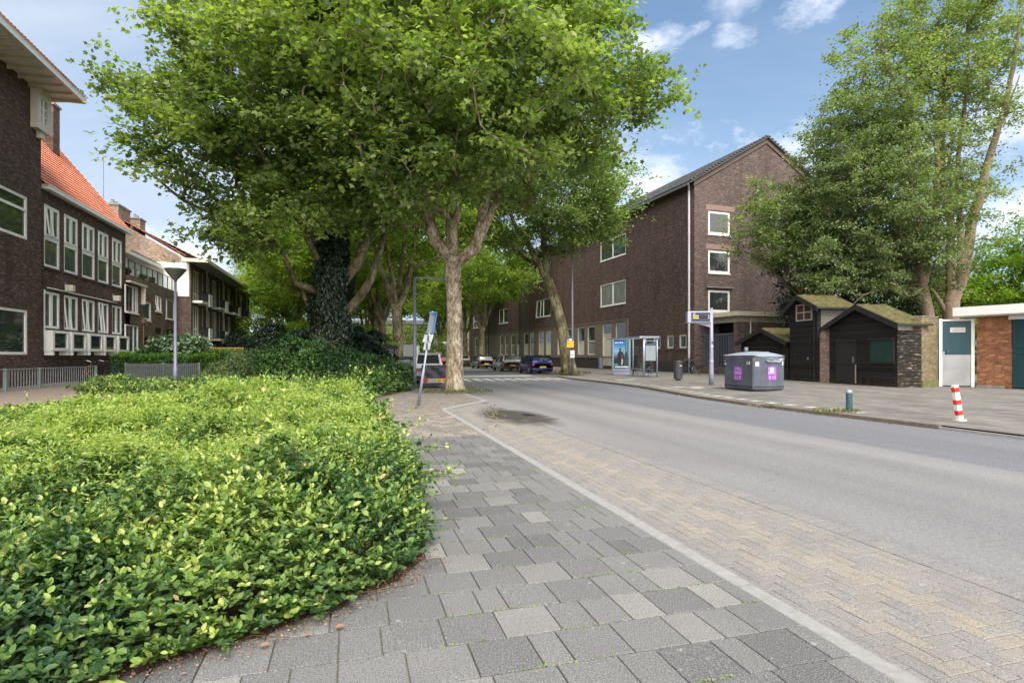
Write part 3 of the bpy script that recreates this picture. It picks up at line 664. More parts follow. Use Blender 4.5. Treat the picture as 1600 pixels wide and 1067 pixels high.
shrub('shrub', 'low dark green shrub spreading to the pavement beside the parked trailer', 'shrub', G(602,22.2), [((-.1,0,.55),(1.2,1.1,.72)), ((-1.0,.1,.75),(1.2,1.1,.75)), ((.65,-.1,.3),(.6,.7,.42))], 11000, .085, M['lf_shrub'], seed=41, group=sb)
shrub('shrub', 'dark green shrub at the foot of the ivy-clad trunk', 'shrub', G(528,21.6), [((0,0,.8),(1.5,1.1,.9)), ((.9,.1,.7),(1.2,1,.7))], 9000, .09, M['lf_shrub'], seed=42, group=sb, tone0=.42)
shrub('shrub', 'taller arching grey-green shrub left of the ivy-clad trunk', 'shrub', G(462,21.5), [((0,0,1.0),(1.5,1.1,1.15)), ((-1.0,0,.8),(1.2,1,.9)), ((1.0,0,1.15),(1,1,.95))], 11000, .10, M['lf_shrub'], seed=43, group=sb, tone0=.55)
shrub('shrub', 'pale green bramble-like shrub right of the lamp post with the cone-shaped lamp', 'shrub', G(395,22.5), [((0,0,.75),(1.4,1.1,.85)), ((-1.0,0,.55),(1.1,1,.6))], 8000, .10, M['lf_grey'], seed=44, group=sb, tone0=.45)
for px, Z, h, lb, mt in [(375,54,3.9,'rounded dark evergreen in front of the far end of the flats','lf_dark'), (425,50,4.6,'dark evergreen beside the distant grey lamp post','lf_dark'), (470,40,3.4,'dark evergreen shrub just left of the ivy-clad trunk','lf_dark'), (572,30,3.0,'dark evergreen shrub leaning over the grey utility building','lf_dark')]:
    shrub('evergreen_shrub', lb, 'shrub', G(px,Z), [((0,0,h*.45),(h*.42,h*.38,h*.5)), ((h*.25,0,h*.35),(h*.3,h*.3,h*.38))], 9000, .2, M[mt], seed=int(px), group='dark evergreens in the green', tone0=.4)
for px, Z, h, lb in [(500,60,5,'green thicket behind the ivy tree'), (440,66,6,'green thicket beyond the flats'), (560,64,4.5,'green thicket behind the utility building'), (390,84,9,'green thicket closing the end of the flats'), (600,118,8,'green thicket closing the street between the left trunks'), (655,112,7,'green thicket at the far end of the road'), (705,120,8,'green thicket at the far end, beside the long building')]:
    shrub('thicket', lb, 'shrub', G(px,Z), [((0,0,h*.5),(h*1.1,h*.6,h*.6))], 6000, .38, M['lf_far'], seed=int(px)+1, group='green thickets behind the trees', tone0=.5)
shrub('variegated_shrub', 'large-leaved pale shrub in front of the brown terraced house', 'shrub', G(268,35.5), [((0,0,1.55),(1.7,1.1,1.1)), ((-1.2,0,1.2),(1.1,1,.8)), ((1.3,0,1.9),(1.1,1,.8))], 3600, .26, M['lf_pale'], tpl=T_OVATE, seed=61, tone0=.55)
shrub('yellow_shrub', 'small olive-yellow shrub between the hedge and the flats', 'shrub', G(308,36.5), [((0,0,.9),(1.0,.8,1.0))], 2200, .14, M['lf_weed'], seed=62, tone0=.1)
def hedge(label, a, b, w, h, seed, n):
    rs = np.random.RandomState(seed); a = np.array(a[:2]); b = np.array(b[:2]); d = b-a; Ln = np.linalg.norm(d); d /= Ln; sd = np.array([-d[1], d[0]])
    u = rs.uniform(0, Ln, n); f = rs.uniform(0, 1, n); v = rs.uniform(-.5, .5, n)*w; z = rs.uniform(.05, 1, n)*h
    top = f < .45; z = np.where(top, h*(1-.12*np.abs(v/w*2)**3)+rs.normal(size=n)*.035+.05*np.sin(u*3), z); v = np.where(top, v, np.sign(v)*w/2+rs.normal(size=n)*.04)
    xy = u[:,None]*d+v[:,None]*sd; p = np.concatenate([xy, z[:,None]], 1)
    no = rs.normal(size=(n,3))*.5; no[:,2] += np.where(top, 1.2, .4); no[:,:2] += np.where(top[:,None], 0, np.sign(v)[:,None]*sd*.9)
    ax = rs.normal(size=(n,3))
    root = empty('hedge', (a[0],a[1],0), 0, label, 'hedge', 'clipped hedges in front of the houses')
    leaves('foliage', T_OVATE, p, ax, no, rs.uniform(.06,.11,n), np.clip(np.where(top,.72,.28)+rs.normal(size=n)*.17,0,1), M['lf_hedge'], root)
    mb = MB()
    for i in range(int(Ln*2)):
        q = d*(i+.5)*.5; mb.tube([(q[0],q[1],0),(q[0]+rs.normal()*.1,q[1]+rs.normal()*.1,h*.9)], [.02,.008], 4)
    mb.build('stem', M['stem'], root)
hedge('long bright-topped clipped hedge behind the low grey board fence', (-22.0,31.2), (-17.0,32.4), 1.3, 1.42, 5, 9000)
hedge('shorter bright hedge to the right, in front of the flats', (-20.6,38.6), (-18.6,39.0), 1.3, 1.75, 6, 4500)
def sheet(name, poly, z, mat, label=None):
    return MB().poly([(x,y,z) for x, y in poly]).build(name, mat, kind='structure')
def rd(pts): return [P(s,t)[:2] for s, t in pts]
ROADZ = -.085
sheet('ground', [(-600,-300),(600,-300),(600,900),(-600,900)], -.16, M['ground'])
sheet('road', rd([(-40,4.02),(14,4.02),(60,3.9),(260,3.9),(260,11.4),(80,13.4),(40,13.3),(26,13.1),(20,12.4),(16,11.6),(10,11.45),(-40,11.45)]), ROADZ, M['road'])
# right pavement as a block with a kerb
KR = [(34,13.1),(26,12.9),(23,12.65),(20,12.1),(17,11.5),(14,11.22),(10.6,11.30)]
pv = [(36,15.9),(35,13.6)]+KR
mbp = MB()
top = [P(s,t) for s, t in [(130,15.9),(36,15.9),(35,13.6)]+[(s,t+.12) for s, t in KR]+[(-12,11.34),(-12,60),(130,60)]]
mbp.poly([(x,y,-.004) for x, y, z in top]).build('pavement_right', M['farpave'], kind='structure')
def curb(name, line, w, z0, z1, mat):
    mb = MB(); 
    n = len(line); L1 = [P(s,t) for s, t in line]; L2 = [P(s,t+w) for s, t in line]
    vs = [(x,y,z1) for x,y,_ in L1]+[(x,y,z1) for x,y,_ in L2]+[(x,y,z0) for x,y,_ in L1]+[(x,y,z0) for x,y,_ in L2]
    fs = []
    for i in range(n-1):
        fs += [(i,i+1,n+i+1,n+i),(2*n+i,2*n+i+1,i+1,i),(n+i,n+i+1,3*n+i+1,3*n+i)]
    fs += [(0,n,3*n,2*n),(n-1,2*n-1,4*n-1,3*n-1)]
    mb.add(vs, fs); return mb.build(name, mat, kind='structure')
curb('kerb_right', [(34.8,13.5)]+KR+[(8.5,11.34)], .13, -.16, .0, M['kerb_brown'])
curb('kerb_driveway', [(8.5,11.34),(-12,11.34)], .16, -.16, -.035, M['kerb'])
curb('kerb_parking_right', [(130,15.8),(36,15.8)], .13, -.16, .0, M['kerb_brown'])
sheet('parking_bay_right', rd([(36,13.3),(130,13.3),(130,15.8),(36,15.8)]), ROADZ+.006, M['joint2'])
# pale blocks in the pavement along the bus stop kerb
mb = MB()
for i in range(34):
    s = 10.8+i*.72; t = np.interp(s, [k[0] for k in KR[::-1]], [k[1] for k in KR[::-1]])+.55
    a = [P(s,t), P(s+.34,t), P(s+.34,t+.3), P(s,t+.3)]
    mb.poly([(x,y,.0) for x,y,_ in a])
for s, t in [(21.5,13.6),(21.2,14.3),(20.6,13.9),(28.6,14.4),(29,15.2)]:
    a = [P(s,t), P(s+.6,t), P(s+.6,t+.6), P(s,t+.6)]; mb.poly([(x,y,.0) for x,y,_ in a])
mb.build('pavement_marking_blocks', plain('pale_marker_tile', (.40,.39,.36), .85, var=.25, scale=4), kind='structure')
# road table markings
mb = MB()
for i in range(13):
    t = 4.5+i*.68
    mb.poly([(*P(31.6,t+.0)[:2],ROADZ+.004),(*P(34.6,t+.05)[:2],ROADZ+.004),(*P(34.6,t+.36)[:2],ROADZ+.004),(*P(31.6,t+.14)[:2],ROADZ+.004)])
mb.poly([(*P(38.4,3.9)[:2],ROADZ+.004),(*P(39.6,3.9)[:2],ROADZ+.004),(*P(39.6,12.6)[:2],ROADZ+.004),(*P(38.4,12.6)[:2],ROADZ+.004)])
mb.build('road_markings', M['roadwhite'], kind='structure')
# left pavement
sheet('pavement_joints', rd([(-6,-9),(24,-9),(24,4.0),(17.0,4.02),(14.6,2.30),(-6,2.30)]), -.012, M['joint'])
sheet('parking_bay_bed', rd([(-6,2.36),(14.6,2.36),(17.0,4.02),(-6,4.02)]), -.050, M['joint2'])
sheet('parking_bay_far', rd([(22.5,2.3),(120,2.3),(120,3.95),(22.5,3.95)]), -.05, M['joint2'])
def tiles(name, rects, z, th, mat, rs, bev=.006, jit=.004):
    n = len(rects); V = np.zeros((n,12,3)); 
    for i, (s0,s1,t0,t1) in enumerate(rects):
        a = rs.uniform(-jit, jit)*.4; zz = z+rs.uniform(-.0012,.0012); b = bev
        q = [(s0,t0),(s0,t1),(s1,t1),(s1,t0)]
        for k, (s,t) in enumerate(q):
            ds = b if s == s0 else -b; dt = b if t == t0 else -b
            tz = zz + (s-s0)*a*2
            V[i,k] = P(s+ds, t+dt, tz); V[i,4+k] = P(s+a, t, tz-b*.7); V[i,8+k] = P(s+a, t, z-th)
    fs = [(0,1,2,3)]+[(4+k,4+(k+1)%4,(k+1)%4,k) for k in range(4)]+[(8+k,8+(k+1)%4,4+(k+1)%4,4+k) for k in range(4)]
    lp = np.array([i for f in fs for i in f]); Lp = (lp[None,:]+(np.arange(n)*12)[:,None]).ravel()
    tot = np.full(n*9, 4); st = np.arange(n*9)*4
    o = npmesh(name, V.reshape(-1,3), Lp, st, tot, mat, {'tone': np.repeat(rs.tone, 9)}); o['kind'] = 'structure'; return o
class RT(np.random.RandomState): pass
rs = RT(5)
def in_left(s, t):   # where slabs lie
    return True
rects, tone = [], []
g = .007; s = -1.2; row = 0; W = .300
while s < 9.55:
    off = (row % 2)*W/2 + rs.uniform(-.012,.012); t = 2.30
    k = 0
    first = True
    while t > -4.2:
        w = W
        if first and row % 2: w = W/2; 
        else:
            w = W*(1 if rs.uniform() < .66 else .667 if rs.uniform() < .6 else .5)
        first = False
        t0 = t-w
        keep = True
        if t < .55 and s > 3.4: keep = False
        if keep:
            rects.append((s, s+W-g, t0, t-g))
            v = rs.beta(2.2,2.6); 
            if w < W*.9: v = .45+.25*rs.uniform()
            if rs.uniform() < (.16 if t < 1.0 else .09): v = .62+.38*rs.uniform()
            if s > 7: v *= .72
            if rs.uniform() < .08: v = .08
            tone.append(v)
        t = t0
    s += W; row += 1
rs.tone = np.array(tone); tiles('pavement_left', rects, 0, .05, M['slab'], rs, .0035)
rs = RT(6); rects, tone = [], []; row = 0
while s < 24.0:
    t = 3.98 if s > 17 else 2.30 if s < 14.6 else 2.30+(s-14.6)/2.4*1.72
    t -= (row % 2)*.10
    while t > -.4:
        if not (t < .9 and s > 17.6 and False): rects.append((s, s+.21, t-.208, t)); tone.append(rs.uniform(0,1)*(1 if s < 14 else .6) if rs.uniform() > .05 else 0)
        t -= .215
    s += .216; row += 1
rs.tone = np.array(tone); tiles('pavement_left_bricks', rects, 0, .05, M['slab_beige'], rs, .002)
# herringbone parking bay
rs = RT(8); rects, tone = [], []; b = .100; gg = .0045
def bayok(s, t0, t1): return t0 > 2.36 and t1 < 3.80 and s < 14.6+(t0-2.3)/1.72*2.4
def bandtone(s, t):
    n = .5*math.sin(s*.55+t*1.1)+.35*math.sin(s*1.7+t*2)
    f = math.exp(-((t-3.15+.10*n)/.16)**2)+.9*math.exp(-((t-2.72+.08*n)/.10)**2)+.5*math.exp(-((t-3.62-.06*n)/.09)**2)
    return min(1, max(0, .22+.26*rs.uniform()+.36*f*(.7+.6*rs.uniform())))
for i in range(-12, 190):
    for j in range(-12, 190):
        if (i-j) % 4 == 0: s0, t0, s1, t1 = i*b-.6, 2.3+j*b-1.5, i*b+2*b-.6, 2.3+j*b+b-1.5
        elif (i-j) % 4 == 2: s0, t0, s1, t1 = i*b-.6, 2.3+j*b-1.5, i*b+b-.6, 2.3+j*b-1.5+2*b
        else: continue
        if (i-j) % 4 == 2: t0 -= b; t1 -= b
        if t0 > 3.80 or t1 < 2.37 or s1 < -.5 or s0 > 17: continue
        t0 = max(t0, 2.365); t1 = min(t1, 3.80)
        if t1-t0 < .03 or s1 > 14.7+(t0-2.3)/1.72*2.4: continue
        rects.append((s0, s1-gg, t0, t1-gg)); tone.append(bandtone((s0+s1)/2, (t0+t1)/2))
s_ = -.5
while s_ < 16.4:
    rects.append((s_, s_+b-gg, 3.81, 4.01)); tone.append(.1+.35*rs.uniform()); s_ += b
rs.tone = np.array(tone); tiles('parking_bay', rects, -.045, .03, M['bay'], rs, .003, .0012)
def kerbline(name, pts, w, z0, z1, mat, seglen=1.0):
    mb = MB()
    for (a, c) in zip(pts[:-1], pts[1:]):
        d = (c[0]-a[0], c[1]-a[1]); L_ = math.hypot(*d); k = max(1, round(L_/seglen)); ux, uy = d[0]/L_, d[1]/L_; nx, ny = uy, -ux
        for i in range(k):
            p0 = (a[0]+ux*(L_*i/k+.003), a[1]+uy*(L_*i/k+.003)); p1 = (a[0]+ux*(L_*(i+1)/k-.003), a[1]+uy*(L_*(i+1)/k-.003)); jz = random.uniform(-.004,.003); b = .012
            vs = []
            for (zz, ins) in ((z0,0),(z1-b+jz,0),(z1+jz,b)):
                for q, sg in ((p0,0),(p1,0),(p1,1),(p0,1)):
                    ww = (w-ins) if sg else ins
                    vs.append((q[0]-nx*ww, q[1]-ny*ww, zz))
            mb.add(vs, [(8,9,10,11)]+[(4*l+k_,4*l+(k_+1)%4,4*(l+1)+(k_+1)%4,4*(l+1)+k_) for l in (0,1) for k_ in range(4)])
    return mb.build(name, mat, kind='structure')
kl = [P(s,2.37)[:2] for s in (-1,14.6)]+[P(17.0,4.07)[:2], P(22.5,4.07)[:2]]
kerbline('kerb_left', kl, .125, -.12, .006, M['kerb'])
# soil of the planting bed
bed = [(-.62,4.0),(-.72,3.55),(-.95,3.1),(-1.35,2.72),(-1.75,2.45),(-2.3,2.15),(-3.5,1.7),(-6,1.2),(-16,1.0),(-24,14),(-24,29),(-12,29),(-6,26),P(24,1.9)[:2],P(21.5,1.8)[:2],P(19.2,.9)[:2],P(16.5,.2)[:2],P(13,.62)[:2],P(9,.66)[:2],P(6,.66)[:2]]
def mound():
    # soil sheet with a ragged, slightly raised rim
    pts = []
    n = len(bed)
    for i in range(n):
        a, b_ = np.array(bed[i]), np.array(bed[(i+1) % n]); k = max(1, int(np.linalg.norm(b_-a)/.12)) if np.linalg.norm(a) < 9 else 1
        for j in range(k):
            p = a+(b_-a)*j/k; pts.append((p[0]+(RS.normal()*.022 if k > 1 else 0), p[1]+(RS.normal()*.022 if k > 1 else 0), .006))
    return pts
MB().poly(mound()).build('planting_bed_soil', M['soil'], kind='structure')
sheet('dirt_path', [(-24,13.0),(-11.2,13.8),(-10.3,17),(-13.5,19.5),(-18.2,24),(-22.4,29.5),(-32,29),(-24,20)], .014, M['gravel'])
def inside(px, py, poly):
    res = np.zeros(len(px), bool); n = len(poly); j = n-1
    for i in range(n):
        xi, yi = poly[i]; xj, yj = poly[j]
        c = ((yi > py) != (yj > py)) & (px < (xj-xi)*(py-yi)/(yj-yi+1e-12)+xi); res ^= c; j = i
    return res
def edist(px, py, poly):
    d = np.full(len(px), 1e9); n = len(poly)
    for i in range(n):
        a = np.array(poly[i]); b_ = np.array(poly[(i+1) % n]); e = b_-a; t = np.clip(((px-a[0])*e[0]+(py-a[1])*e[1])/(e@e), 0, 1)
        d = np.minimum(d, np.hypot(px-a[0]-t*e[0], py-a[1]-t*e[1]))
    return d
def hfac(x, y): return 1-.70*np.clip((-x-4.5)/3.5,0,1)*np.clip((y-6.5)/4,0,1)*np.clip((-x/y-.42)/.2,0,1)
def hgt(x, y):
    n = .11*np.sin(x*2.1+y*1.3)*np.sin(y*1.9-x*.6)+.09*np.sin(x*3.7-y*2.9+1)+.07*np.sin(x*6.1+y*5.3)*np.sin(x*2.3-y*4.1)+.04*np.sin(y*9.7-x*5)
    n += .12*np.sin(x*.7+2)*np.sin(y*.5)
    return (.37+n*1.5)*hfac(x,y)
dirt = [(-26,14.0),(-11.8,14.3),(-10.9,17),(-13.4,20.6),(-26,22)]
def sample(ymin, ymax, dens, rs, inset=-.0):
    x0, x1 = -1.12*ymax-1.0, .2
    area = (x1-x0)*(ymax-ymin); n = int(area*dens)
    x = rs.uniform(x0, x1, n); y = rs.uniform(ymin, ymax, n)
    k = (np.abs(x) < y*1.12+.9) & inside(x, y, bed); x, y = x[k], y[k]
    d = edist(x, y, bed); k = d > inset; x, y, d = x[k], y[k], d[k]
    if ymax > 12: k = ~inside(x, y, dirt) & ~((x/y < -.76+.03*np.sin(y*3)) & (y > 14)); x, y, d = x[k], y[k], d[k]
    return x, y, d
def patch(x, y): # where pale bedstraw has grown through the cover: a drift in the middle of the bed
    return np.clip(1.45-np.hypot((x+3.6)/3.6, (y-8.4)/4.6), 0, 1)*np.clip(.55+.6*np.sin(x*1.9+y*.7)*np.sin(y*1.1), .2, 1)
def cover(zones, rs):
    PP, AX, NO, SZ, TN = [], [], [], [], []
    for (y0, y1, dens, nl, lsz, ln) in zones:
        x, y, d = sample(y0, y1, dens, rs); n = len(x)
        rim = np.clip(d/.40, 0, 1); h = hgt(x, y)*(1-(1-rim)**2)
        lv = np.where(rs.uniform(size=n) > .35+.65*np.clip((d-.1)/.5,0,1), rs.uniform(0,1,n), rs.beta(3.2, 1.0, n))     # low sprigs at the rim, else near the top
        z = np.maximum(.03, h*lv-.03)
        # outward lean near the rim
        eps = .08; gx = (edist(x+eps, y, bed)-d)/eps; gy = (edist(x, y+eps, bed)-d)/eps
        dr = rs.normal(size=(n,3))*.55; dr[:,2] = np.abs(rs.normal(size=n))*.5+.35
        dr[:,0] -= gx*(1-rim)*1.3; dr[:,1] -= gy*(1-rim)*1.3
        dr = nrm(dr); L_ = ln*hfac(x,y)*rs.uniform(.6, 1.3, n)*np.where(rs.uniform(size=n) > .955, 2.3, 1); young = rs.beta(1.5, 1.9, n)*np.clip(lv, 0, 1)
        a = rs.uniform(0, 2*PI, n)
        for k in range(nl):
            f = (k+.6)/nl; p = np.stack([x,y,z],1)+dr*(L_*f)[:,None]; p[:,2] -= .12*L_*f*f
            ang = a+k*2.4; hd = np.stack([np.cos(ang), np.sin(ang), np.zeros(n)], 1)
            ax = hd*(1.15-.6*f)+dr*(.35+.6*f)+rs.normal(size=(n,3))*.18
            no = dr*.8+np.array([0,0,.9])+rs.normal(size=(n,3))*.3
            sz = lsz*(1.1-.45*abs(f-.35))*rs.uniform(.5, 1.45, n)
            t = np.clip(.15+.20*patch(x,y)+.95*young*f**1.3+.13*rs.normal(size=n)+.15*np.sin(x*1.7+y*2.3)*np.sin(y*1.1-x)+.10*np.sin(x*4.3-y*3.1)*np.sin(x*1.3+y*5.1), 0, .90)
            red = (rs.uniform(size=n) < .05*young) & (k >= nl-2); t = np.where(red, .97, t)
            PP.append(p); AX.append(ax); NO.append(no); SZ.append(sz); TN.append(t)
    return [np.concatenate(q) for q in (PP, AX, NO, SZ, TN)]
rs = np.random.RandomState(33)
o = leaves('ground_cover', T_OVATE, *cover([(1.2,3.4,1080,11,.040,.17),(3.4,5.2,640,10,.043,.18)], rs), M['lf_cover'])
tagset(o, 'glossy broad-leaved green shrub cover filling the front of the bed', 'ground cover', kind='stuff')
o = leaves('ground_cover', T_DIAM, *cover([(5.2,8,300,9,.060,.22),(8,13,130,9,.082,.27),(13,24,50,9,.125,.36)], rs), M['lf_cover'])
tagset(o, 'leafy green shrub cover stretching to the back of the bed', 'ground cover', kind='stuff')
def weeds():
    PP, AX, NO, SZ, TN = [], [], [], [], []
    for y0, y1, dens, sz in [(4,7,420,.045),(7,12,230,.065),(12,18,80,.11)]:
        x, y, d = sample(y0, y1, dens, rs, .35); k = rs.uniform(size=len(x)) < patch(x, y)*1.2+.07; x, y = x[k], y[k]; n = len(x)
        for j in range(14):
            f = j/14; p = np.stack([x+rs.normal(size=n)*.07, y+rs.normal(size=n)*.07, hgt(x,y)+.02+f*.16*hfac(x,y)+rs.normal(size=n)*.02], 1)
            PP.append(p); ax = rs.normal(size=(n,3)); ax[:,2] = np.abs(ax[:,2])*.5; AX.append(ax); q = rs.normal(size=(n,3))*.6; q[:,2] += 1; NO.append(q)
            SZ.append(sz*rs.uniform(.7,1.3,n)); TN.append(np.clip(.35+.4*f+rs.normal(size=n)*.15,0,1))
    return [np.concatenate(q) for q in (PP, AX, NO, SZ, TN)]
o = leaves('bedstraw', T_NARROW, *weeds(), M['lf_weed'])
tagset(o, 'pale yellow-green bedstraw weeds spread over the middle of the bed', 'weeds', kind='stuff')
# twigs under the near cover
mb = MB(); x, y, d = sample(1.4, 6, 26, rs); 
for i in range(len(x)):
    h = hgt(x[i], y[i])*min(1, d[i]/.4)
    mb.tube([(x[i],y[i],0),(x[i]+rs.normal()*.06,y[i]+rs.normal()*.06,h*.6),(x[i]+rs.normal()*.14,y[i]+rs.normal()*.14,max(.05,h*.98))], [.005,.004,.002], 4, cap=False)
o = mb.build('bed_twigs', M['stem'], kind='stuff', label='thin brown twigs under the front shrub cover', cat='twigs')
# long shoots reaching over the pavement
def shoot(p0, p1, seed, lb):
    r2 = np.random.RandomState(seed); p0, p1 = np.array(p0), np.array(p1); n = 60
    root = empty('shoot', tuple(p0), 0, lb, 'branch', 'long shoots reaching over the pavement'); d = p1-p0; mid = d*.5+np.array([0,0,.07])
    MB().tube([(0,0,0), tuple(mid), tuple(d)], [.006,.005,.002], 5).build('stem', M['stem'], root)
    f = r2.uniform(.1,1,n)[:,None]; p = (1-f)**2*0+2*f*(1-f)*mid+f*f*d + r2.normal(size=(n,3))*.03
    leaves('foliage', T_OVATE, p, r2.normal(size=(n,3))+d*2, r2.normal(size=(n,3))*.5+np.array([0,0,1]), r2.uniform(.03,.06,n), np.clip(.3+.5*f[:,0]+r2.normal(size=n)*.15,0,.9), M['lf_cover'], root)
shoot(P(8.0,.55,.3), P(8.2,1.05,.46), 1, 'thin leafy shoot reaching furthest over the dark slabs')
shoot(P(6.2,.55,.3), P(6.4,1.08,.34), 2, 'leafy shoot pointing right, low over the slabs')
shoot(P(5.0,.5,.3), P(5.1,.98,.3), 3, 'short leafy shoot nearest the camera at the pavement edge')
for px_, Z_, r_, h_, lb in [(175,19.5,.9,.75,'loose pale shrub at the left end of the bed, before the railing end'),(245,18.6,1.0,.70,'loose pale shrub left of the foot of the lamp post in the bed'),(335,18.2,1.1,.80,'loose pale shrub right of the foot of the lamp post in the bed'),(120,12.5,.6,.42,'small low shrub near the bare path at the left of the bed')]:
    shrub('loose_shrub', lb, 'shrub', G(px_,Z_), [((0,0,h_*.5),(r_,.8,h_*.5)), ((r_*.7,.1,h_*.35),(r_*.6,.6,h_*.4)), ((-r_*.7,0,h_*.3),(r_*.6,.6,h_*.35))], 3600, .085, M['lf_cover'], seed=int(px_), group='loose shrubs growing through the bed', tone0=.42)
def bigleaf(label, loc, n_, sz_, seed):
    r2 = np.random.RandomState(seed); root = empty('burdock', loc, 0, label, 'weed', 'large-leaved weeds in the bed'); mb = MB(); pp, ax, no = [], [], []
    for k in range(n_):
        a = r2.uniform(0, 2*PI); r_ = r2.uniform(.12,.42); h_ = r2.uniform(.42,.78); t_ = (math.cos(a)*r_, math.sin(a)*r_, h_); mb.tube([(0,0,0),(t_[0]*.4,t_[1]*.4,h_*.7),t_], [.008,.006,.004], 4)
        pp.append(t_); ax.append((math.cos(a), math.sin(a), -.15)); no.append((r2.normal()*.25, r2.normal()*.25, 1))
    mb.build('stem', M['stem'], root); leaves('foliage', T_OVATE, np.array(pp), np.array(ax), np.array(no), sz_*r2.uniform(.6,1.1,n_), r2.uniform(.45,.72,n_), M['lf_cover'], root)
bigleaf('large-leaved pale weed standing above the cover at the left, nearest the bare path', (-7.6,10.2,0), 14, .36, 1)
bigleaf('large-leaved weed just right of the other one, slightly smaller', (-6.3,9.2,0), 9, .26, 2)
bigleaf('single large-leaved weed in the middle of the pale bedstraw patch', (-3.1,6.4,0), 5, .16, 3)
dg = empty('drain_grate', (*P(13.3,4.22)[:2], ROADZ+.004), R(16), 'dark rectangular drain grate in the damp corner of the parking bay', 'drain grate')
MB().box(-.14,.14,-.22,.22,-.02,.006).build('frame', M['dark_metal'], dg)
mb = MB()
for k in range(7): mb.box(-.11,.11,-.19+k*.057,-.165+k*.057,.006,.014)
mb.build('bars', M['black'], dg)
for i, (s_, t_, lb) in enumerate([(26.5,8.4,'round iron manhole cover in the road between the shelter and the near trunk')]):
    mh = empty('manhole_cover', (*P(s_,t_)[:2], ROADZ+.002), 0, lb, 'manhole cover'); MB().lathe([(.30,0),(.31,.003),(.27,.004),(.02,.005)], 24).build('lid', plain('worn_iron', (.09,.085,.08), .6, .3, var=.3, scale=20), mh)
# fallen leaves
mb = MB(); pp = []
for i in range(30):
    a = i/46; e = [(-.55,3.6),(-.85,3.0),(-1.3,2.6),(-1.75,2.36),(-2.3,2.1)]; k = random.randint(0,3); t = random.random()
    pp.append((e[k][0]*(1-t)+e[k+1][0]*t+random.gauss(0,.05)-.03, e[k][1]*(1-t)+e[k+1][1]*t+random.gauss(0,.05), .014))
pp = np.array(pp); n = len(pp); no = RS.normal(size=(n,3))*.3; no[:,2] += 1; ax = RS.normal(size=(n,3)); ax[:,2] *= .1
o = leaves('fallen_leaves', T_OVATE, pp, ax, no, RS.uniform(.010,.030,n), RS.uniform(0,1,n), M['deadleaf']); tagset(o, 'small brown dead leaves scattered along the soil edge', 'dead leaves', kind='stuff')
for i, (x, y, s_, lb) in enumerate([(-.90,2.86,.05,'curled brown dead leaf on the soil beside the slabs'),(-1.20,2.68,.045,'crumpled tan dead leaf on the soil, just left of the curled one'),(-1.72,2.33,.11,'large yellow-green fallen leaf on the soil near the bottom left')]):
    o = leaves('fallen_leaf', T_MAPLE if i == 2 else T_OVATE, np.array([(x,y,.02)]), np.array([(1,.3,.1)]), np.array([(0.1,-.3,1)]), np.array([s_]), np.array([.72]), M['deadleaf'] if i < 2 else M['lf_weed'])
    tagset(o, lb, 'leaf', 'single fallen leaves on the soil')
pp = []
E_ = [(-.50,3.9),(-.66,3.45),(-.93,3.0),(-1.33,2.64),(-1.75,2.38),(-2.3,2.1),(-3.2,1.75)]
for i in range(3200):
    k = random.randint(0,5); t = random.random(); w_ = random.gauss(-.06,.075)
    pp.append((E_[k][0]*(1-t)+E_[k+1][0]*t+w_, E_[k][1]*(1-t)+E_[k+1][1]*t-w_*.6, .012+random.random()*.01))
pp = np.array(pp); n = len(pp); no = RS.normal(size=(n,3))*.6; no[:,2] += 1; ax = RS.normal(size=(n,3)); ax[:,2] *= .3
o = leaves('soil_crumbs', T_DIAM, pp, ax, no, RS.uniform(.004,.016,n), RS.uniform(0,1,n), leafmat('soil_crumb', [(0,(.05,.025,.015)), (.6,(.20,.09,.045)), (1,(.42,.27,.16))], 0, .9)); tagset(o, 'brown crumbs of soil and bark spilling from the bed onto the slabs', 'soil', kind='stuff')
# litter in the bay corner, grass tufts
def grass(name, label, loc, rx, ry, n, h, tone, seed):
    r2 = np.random.RandomState(seed); a = r2.uniform(0,2*PI,n); q = r2.uniform(0,1,n)**.5
    p = np.stack([rx*q*np.cos(a), ry*q*np.sin(a), np.zeros(n)],1); ax = r2.normal(size=(n,3))*.45; ax[:,2] = 1; no = r2.normal(size=(n,3)); no[:,2] *= .3
    o = leaves(name, T_NARROW, p, ax, no, h*r2.uniform(.4,1.2,n), np.clip(tone+.35+r2.normal(size=n)*.2,0,1), M['lf_dry']); o.location = loc
    tagset(o, label, 'grass', kind='stuff')
grass('grass_tuft', 'rough grass growing round the foot of the large plane tree', (TX,TY-.3,0), 1.5, .9, 700, .15, .0, 1)
grass('grass_tuft', 'rough grass at the foot of the leaning plane tree', (LX,LY,0), 1.6, 1.1, 500, .2, .0, 2)
grass('grass_tuft', 'grass tuft beside the green bollard', (8.0,13.9,0), .6, .3, 260, .10, .15, 3)
grass('grass_tuft', 'weeds along the kerb in front of the recycling container', (7.0,15.6,0), .5, .15, 120, .07, .2, 4)
n = 260; x, y = [], []
pp = []
for i in range(150):
    s_ = 13.4+RS.normal()*1.3; t_ = 2.55+(s_-11)*.25+abs(RS.normal())*.25; s_ = min(s_, 14.4+(t_-2.3)*1.3)
    pp.append(P(s_, min(t_,4.3), -.03))
for i in range(300):
    s_ = RS.uniform(9,33); t_ = np.interp(s_, [k[0] for k in KR[::-1]], [k[1] for k in KR[::-1]])-abs(RS.normal())*.16; pp.append(P(s_, t_, ROADZ+.012))
for i in range(260):
    f = RS.uniform(); pp.append((15.2+f*1.7+RS.normal()*.12-.5, 31.5-f*7.2+RS.normal()*.2, .01))
pp = np.array(pp); n = len(pp); no = RS.normal(size=(n,3))*.3; no[:,2] += 1; ax = RS.normal(size=(n,3)); ax[:,2] *= .1
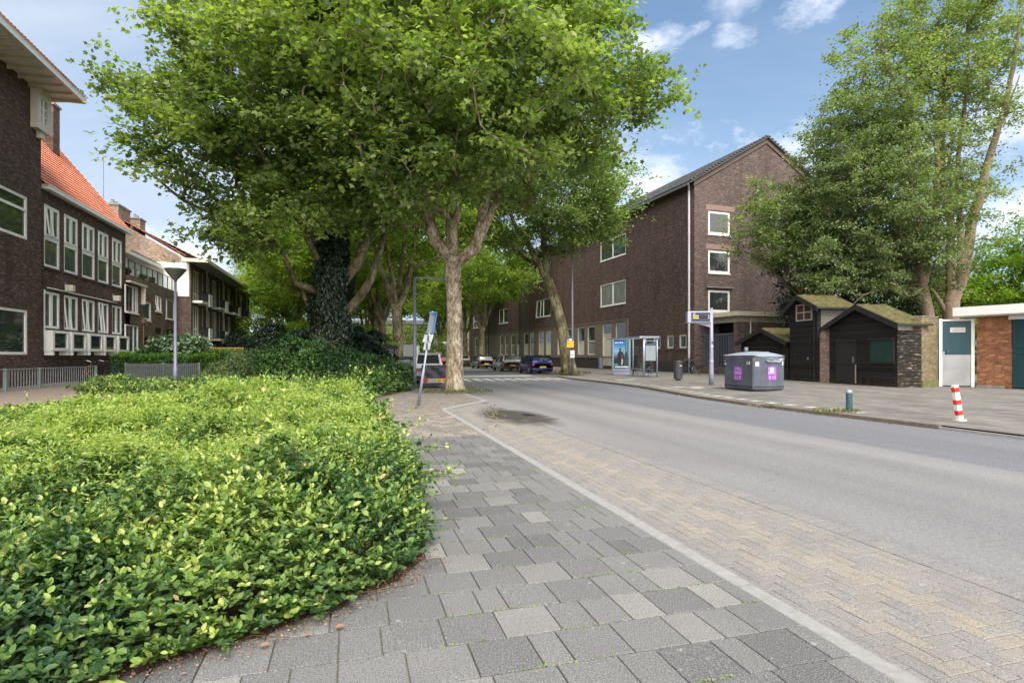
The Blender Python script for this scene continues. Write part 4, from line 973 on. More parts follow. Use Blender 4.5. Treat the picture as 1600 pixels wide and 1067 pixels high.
o = leaves('leaf_litter', T_OVATE, pp, ax, no, RS.uniform(.03,.085,n), RS.uniform(0,1,n), plain('litter', (.20,.155,.085), .8, var=.4, scale=30)); tagset(o, 'dry leaf litter lying along the kerbs and the foot of the sheds', 'leaf litter', kind='stuff')
# moss in the slab joints
pp = []
for i in range(9000):
    row = RS.randint(0, 30); s_ = -1.2+row*W+RS.normal()*.004-.003; t_ = RS.uniform(.4,2.3); 
    if math.sin(t_*5+row*2.1)*math.sin(row*.9+t_) > .15: pp.append(P(s_, t_, -.003))
pp = np.array(pp); n = len(pp); no = RS.normal(size=(n,3))*.5; no[:,2] += 1; ax = RS.normal(size=(n,3)); ax[:,2] = .5
o = leaves('joint_moss', T_DIAM, pp, ax, no, RS.uniform(.008,.019,n), np.clip(RS.normal(size=n)*.2+.2,0,1), M['lf_weed']); tagset(o, 'tiny moss and weeds in the joints of the near slabs', 'moss', kind='stuff')
def wall(mb, x0, x1, z0, z1, holes, y=0.0, rev=.13, back=True):
    xs = sorted({x0, x1, *[min(max(h[0],x0),x1) for h in holes], *[min(max(h[1],x0),x1) for h in holes]})
    zs = sorted({z0, z1, *[h[2] for h in holes], *[h[3] for h in holes]})
    for a, b in zip(xs[:-1], xs[1:]):
        for c, d in zip(zs[:-1], zs[1:]):
            mx, mz = (a+b)/2, (c+d)/2
            if b-a < 1e-5 or d-c < 1e-5 or any(h[0] < mx < h[1] and h[2] < mz < h[3] for h in holes): continue
            mb.quad((a,y,c),(b,y,c),(b,y,d),(a,y,d))
    for h in holes:
        a, b, c, d = max(h[0],x0), min(h[1],x1), h[2], h[3]; r = y+rev
        mb.quad((a,y,c),(a,r,c),(a,r,d),(a,y,d)); mb.quad((b,y,c),(b,r,c),(b,r,d),(b,y,d))
        mb.quad((a,y,c),(b,y,c),(b,r,c),(a,r,c)); mb.quad((a,y,d),(b,y,d),(b,r,d),(a,r,d))
def window(root, x0, x1, z0, z1, vs=(), hs=(), fw=.07, y=.04, fm=None, pm=None, sill=None, name='window', rz=None, org=None, label=None, opened=None):
    fm = fm or M['white']; pm = pm or M['glass']; d = .07
    mb = MB(); w, h = x1-x0, z1-z0
    mb.box(x0,x0+fw,y,y+d,z0,z1); mb.box(x1-fw,x1,y,y+d,z0,z1); mb.box(x0+fw,x1-fw,y+.001,y+d,z0,z0+fw); mb.box(x0+fw,x1-fw,y+.001,y+d,z1-fw,z1)
    for v in vs:
        f, t = (v if isinstance(v, tuple) else (v, fw)); c = x0+w*f; mb.box(c-t/2,c+t/2,y+.002,y+d,z0+fw,z1-fw)
    for v in hs:
        f, t, a, b = (v if isinstance(v, tuple) else (v, fw, 0, 1)); c = z0+h*f; mb.box(x0+max(fw,w*a),x0+min(w-fw,w*b),y+.004,y+d,c-t/2,c+t/2)
    o = mb.build(name, fm, root)
    if label: o['label'] = label
    MB().quad((x0+.02,y+.05,z0+.02),(x1-.02,y+.05,z0+.02),(x1-.02,y+.05,z1-.02),(x0+.02,y+.05,z1-.02)).build('pane', pm, o)
    if sill: MB().box(x0-.06,x1+.06,y-sill,y+.02,z0-.07,z0-.003).build('sill', sill_m[0], o)
    if opened:   # a casement swung outwards: (f0, f1, zf0, zf1)
        a, b, c, e = opened; xa, xb, za, zb = x0+w*a, x0+w*b, z0+h*c, z0+h*e; k = .15
        m2 = MB(); L_ = xb-xa; t = .05
        q = lambda f, z: (xa+L_*f*.86, y-.02-(zb-z)/(zb-za)*k, z)
        for (f0,f1,p,r) in ((0,.14,za,zb),(.86,1,za,zb),(0,1,za,za+t),(0,1,zb-t,zb)):
            A_, B_, C_, D_ = q(f0,p), q(f1,p), q(f1,r), q(f0,r)
            m2.prism([A_,B_,C_,D_], (0,.04,0))
        m2.build('casement', fm, o)
    return o
sill_m = [M['white']]
def tileroof(name, parent, u0, u1, y0, z0, y1, z1, mat_c, tile=(.24,.33), hip=None):
    sl = math.hypot(y1-y0, z1-z0); nu = int((u1-u0)/tile[0])*6; nv = int(sl/tile[1]); dy, dz = (y1-y0)/sl, (z1-z0)/sl; ny, nz = -dz, dy
    V = []; 
    us = np.linspace(u0, u1, nu+1); rows = []
    for j in range(nv):
        for (f, lift) in ((0,.045),(.98,.0)):
            rows.append(((j+f)*sl/nv, lift))
    for (v, lift) in rows:
        hgt_ = lift+.035*np.abs(np.sin(PI*(us-u0)/tile[0]))
        V.append(np.stack([us, y0+dy*v+ny*hgt_, z0+dz*v+nz*hgt_], 1))
    V = np.concatenate(V); nr = len(rows); w = nu+1; F_ = []; T = []
    rs = np.random.RandomState(3); tt = rs.uniform(0,1,(nv, nu//6+1))
    for r in range(nr-1):
        vv = rows[r][0]
        for i in range(nu):
            if hip and us[i+1] > hip(vv): continue
            F_.append((r*w+i, r*w+i+1, (r+1)*w+i+1, (r+1)*w+i)); T.append(tt[r//2, i//6] if r % 2 == 0 else -1)
    F_ = np.array(F_); n = len(F_)
    return npmesh(name, V, F_.ravel(), np.arange(n)*4, np.full(n,4), mat_c, {'tone': np.array(T)}, parent)
def rooftilemat(name, a, b, dark):
    m, nt, out = newmat(name); q = NT(nt); t = q.n('Attribute', attribute_name='tone').outputs['Fac']
    c = q.ramp(t, [(0,a),(1,b)]); c = q.mix(q.fr(t, -.5, -.4, 1, 0), c, dark)
    g = q.noise(q.obj(), 1.2, 5); c = q.mix(q.fr(g, .55, .75, 0, .4), c, tuple(k*.5 for k in a)); q.bsdf(out, c, .7, 0, .4); return m
M['pantile'] = rooftilemat('red_pantile', (.62,.19,.10), (.78,.30,.18), (.20,.05,.03))
M['pantile_old'] = rooftilemat('weathered_pantile', (.42,.18,.13), (.56,.28,.21), (.10,.05,.04))
def pipe(parent, x, y, z0, z1, r, mat, name='downpipe'):
    mb = MB().tube([(x,y,z0),(x,y,z1)], r, 8)
    for k in range(int(z0)+1, int(z1), 3): mb.tube([(x,y,k),(x,y,k+.06)], r*1.35, 8)
    return mb.build(name, mat, parent, smooth=False)
def chimney(parent, x0, x1, y0, y1, z0, z1, mat, pots=2):
    o = MB().box(x0,x1,y0,y1,z0,z1).build('chimney', mat, parent)
    MB().box(x0-.08,x1+.08,y0-.08,y1+.08,z1-.001,z1+.12).build('cap', M['concrete'], o)
    mb = MB()
    for i in range(pots): mb.lathe([(.11,0),(.13,.05),(.10,.3),(.14,.34)], 10, (x0+(x1-x0)*(i+.5)/pots, (y0+y1)/2, z1+.12))
    mb.build('chimney_pot', M['concrete'], o); return o

# =================== the dark brick school on the left
frL = Fr(P(0,-14.35)[:2], R(106))
sch = frthing('school_building', frL, 'dark purple-brown brick school with red pantile roof and tall white-framed windows', 'building')
uT = frL.u(64)[0]; uE = frL.u(196)[0]
Z = lambda px, py: frL.uz(px, py)[1]
zE = 9.45
zu1, zu0, zut = Z(190.6,377.8), Z(190.6,451), Z(190.6,416.6)
zl1, zl0 = Z(190.6,479.7), Z(190.6,523)
zb1, zb0 = Z(190.6,526.5), Z(190.6,555)
wpx = [(68.8,93.5),(100,122),(128,148.3),(153,170),(175,190.6)]
wu = [(frL.u(a)[0], frL.u(b)[0]) for a, b in wpx]
mb = MB(); holes = []
for a, b in wu: holes += [(a,b,zu0,zu1),(a,b,zl0,zl1)]
wall(mb, uT, uE, -.1, zE, holes)
mb.quad((uE,0,-.1),(uE,9,-.1),(uE,9,zE),(uE,0,zE)); mb.poly([(uE,0,zE),(uE,10,zE),(uE,5,zE+6.3)]); mb.quad((uT,9,-.1),(uE,9,-.1),(uE,9,zE),(uT,9,zE))
mb.build('wall', M['brick_left'], sch)
for i, (a, b) in enumerate(wu):
    window(sch, a, b, zu0, zu1, vs=(), hs=[((zut-zu0)/(zu1-zu0), .22, 0, 1)], fw=.13, y=.02, pm=M['glass_l'])
    hh = zu1-zut
    window(sch, a+.13, b-.13, zut+.11, zu1-.13, vs=[(.5,.22)], fw=.07, y=-.012, name='casement', pm=M['glass_l'], opened=(.0,.42,0,1) if i == 0 else None)
    window(sch, a, b, zl0, zl1, vs=[(.5,.24)], fw=.12, y=.02, pm=M['glass_l'], opened=[None,(0,.45,0,1),(0,.45,0,1),(.1,.5,0,1),None][i])
    o = MB()
    o.box(a-.02,b+.12,-.38,-.30,zb0+.22,zb0+.36).box(a-.02,a+.16,-.38,-.30,zb0+.36,zb1-.1).box(b-.08,b+.12,-.38,-.30,zb0+.36,zb1-.1).box(a-.02,b+.12,-.38,-.30,zb1-.1,zb1).box(a-.02,b+.12,-.30,0,zb1-.02,zb1+.03).box(a-.02,b+.12,-.30,0,zb0+.2,zb0+.25).box(a-.02,a+.03,-.30,0,zb0+.25,zb1-.02).box(b+.07,b+.12,-.30,0,zb0+.25,zb1-.02)
    o.box(a+.02,a+.18,-.36,0,zb0,zb0+.2).box(b-.1,b+.06,-.36,0,zb0,zb0+.2)
    w = o.build('window_box', M['white'], sch)
    MB().quad((a+.1,-.32,zb0+.3),(b-.04,-.32,zb0+.3),(b-.04,-.32,zb1-.06),(a+.1,-.32,zb1-.06)).build('pane', M['glass'], w)
    MB().box(a-.06,b+.1,-.05,.02,zu0-.1,zu0-.004).build('sill', plain('dark_sill', (.05,.04,.035), .7), sch)
tileroof('roof', sch, uT-.2, uE+.12, -.28, zE+.16, 5.0, zE+.16+6.6, M['pantile'])
MB().box(uT+.01,uE+.2,-.32,-.02,zE,zE+.24).build('gutter', M['white'], sch)
MB().box(uT,uE+.1,4.9,5.1,zE+6.7,zE+6.9).build('ridge', M['pantile'], sch)
mb = MB()
for k in range(9): mb.box(uT+.1+k*.35, uT+.42+k*.35, 3.7-.0*k, 4.1, zE+5.0, zE+5.5)
mb2 = MB().tube([(uT+.5,-.05,Z(66,448)),(uE-1.6,-.05,Z(66,448))], .03, 6); mb2.build('conduit', M['white'], sch)
for px, py in [(101,449),(176,465)]:
    u, z = frL.uz(px, py); o = MB().box(u-.16,u+.16,-.42,-.06,z-.22,z+.12).build('wall_lamp', M['cream'], sch, bevel=.03); 
    MB().box(u-.05,u+.05,-.06,0,z-.05,z+.25).build('bracket', M['metal_grey'], o)
MB().box(uT+.25,uT+.31,-.04,.02,2.2,4.6).build('downpipe', M['white'], sch)
uc0, uc1 = frL.u(75)[0]+3.0, frL.u(91)[0]+3.4
chimney(sch, uE-2.9, uE-2.1, 2.8, 3.5, zE+2, 1.4+(555-168)*34.2/880, M['brick_mid'], 1)
# tall wing
yT = -.25
def zt(px, py): return frT.uz(px, py)[1]
frT = Fr((frL.A[0]+.25*frL.s, frL.A[1]-.25*frL.c), frL.a)
uT2 = frT.u(64)[0]
wa = (frT.u(-60)[0], frT.u(43)[0]); wz = (zt(43,375.5), zt(43,308.7)); wz2 = (zt(43.5,554), zt(43.5,485))
mb = MB(); wall(mb, 14, uT2, -.1, 13.8, [(wa[0],wa[1],*wz),(wa[0],wa[1],*wz2)], y=yT)
mb.quad((uT2,yT,-.1),(uT2,9,-.1),(uT2,9,13.8),(uT2,yT,13.8)); mb.quad((14,yT,-.1),(14,9,-.1),(14,9,13.8),(14,yT,13.8)); mb.quad((14,9,-.1),(uT2,9,-.1),(uT2,9,13.8),(14,9,13.8))
mb.build('wall', M['brick_left'], sch)
window(sch, wa[0], wa[1], *wz, hs=[(.68,.12,0,1)], fw=.13, y=yT+.02)
window(sch, wa[0], wa[1], *wz2, fw=.12, y=yT+.02, pm=M['glass'])
zS = frT.uz(52,135)[1]; ov = 1.45
so = MB(); so.box(12,uT2+.75,yT-ov,3,zS+.02,zS+.10); so.build('soffit', M['white'], sch)
mb = MB()
for k in range(16):
    u = uT2+.5-k*.82; mb.add([(u,yT-ov+.1,zS+.02),(u+.1,yT-ov+.1,zS+.02),(u+.1,yT,zS+.02),(u,yT,zS+.02),(u,yT-ov+.1,zS-.05),(u+.1,yT-ov+.1,zS-.05),(u+.1,yT,zS-.2),(u,yT,zS-.2)], [(0,1,2,3),(4,5,6,7),(0,1,5,4),(1,2,6,5),(3,0,4,7)])
mb.build('eaves_bracket', M['cream'], sch)
MB().box(12,uT2+.81,yT-ov-.08,yT-ov,zS-.02,zS+.28).box(uT2+.75,uT2+.83,yT-ov,3,zS-.02,zS+.28).build('fascia', M['white'], sch)
pit = 1.0
tileroof('roof', sch, 12, uT2+.85, yT-ov-.12, zS+.24, yT-ov+5.5, zS+.24+5.5*pit, M['pantile_old'], hip=lambda v: uT2+.85-v*.707)
MB().poly([(uT2+.85,yT-ov-.1,zS+.26),(uT2+.85,yT-ov+11,zS+.26),(uT2-4.65,yT-ov+5.5,zS+5.7)]).build('roof_end', M['pantile_old'], sch)
# corner oriel window of the tall wing
oa, ob_ = frT.u(47.5)[0], frT.u(68.5)[0]; oz0, oz1 = frT.uz(50,200)[1], zS-.02
mb = MB().box(oa,oa+.28,yT-.3,yT+.6,oz0,oz1).box(ob_-.28,ob_,yT-.3,yT+.6,oz0,oz1).box(oa+.28,ob_-.28,yT-.3,yT+.6,oz0,oz0+.35).box(oa+.28,ob_-.28,yT-.3,yT+.6,oz1-.5,oz1)
mb.box(oa+.5,oa+.8,yT-.2,yT,oz0-.3,oz0)
w = mb.build('oriel_window', M['cream'], sch)
mb = MB(); xm = (oa+ob_)/2; mb.box(xm-.06,xm+.06,yT-.26,yT-.2,oz0+.35,oz1-.5)
for k in (1,2): zz = oz0+.35+(oz1-oz0-.85)*k/3; mb.box(oa+.28,ob_-.28,yT-.25,yT-.2,zz-.03,zz+.03)
mb.build('glazing_bars', M['white'], w)
MB().quad((oa+.2,yT-.18,oz0+.3),(ob_-.2,yT-.18,oz0+.3),(ob_-.2,yT-.18,oz1-.4),(oa+.2,yT-.18,oz1-.4)).build('pane', M['glass_curtain'], w)

# =================== terraced house with a roof terrace
fr2 = Fr(P(0,-14.1)[:2], R(106))
b2 = frthing('terraced_house', fr2, 'low brown brick house with a railed roof terrace and white penthouse', 'house')
x0, x1 = uE+.02, 53.78; zP = 6.75
W2 = lambda a, b, pt, yt, pb, yb: (fr2.u(a)[0], fr2.u(b)[0], fr2.uz(pb,yb)[1], fr2.uz(pt,yt)[1])
wins = [W2(197.4,216.4,216.4,449.8,216.4,490.8), W2(197.4,216.7,216.7,509,216.7,551), W2(224.7,236.6,224.7,469.8,236.6,501.7), W2(242.7,253,242.7,461,253,488.6), W2(258.7,273.5,258.7,465.8,271.8,500), W2(243,252.5,243,512,243,521.5), W2(259.5,276,259.5,514,259.5,524), W2(223.6,231.5,223.6,526,223.6,552)]
mb = MB(); wall(mb, x0, x1, -.1, zP, wins); mb.quad((x0,9,-.1),(x1,9,-.1),(x1,9,zP),(x0,9,zP)); mb.quad((x0,0,zP-.12),(x1,0,zP-.12),(x1,9,zP-.12),(x0,9,zP-.12)); mb.box(x0,x1,.003,.25,zP-.3,zP-.002)
mb.build('wall', M['brick_mid'], b2)
window(b2, *wins[0], vs=[(.62,.14),(.85,.08)], fw=.09, sill=.1); window(b2, *wins[1], vs=[(.66,.08)], fw=.08, pm=M['glass_green']); window(b2, *wins[2], fw=.14, pm=M['glass_green'], sill=.06)
window(b2, *wins[3], vs=[.5], fw=.12, sill=.08, opened=(0,.4,0,1)); window(b2, *wins[4], vs=[(.2,.1)], fw=.07, sill=.1)
window(b2, *wins[5], fw=.03, fm=M['dark_metal'], pm=M['black']); window(b2, *wins[6], fw=.03, fm=M['dark_metal'], pm=M['black'])
window(b2, *wins[7], fw=.06, fm=M['dark_metal'], pm=M['black'], name='door')
MB().box(wins[0][0]-.1,wins[0][1]+.9,-.28,0,wins[0][3]+.12,wins[0][3]+.24).box(wins[0][1]+.5,wins[0][1]+.62,-.26,-.0,wins[0][3]-1.1,wins[0][3]+.12).build('lintel_canopy', M['cream'], b2)
u, z = fr2.uz(222.5,505); pipe(b2, u, -.06, 0, z, .05, plain('copper_pipe',(.2,.12,.08),.6)); MB().box(u-.2,u+.2,-.2,-.001,z,z+.3).build('vent_box', plain('copper_pipe',(.2,.12,.08),.6), b2)
# terrace rail
rail = MB(); rail.box(x0,x1,.08,.12,zP+.98,zP+1.03); nps = 9
for i in range(nps+1): xx = x0+.02+(x1-x0-.06)*i/nps; rail.box(xx-.02,xx+.02,.07,.13,zP,zP+.98)
r_ = rail.build('railing', M['dark_metal'], b2)
mgl = plain('rail_glass', (.35,.40,.45), .1, 0, .6, var=.05); mgl2, nt_, out_ = newmat('clear_rail_glass'); q_ = NT(nt_)
tb = q_.n('BsdfTransparent', {'Color': (.75,.82,.85,1)}); gb = q_.n('BsdfGlossy', {'Color': (.8,.85,.9,1), 'Roughness': .05}); mx = q_.n('MixShader', {0: .22, 1: tb.outputs[0], 2: gb.outputs[0]}); nt_.links.new(mx.outputs[0], out_.inputs[0]); M['clear'] = mgl2
MB().quad((x0,.10,zP+.05),(x1,.10,zP+.05),(x1,.10,zP+.95),(x0,.10,zP+.95)).build('rail_panel', M['clear'], r_)
px0_, px1_ = x0, fr2.u(246)[0]+.4; yb = 1.5; zq = 8.6
ph = [(x0+1.2,x0+2.3,zP-.1,zq-.65),(x0+3.9,x0+4.8,zP-.1,zq-.7),(x0+5.0,x0+7.4,zP-.1,zq-.6)]
mb = MB(); wall(mb, x0, 53.6, zP-.1, zq, ph, y=yb); mb.build('penthouse_wall', M['white'], b2)
for h in ph: window(b2, *h, vs=[.5] if h[1]-h[0] > 1.5 else (), y=yb+.04, fw=.08, pm=M['glass_curtain'])
MB().box(x0,53.6,yb-.5,8,zq,zq+.26).build('roof', M['white'], b2)
mb = MB().box(x0+4,53.6,yb-.3,yb-.25,zq+.26,zq+.45)
mb.build('roof_edge', M['dark_metal'], b2)
u = x0+1.9
def potplant(label, x, y, z, seed):
    X = b2.matrix_world if False else None
    wx = fr2.A[0]+fr2.c*x-fr2.s*y; wy = fr2.A[1]+fr2.s*x+fr2.c*y
    rt = empty('potted_plant', (wx,wy,z), 0, label, 'potted plant', 'plants standing on the roof terrace')
    MB().lathe([(.12,0),(.17,.3),(.18,.32)], 10).build('pot', M['dark_metal'], rt); r2 = np.random.RandomState(seed); n = 90
    leaves('leaf_spray', T_NARROW, np.tile([[0,0,.3]],(n,1)), r2.normal(size=(n,3))*np.array([.6,.6,.3])+np.array([0,0,.8]), r2.normal(size=(n,3)), r2.uniform(.25,.55,n), r2.uniform(0,1,n), M['lf_shrub'], rt)
potplant('small spiky pot plant at the left end of the roof terrace', u-.6, .6, zP-.1, 1); potplant('bushy pot plant in the middle of the roof terrace rail', u+2.4, .6, zP-.1, 2)
rt = empty('garden_chair', (fr2.A[0]+fr2.c*(x0+8.0)-fr2.s*1.0, fr2.A[1]+fr2.s*(x0+8.0)+fr2.c*1.0, zP-.11), R(60), 'dark garden chair standing on the roof terrace', 'chair')
MB().box(-.25,.25,-.25,.25,.42,.47).build('seat', M['dark_metal'], rt); MB().box(-.25,.25,.22,.27,.47,1.0).build('backrest', M['dark_metal'], rt)
for sx in (-.22,.22):
    for sy in (-.22,.22): MB().tube([(sx,sy,0),(sx,sy,.42)], .02, 6).build('leg', M['dark_metal'], rt)

# =================== flats with balconies
fr3 = Fr(P(0,-13.1)[:2], R(106))
b3 = frthing('apartment_building', fr3, 'three-storey brown brick flats with white-panelled balconies and a deep white eaves board', 'building')
x0, x1 = 53.8, 82.7; zE3 = 9.3
def zz3(px, py): return fr3.uz(px, py)[1]
mb = MB(); bays = []; Wb = (x1-x0-.6)/4
fl = [(0.1,2.55),(3.15,5.75),(6.25,8.9)]
for k in range(4):
    a = x0+.6+k*Wb
    for f0, f1 in fl: bays += [(a+.05, a+2.6, f0, f1), (a+3.1, a+4.3, f0, f1), (a+4.9, a+Wb-.35, f0, f1)]
wall(mb, x0, x1, -.1, zE3, bays, rev=.30)
mb.quad((x0,0,-.1),(x0,10,-.1),(x0,10,zE3),(x0,0,zE3)); mb.quad((x1,0,-.1),(x1,10,-.1),(x1,10,zE3),(x1,0,zE3)); mb.quad((x0,10,-.1),(x1,10,-.1),(x1,10,zE3),(x0,10,zE3))
mb.poly([(x0,.2,zE3-.01),(x0,10,zE3-.01),(x0,5.2,zE3+3.1)]); mb.poly([(x1,0,zE3),(x1,10,zE3),(x1,5.2,zE3+3.1)])
mb.build('wall', M['brick_mid'], b3)
# light brick gable upper part, white render below
MB().prism([(x0-.03,.3,9.26),(x0-.03,9.6,9.26),(x0-.03,5.2,zE3+3.05),(x0-.03,.3,zE3+.2)], (.025,0,0)).build('gable_brick', M['brick_chim'], b3)
MB().prism([(x0-.06,.12,6.4),(x0-.06,5.0,6.4),(x0-.06,5.0,9.25),(x0-.06,.12,9.25)], (.028,0,0)).build('gable_render', M['white'], b3)
for i, h in enumerate(bays):
    c = i % 3; a, b = h[0], h[1]
    window(b3, a, b, h[2], h[3], vs=[(.35,.1),(.7,.08)] if c == 0 else [(.5,.1)] , hs=[(.22,.08,0,1)] if c != 1 else (), fw=.11, y=.18, pm=M['glass'] if (i*7) % 3 else M['glass_curtain'])
for k in range(4):
    a = x0+.6+k*Wb
    for j, zf in enumerate((2.85, 5.95)):
        o = MB().box(a-.1,a+3.3,-.75,.05,zf-.02,zf+.18).build('balcony', M['white'], b3)
        MB().box(a+2.3,a+3.45,-.82,-.70,zf-.15,zf+.98).build('screen', M['white'], o)
        r = MB(); r.box(a-.1,a+2.3,-.74,-.70,zf+.98,zf+1.03)
        for q in range(20): r.box(a-.08+q*.12,a-.06+q*.12,-.73,-.71,zf+.18,zf+.98)
        r.build('railing', M['dark_metal'], o)
        if k in (1,2):
            o2 = MB().box(a+4.6,a+Wb-.2,-.45,.05,zf-.02,zf+.14).build('balcony', M['white'], b3); 
            r = MB(); r.box(a+4.6,a+Wb-.2,-.44,-.40,zf+.9,zf+.95)
            for q in range(16): r.box(a+4.62+q*.13,a+4.64+q*.13,-.43,-.41,zf+.14,zf+.9)
            r.build('railing', M['dark_metal'], o2)
    pipe(b3, a+4.6, -.08, 0, zE3, .06, M['cream'])
MB().box(x0-.9,x1+.5,-1.5,-1.38,zE3-.05,zE3+.25).box(x0-.9,x0-.8,-1.38,.5,zE3-.05,zE3+.25).build('fascia', M['cream'], b3)
MB().box(x0-.8,x1+.5,-1.38,.3,zE3+.02,zE3+.14).build('soffit', plain('grey_soffit', (.3,.28,.25), .8), b3)
tileroof('roof', b3, x0-.1, x1, -1.0, zE3+.15, 5.2, zE3+3.3, M['pantile_old'], tile=(.3,.4))
tileroof('roof', b3, x0-.12, x0+.25, .4, zE3+.55, 5.2, zE3+3.38, M['pantile'], tile=(.3,.4))
chimney(b3, x0-.2, x0+1.5, 5.0, 6.9, 6, 1.4+(555-329)*47.5/880, M['brick_chim'], 2)
for px, py in [(224,345),(262,383),(303,399),(324,410)]:
    u, z = fr3.uz(px, py); u = u-3.2; chimney(b3, u, u+1.3, 4.6, 5.6, zE3+2, zE3+4.0, M['brick_chim'], 2)
MB().tube([(x0+1,6.8,11),(x0+1,6.8,18)], .025, 4).build('antenna', M['metal_grey'], b3)
# far low building at the end of the road
fb = empty('far_building', G(640,150), 0, 'pale distant building glimpsed between the trees at the end of the street', 'building')
mb = MB(); hl = [(x,x+1.4,z,z+1.6) for x in range(-28,30,3) for z in (1.2,4.2,7.2)]; wall(mb, -30, 30, 0, 9.6, hl); mb.quad((-30,8,0),(30,8,0),(30,8,9.6),(-30,8,9.6)); mb.build('wall', plain('pale_grey_render', (.22,.19,.17), .8), fb)
for h in hl: MB().quad((h[0],.1,h[2]),(h[1],.1,h[2]),(h[1],.1,h[3]),(h[0],.1,h[3])).build('window', M['glass'], fb)
MB().prism([(-30.5,-.4,9.6),(-30.5,8.4,9.6),(-30.5,4,11.0)], (61,0,0)).build('roof', M['slate'], fb)

# =================== the long brick building on the right
Cc = (14.25,44.0); aR = R(-70.6); Lr = 67.6
frR = Fr((Cc[0]-Lr*math.cos(aR), Cc[1]-Lr*math.sin(aR)), aR)
br = frthing('brick_building', frR, 'long dark red-brown brick building with steep grey tiled gable roof and few white windows', 'building')
ZE = 14.95; RZ = 19.1; HW = 7.05
def W3(a, b, pt, yt, pb, yb): return (frR.u(a)[0], frR.u(b)[0], frR.uz(pb,yb)[1], frR.uz(pt,yt)[1])
up1 = [(938,977.5),(838,860),(779.7,793.6),(739.5,749.7)]
z1 = (frR.uz(977.5,473.4)[1], frR.uz(977.5,436.3)[1]); z2 = (frR.uz(978,396.5)[1], frR.uz(978,363.5)[1])
holes = []; dbl = []
for a, b in up1:
    for z in (z1, z2): h = (frR.u(a)[0], frR.u(b)[0], *z); holes.append(h); dbl.append(h)
gz1 = frR.uz(913.4,510.5)[1]; gz0 = frR.uz(913.4,554.5)[1]
gpx = [(902.5,913.4),(918,930),(883.7,893),(871,879.5),(841.8,850.3),(853.5,861.3),(818.7,826),(828,835),(798.4,804.8),(807,813.3),(781.4,786.3),(789,793.6),(755,758.2),(760.5,764),(742.5,745.8),(749,752.2)]
gw = [(frR.u(a)[0], frR.u(b)[0], gz0, gz1) for a, b in gpx]
dr = (frR.u(941.8)[0], frR.u(956)[0], .35, gz1); lw = (frR.u(962)[0], frR.u(978)[0], gz0, gz1)
sm = [(frR.u(a)[0], frR.u(b)[0], frR.uz(1061,544)[1], frR.uz(1061,523)[1]) for a, b in [(1061,1072.5),(1042,1052.4),(1021,1032)]]
holes += gw+[dr,lw]+sm
mb = MB(); wall(mb, 0, Lr, -.1, ZE, holes, rev=.16)
mb.quad((0,0,-.1),(0,2*HW,-.1),(0,2*HW,ZE),(0,0,ZE)); mb.poly([(0,0,ZE),(0,2*HW,ZE),(0,HW,RZ)]); mb.quad((0,2*HW,-.1),(Lr,2*HW,-.1),(Lr,2*HW,ZE),(0,2*HW,ZE))
mb.build('wall', M['brick_right'], br)
for h in dbl: window(br, *h, vs=[(.5,.16)], fw=.10, y=.03, sill=.08, pm=M['glass'] if h[2] > 8 else M['glass_curtain'] if h[0] > 50 else M['glass'], opened=(.02,.42,.0,.9) if (abs(h[0]-frR.u(838)[0]) < .1 and h[2] < 8) else None)
for i, h in enumerate(gw): window(br, *h, hs=[(.48,.12,0,1)], fw=.14, y=.03, fm=M['cream'], pm=M['glass'])
for i, h in enumerate(gw):  # pale or yellow blinds behind the lower panes
    MB().quad((h[0]+.14,.075,h[2]+.12),(h[1]-.14,.075,h[2]+.12),(h[1]-.14,.075,(h[2]+h[3])/2-.1),(h[0]+.14,.075,(h[2]+h[3])/2-.1)).build('blind', M['glass_yellow'] if i in (4,5) else M['glass_curtain'] if i % 3 else M['cream'], br)
o = MB().box(dr[0],dr[1],.06,.12,.35,gz1-1.1).box(dr[0],dr[0]+.1,.0,.06,.35,gz1).box(dr[1]-.1,dr[1],.0,.06,.35,gz1).box(dr[0]+.1,dr[1]-.1,.01,.07,gz1-1.1,gz1-.98).box(dr[0]+.1,dr[1]-.1,.01,.07,gz1-.1,gz1).build('door', M['cream'], br)
MB().quad((dr[0]+.1,.065,gz1-.98),(dr[1]-.1,.065,gz1-.98),(dr[1]-.1,.065,gz1-.1),(dr[0]+.1,.065,gz1-.1)).build('pane', M['glass'], o)
MB().box(dr[0]+.18,dr[0]+.3,.0,.06,1.2,1.3).build('handle', M['rim'], o)
window(br, *lw, fw=.12, y=.03, fm=M['cream'], hs=[(.48,.1,0,1)])
for h in sm: window(br, *h, fw=.14, y=.05, fm=M['cream'], pm=M['glass_green']); MB().box(h[0]-.15,h[1]+.15,-.06,.02,h[2]-.14,h[2]-.02).build('sill', M['brick_right'], br)
# stone surround band
xs0, xs1 = frR.u(742)[0]-.8, frR.u(980)[0]+.25; zb = gz1+.22
mb = MB(); hol = [(h[0]-.02,h[1]+.02,gz0-.1,gz1) for h in gw]+[(dr[0]-.02,dr[1]+.02,gz0-.5,gz1),(lw[0]-.02,lw[1]+.02,gz0-.1,gz1)]
hol = [(a,b,max(c,gz0-.32),d) for a,b,c,d in hol]
wall(mb, xs0, xs1, gz0-.32, zb+.12, [(a,b,max(c,gz0-.319),d) for a,b,c,d in hol], y=-.05, rev=.05)
mb.quad((xs1,-.05,gz0-.32),(xs1,0,gz0-.32),(xs1,0,zb+.12),(xs1,-.05,zb+.12)); mb.box(xs0,xs1,-.10,-.05,zb,zb+.12).box(xs0,xs1,-.10,-.05,gz0-.30,gz0-.16)
mb.build('stone_surround', M['stone'], br)
mb = MB()
mb.box(xs0,dr[0]-.5,-.06,0,-.1,gz0-.45); mb.box(dr[1]+.5,Lr,-.06,0,-.1,.9)
mb.build('plinth', plain('dark_plinth', (.035,.03,.028), .8, var=.3), br)
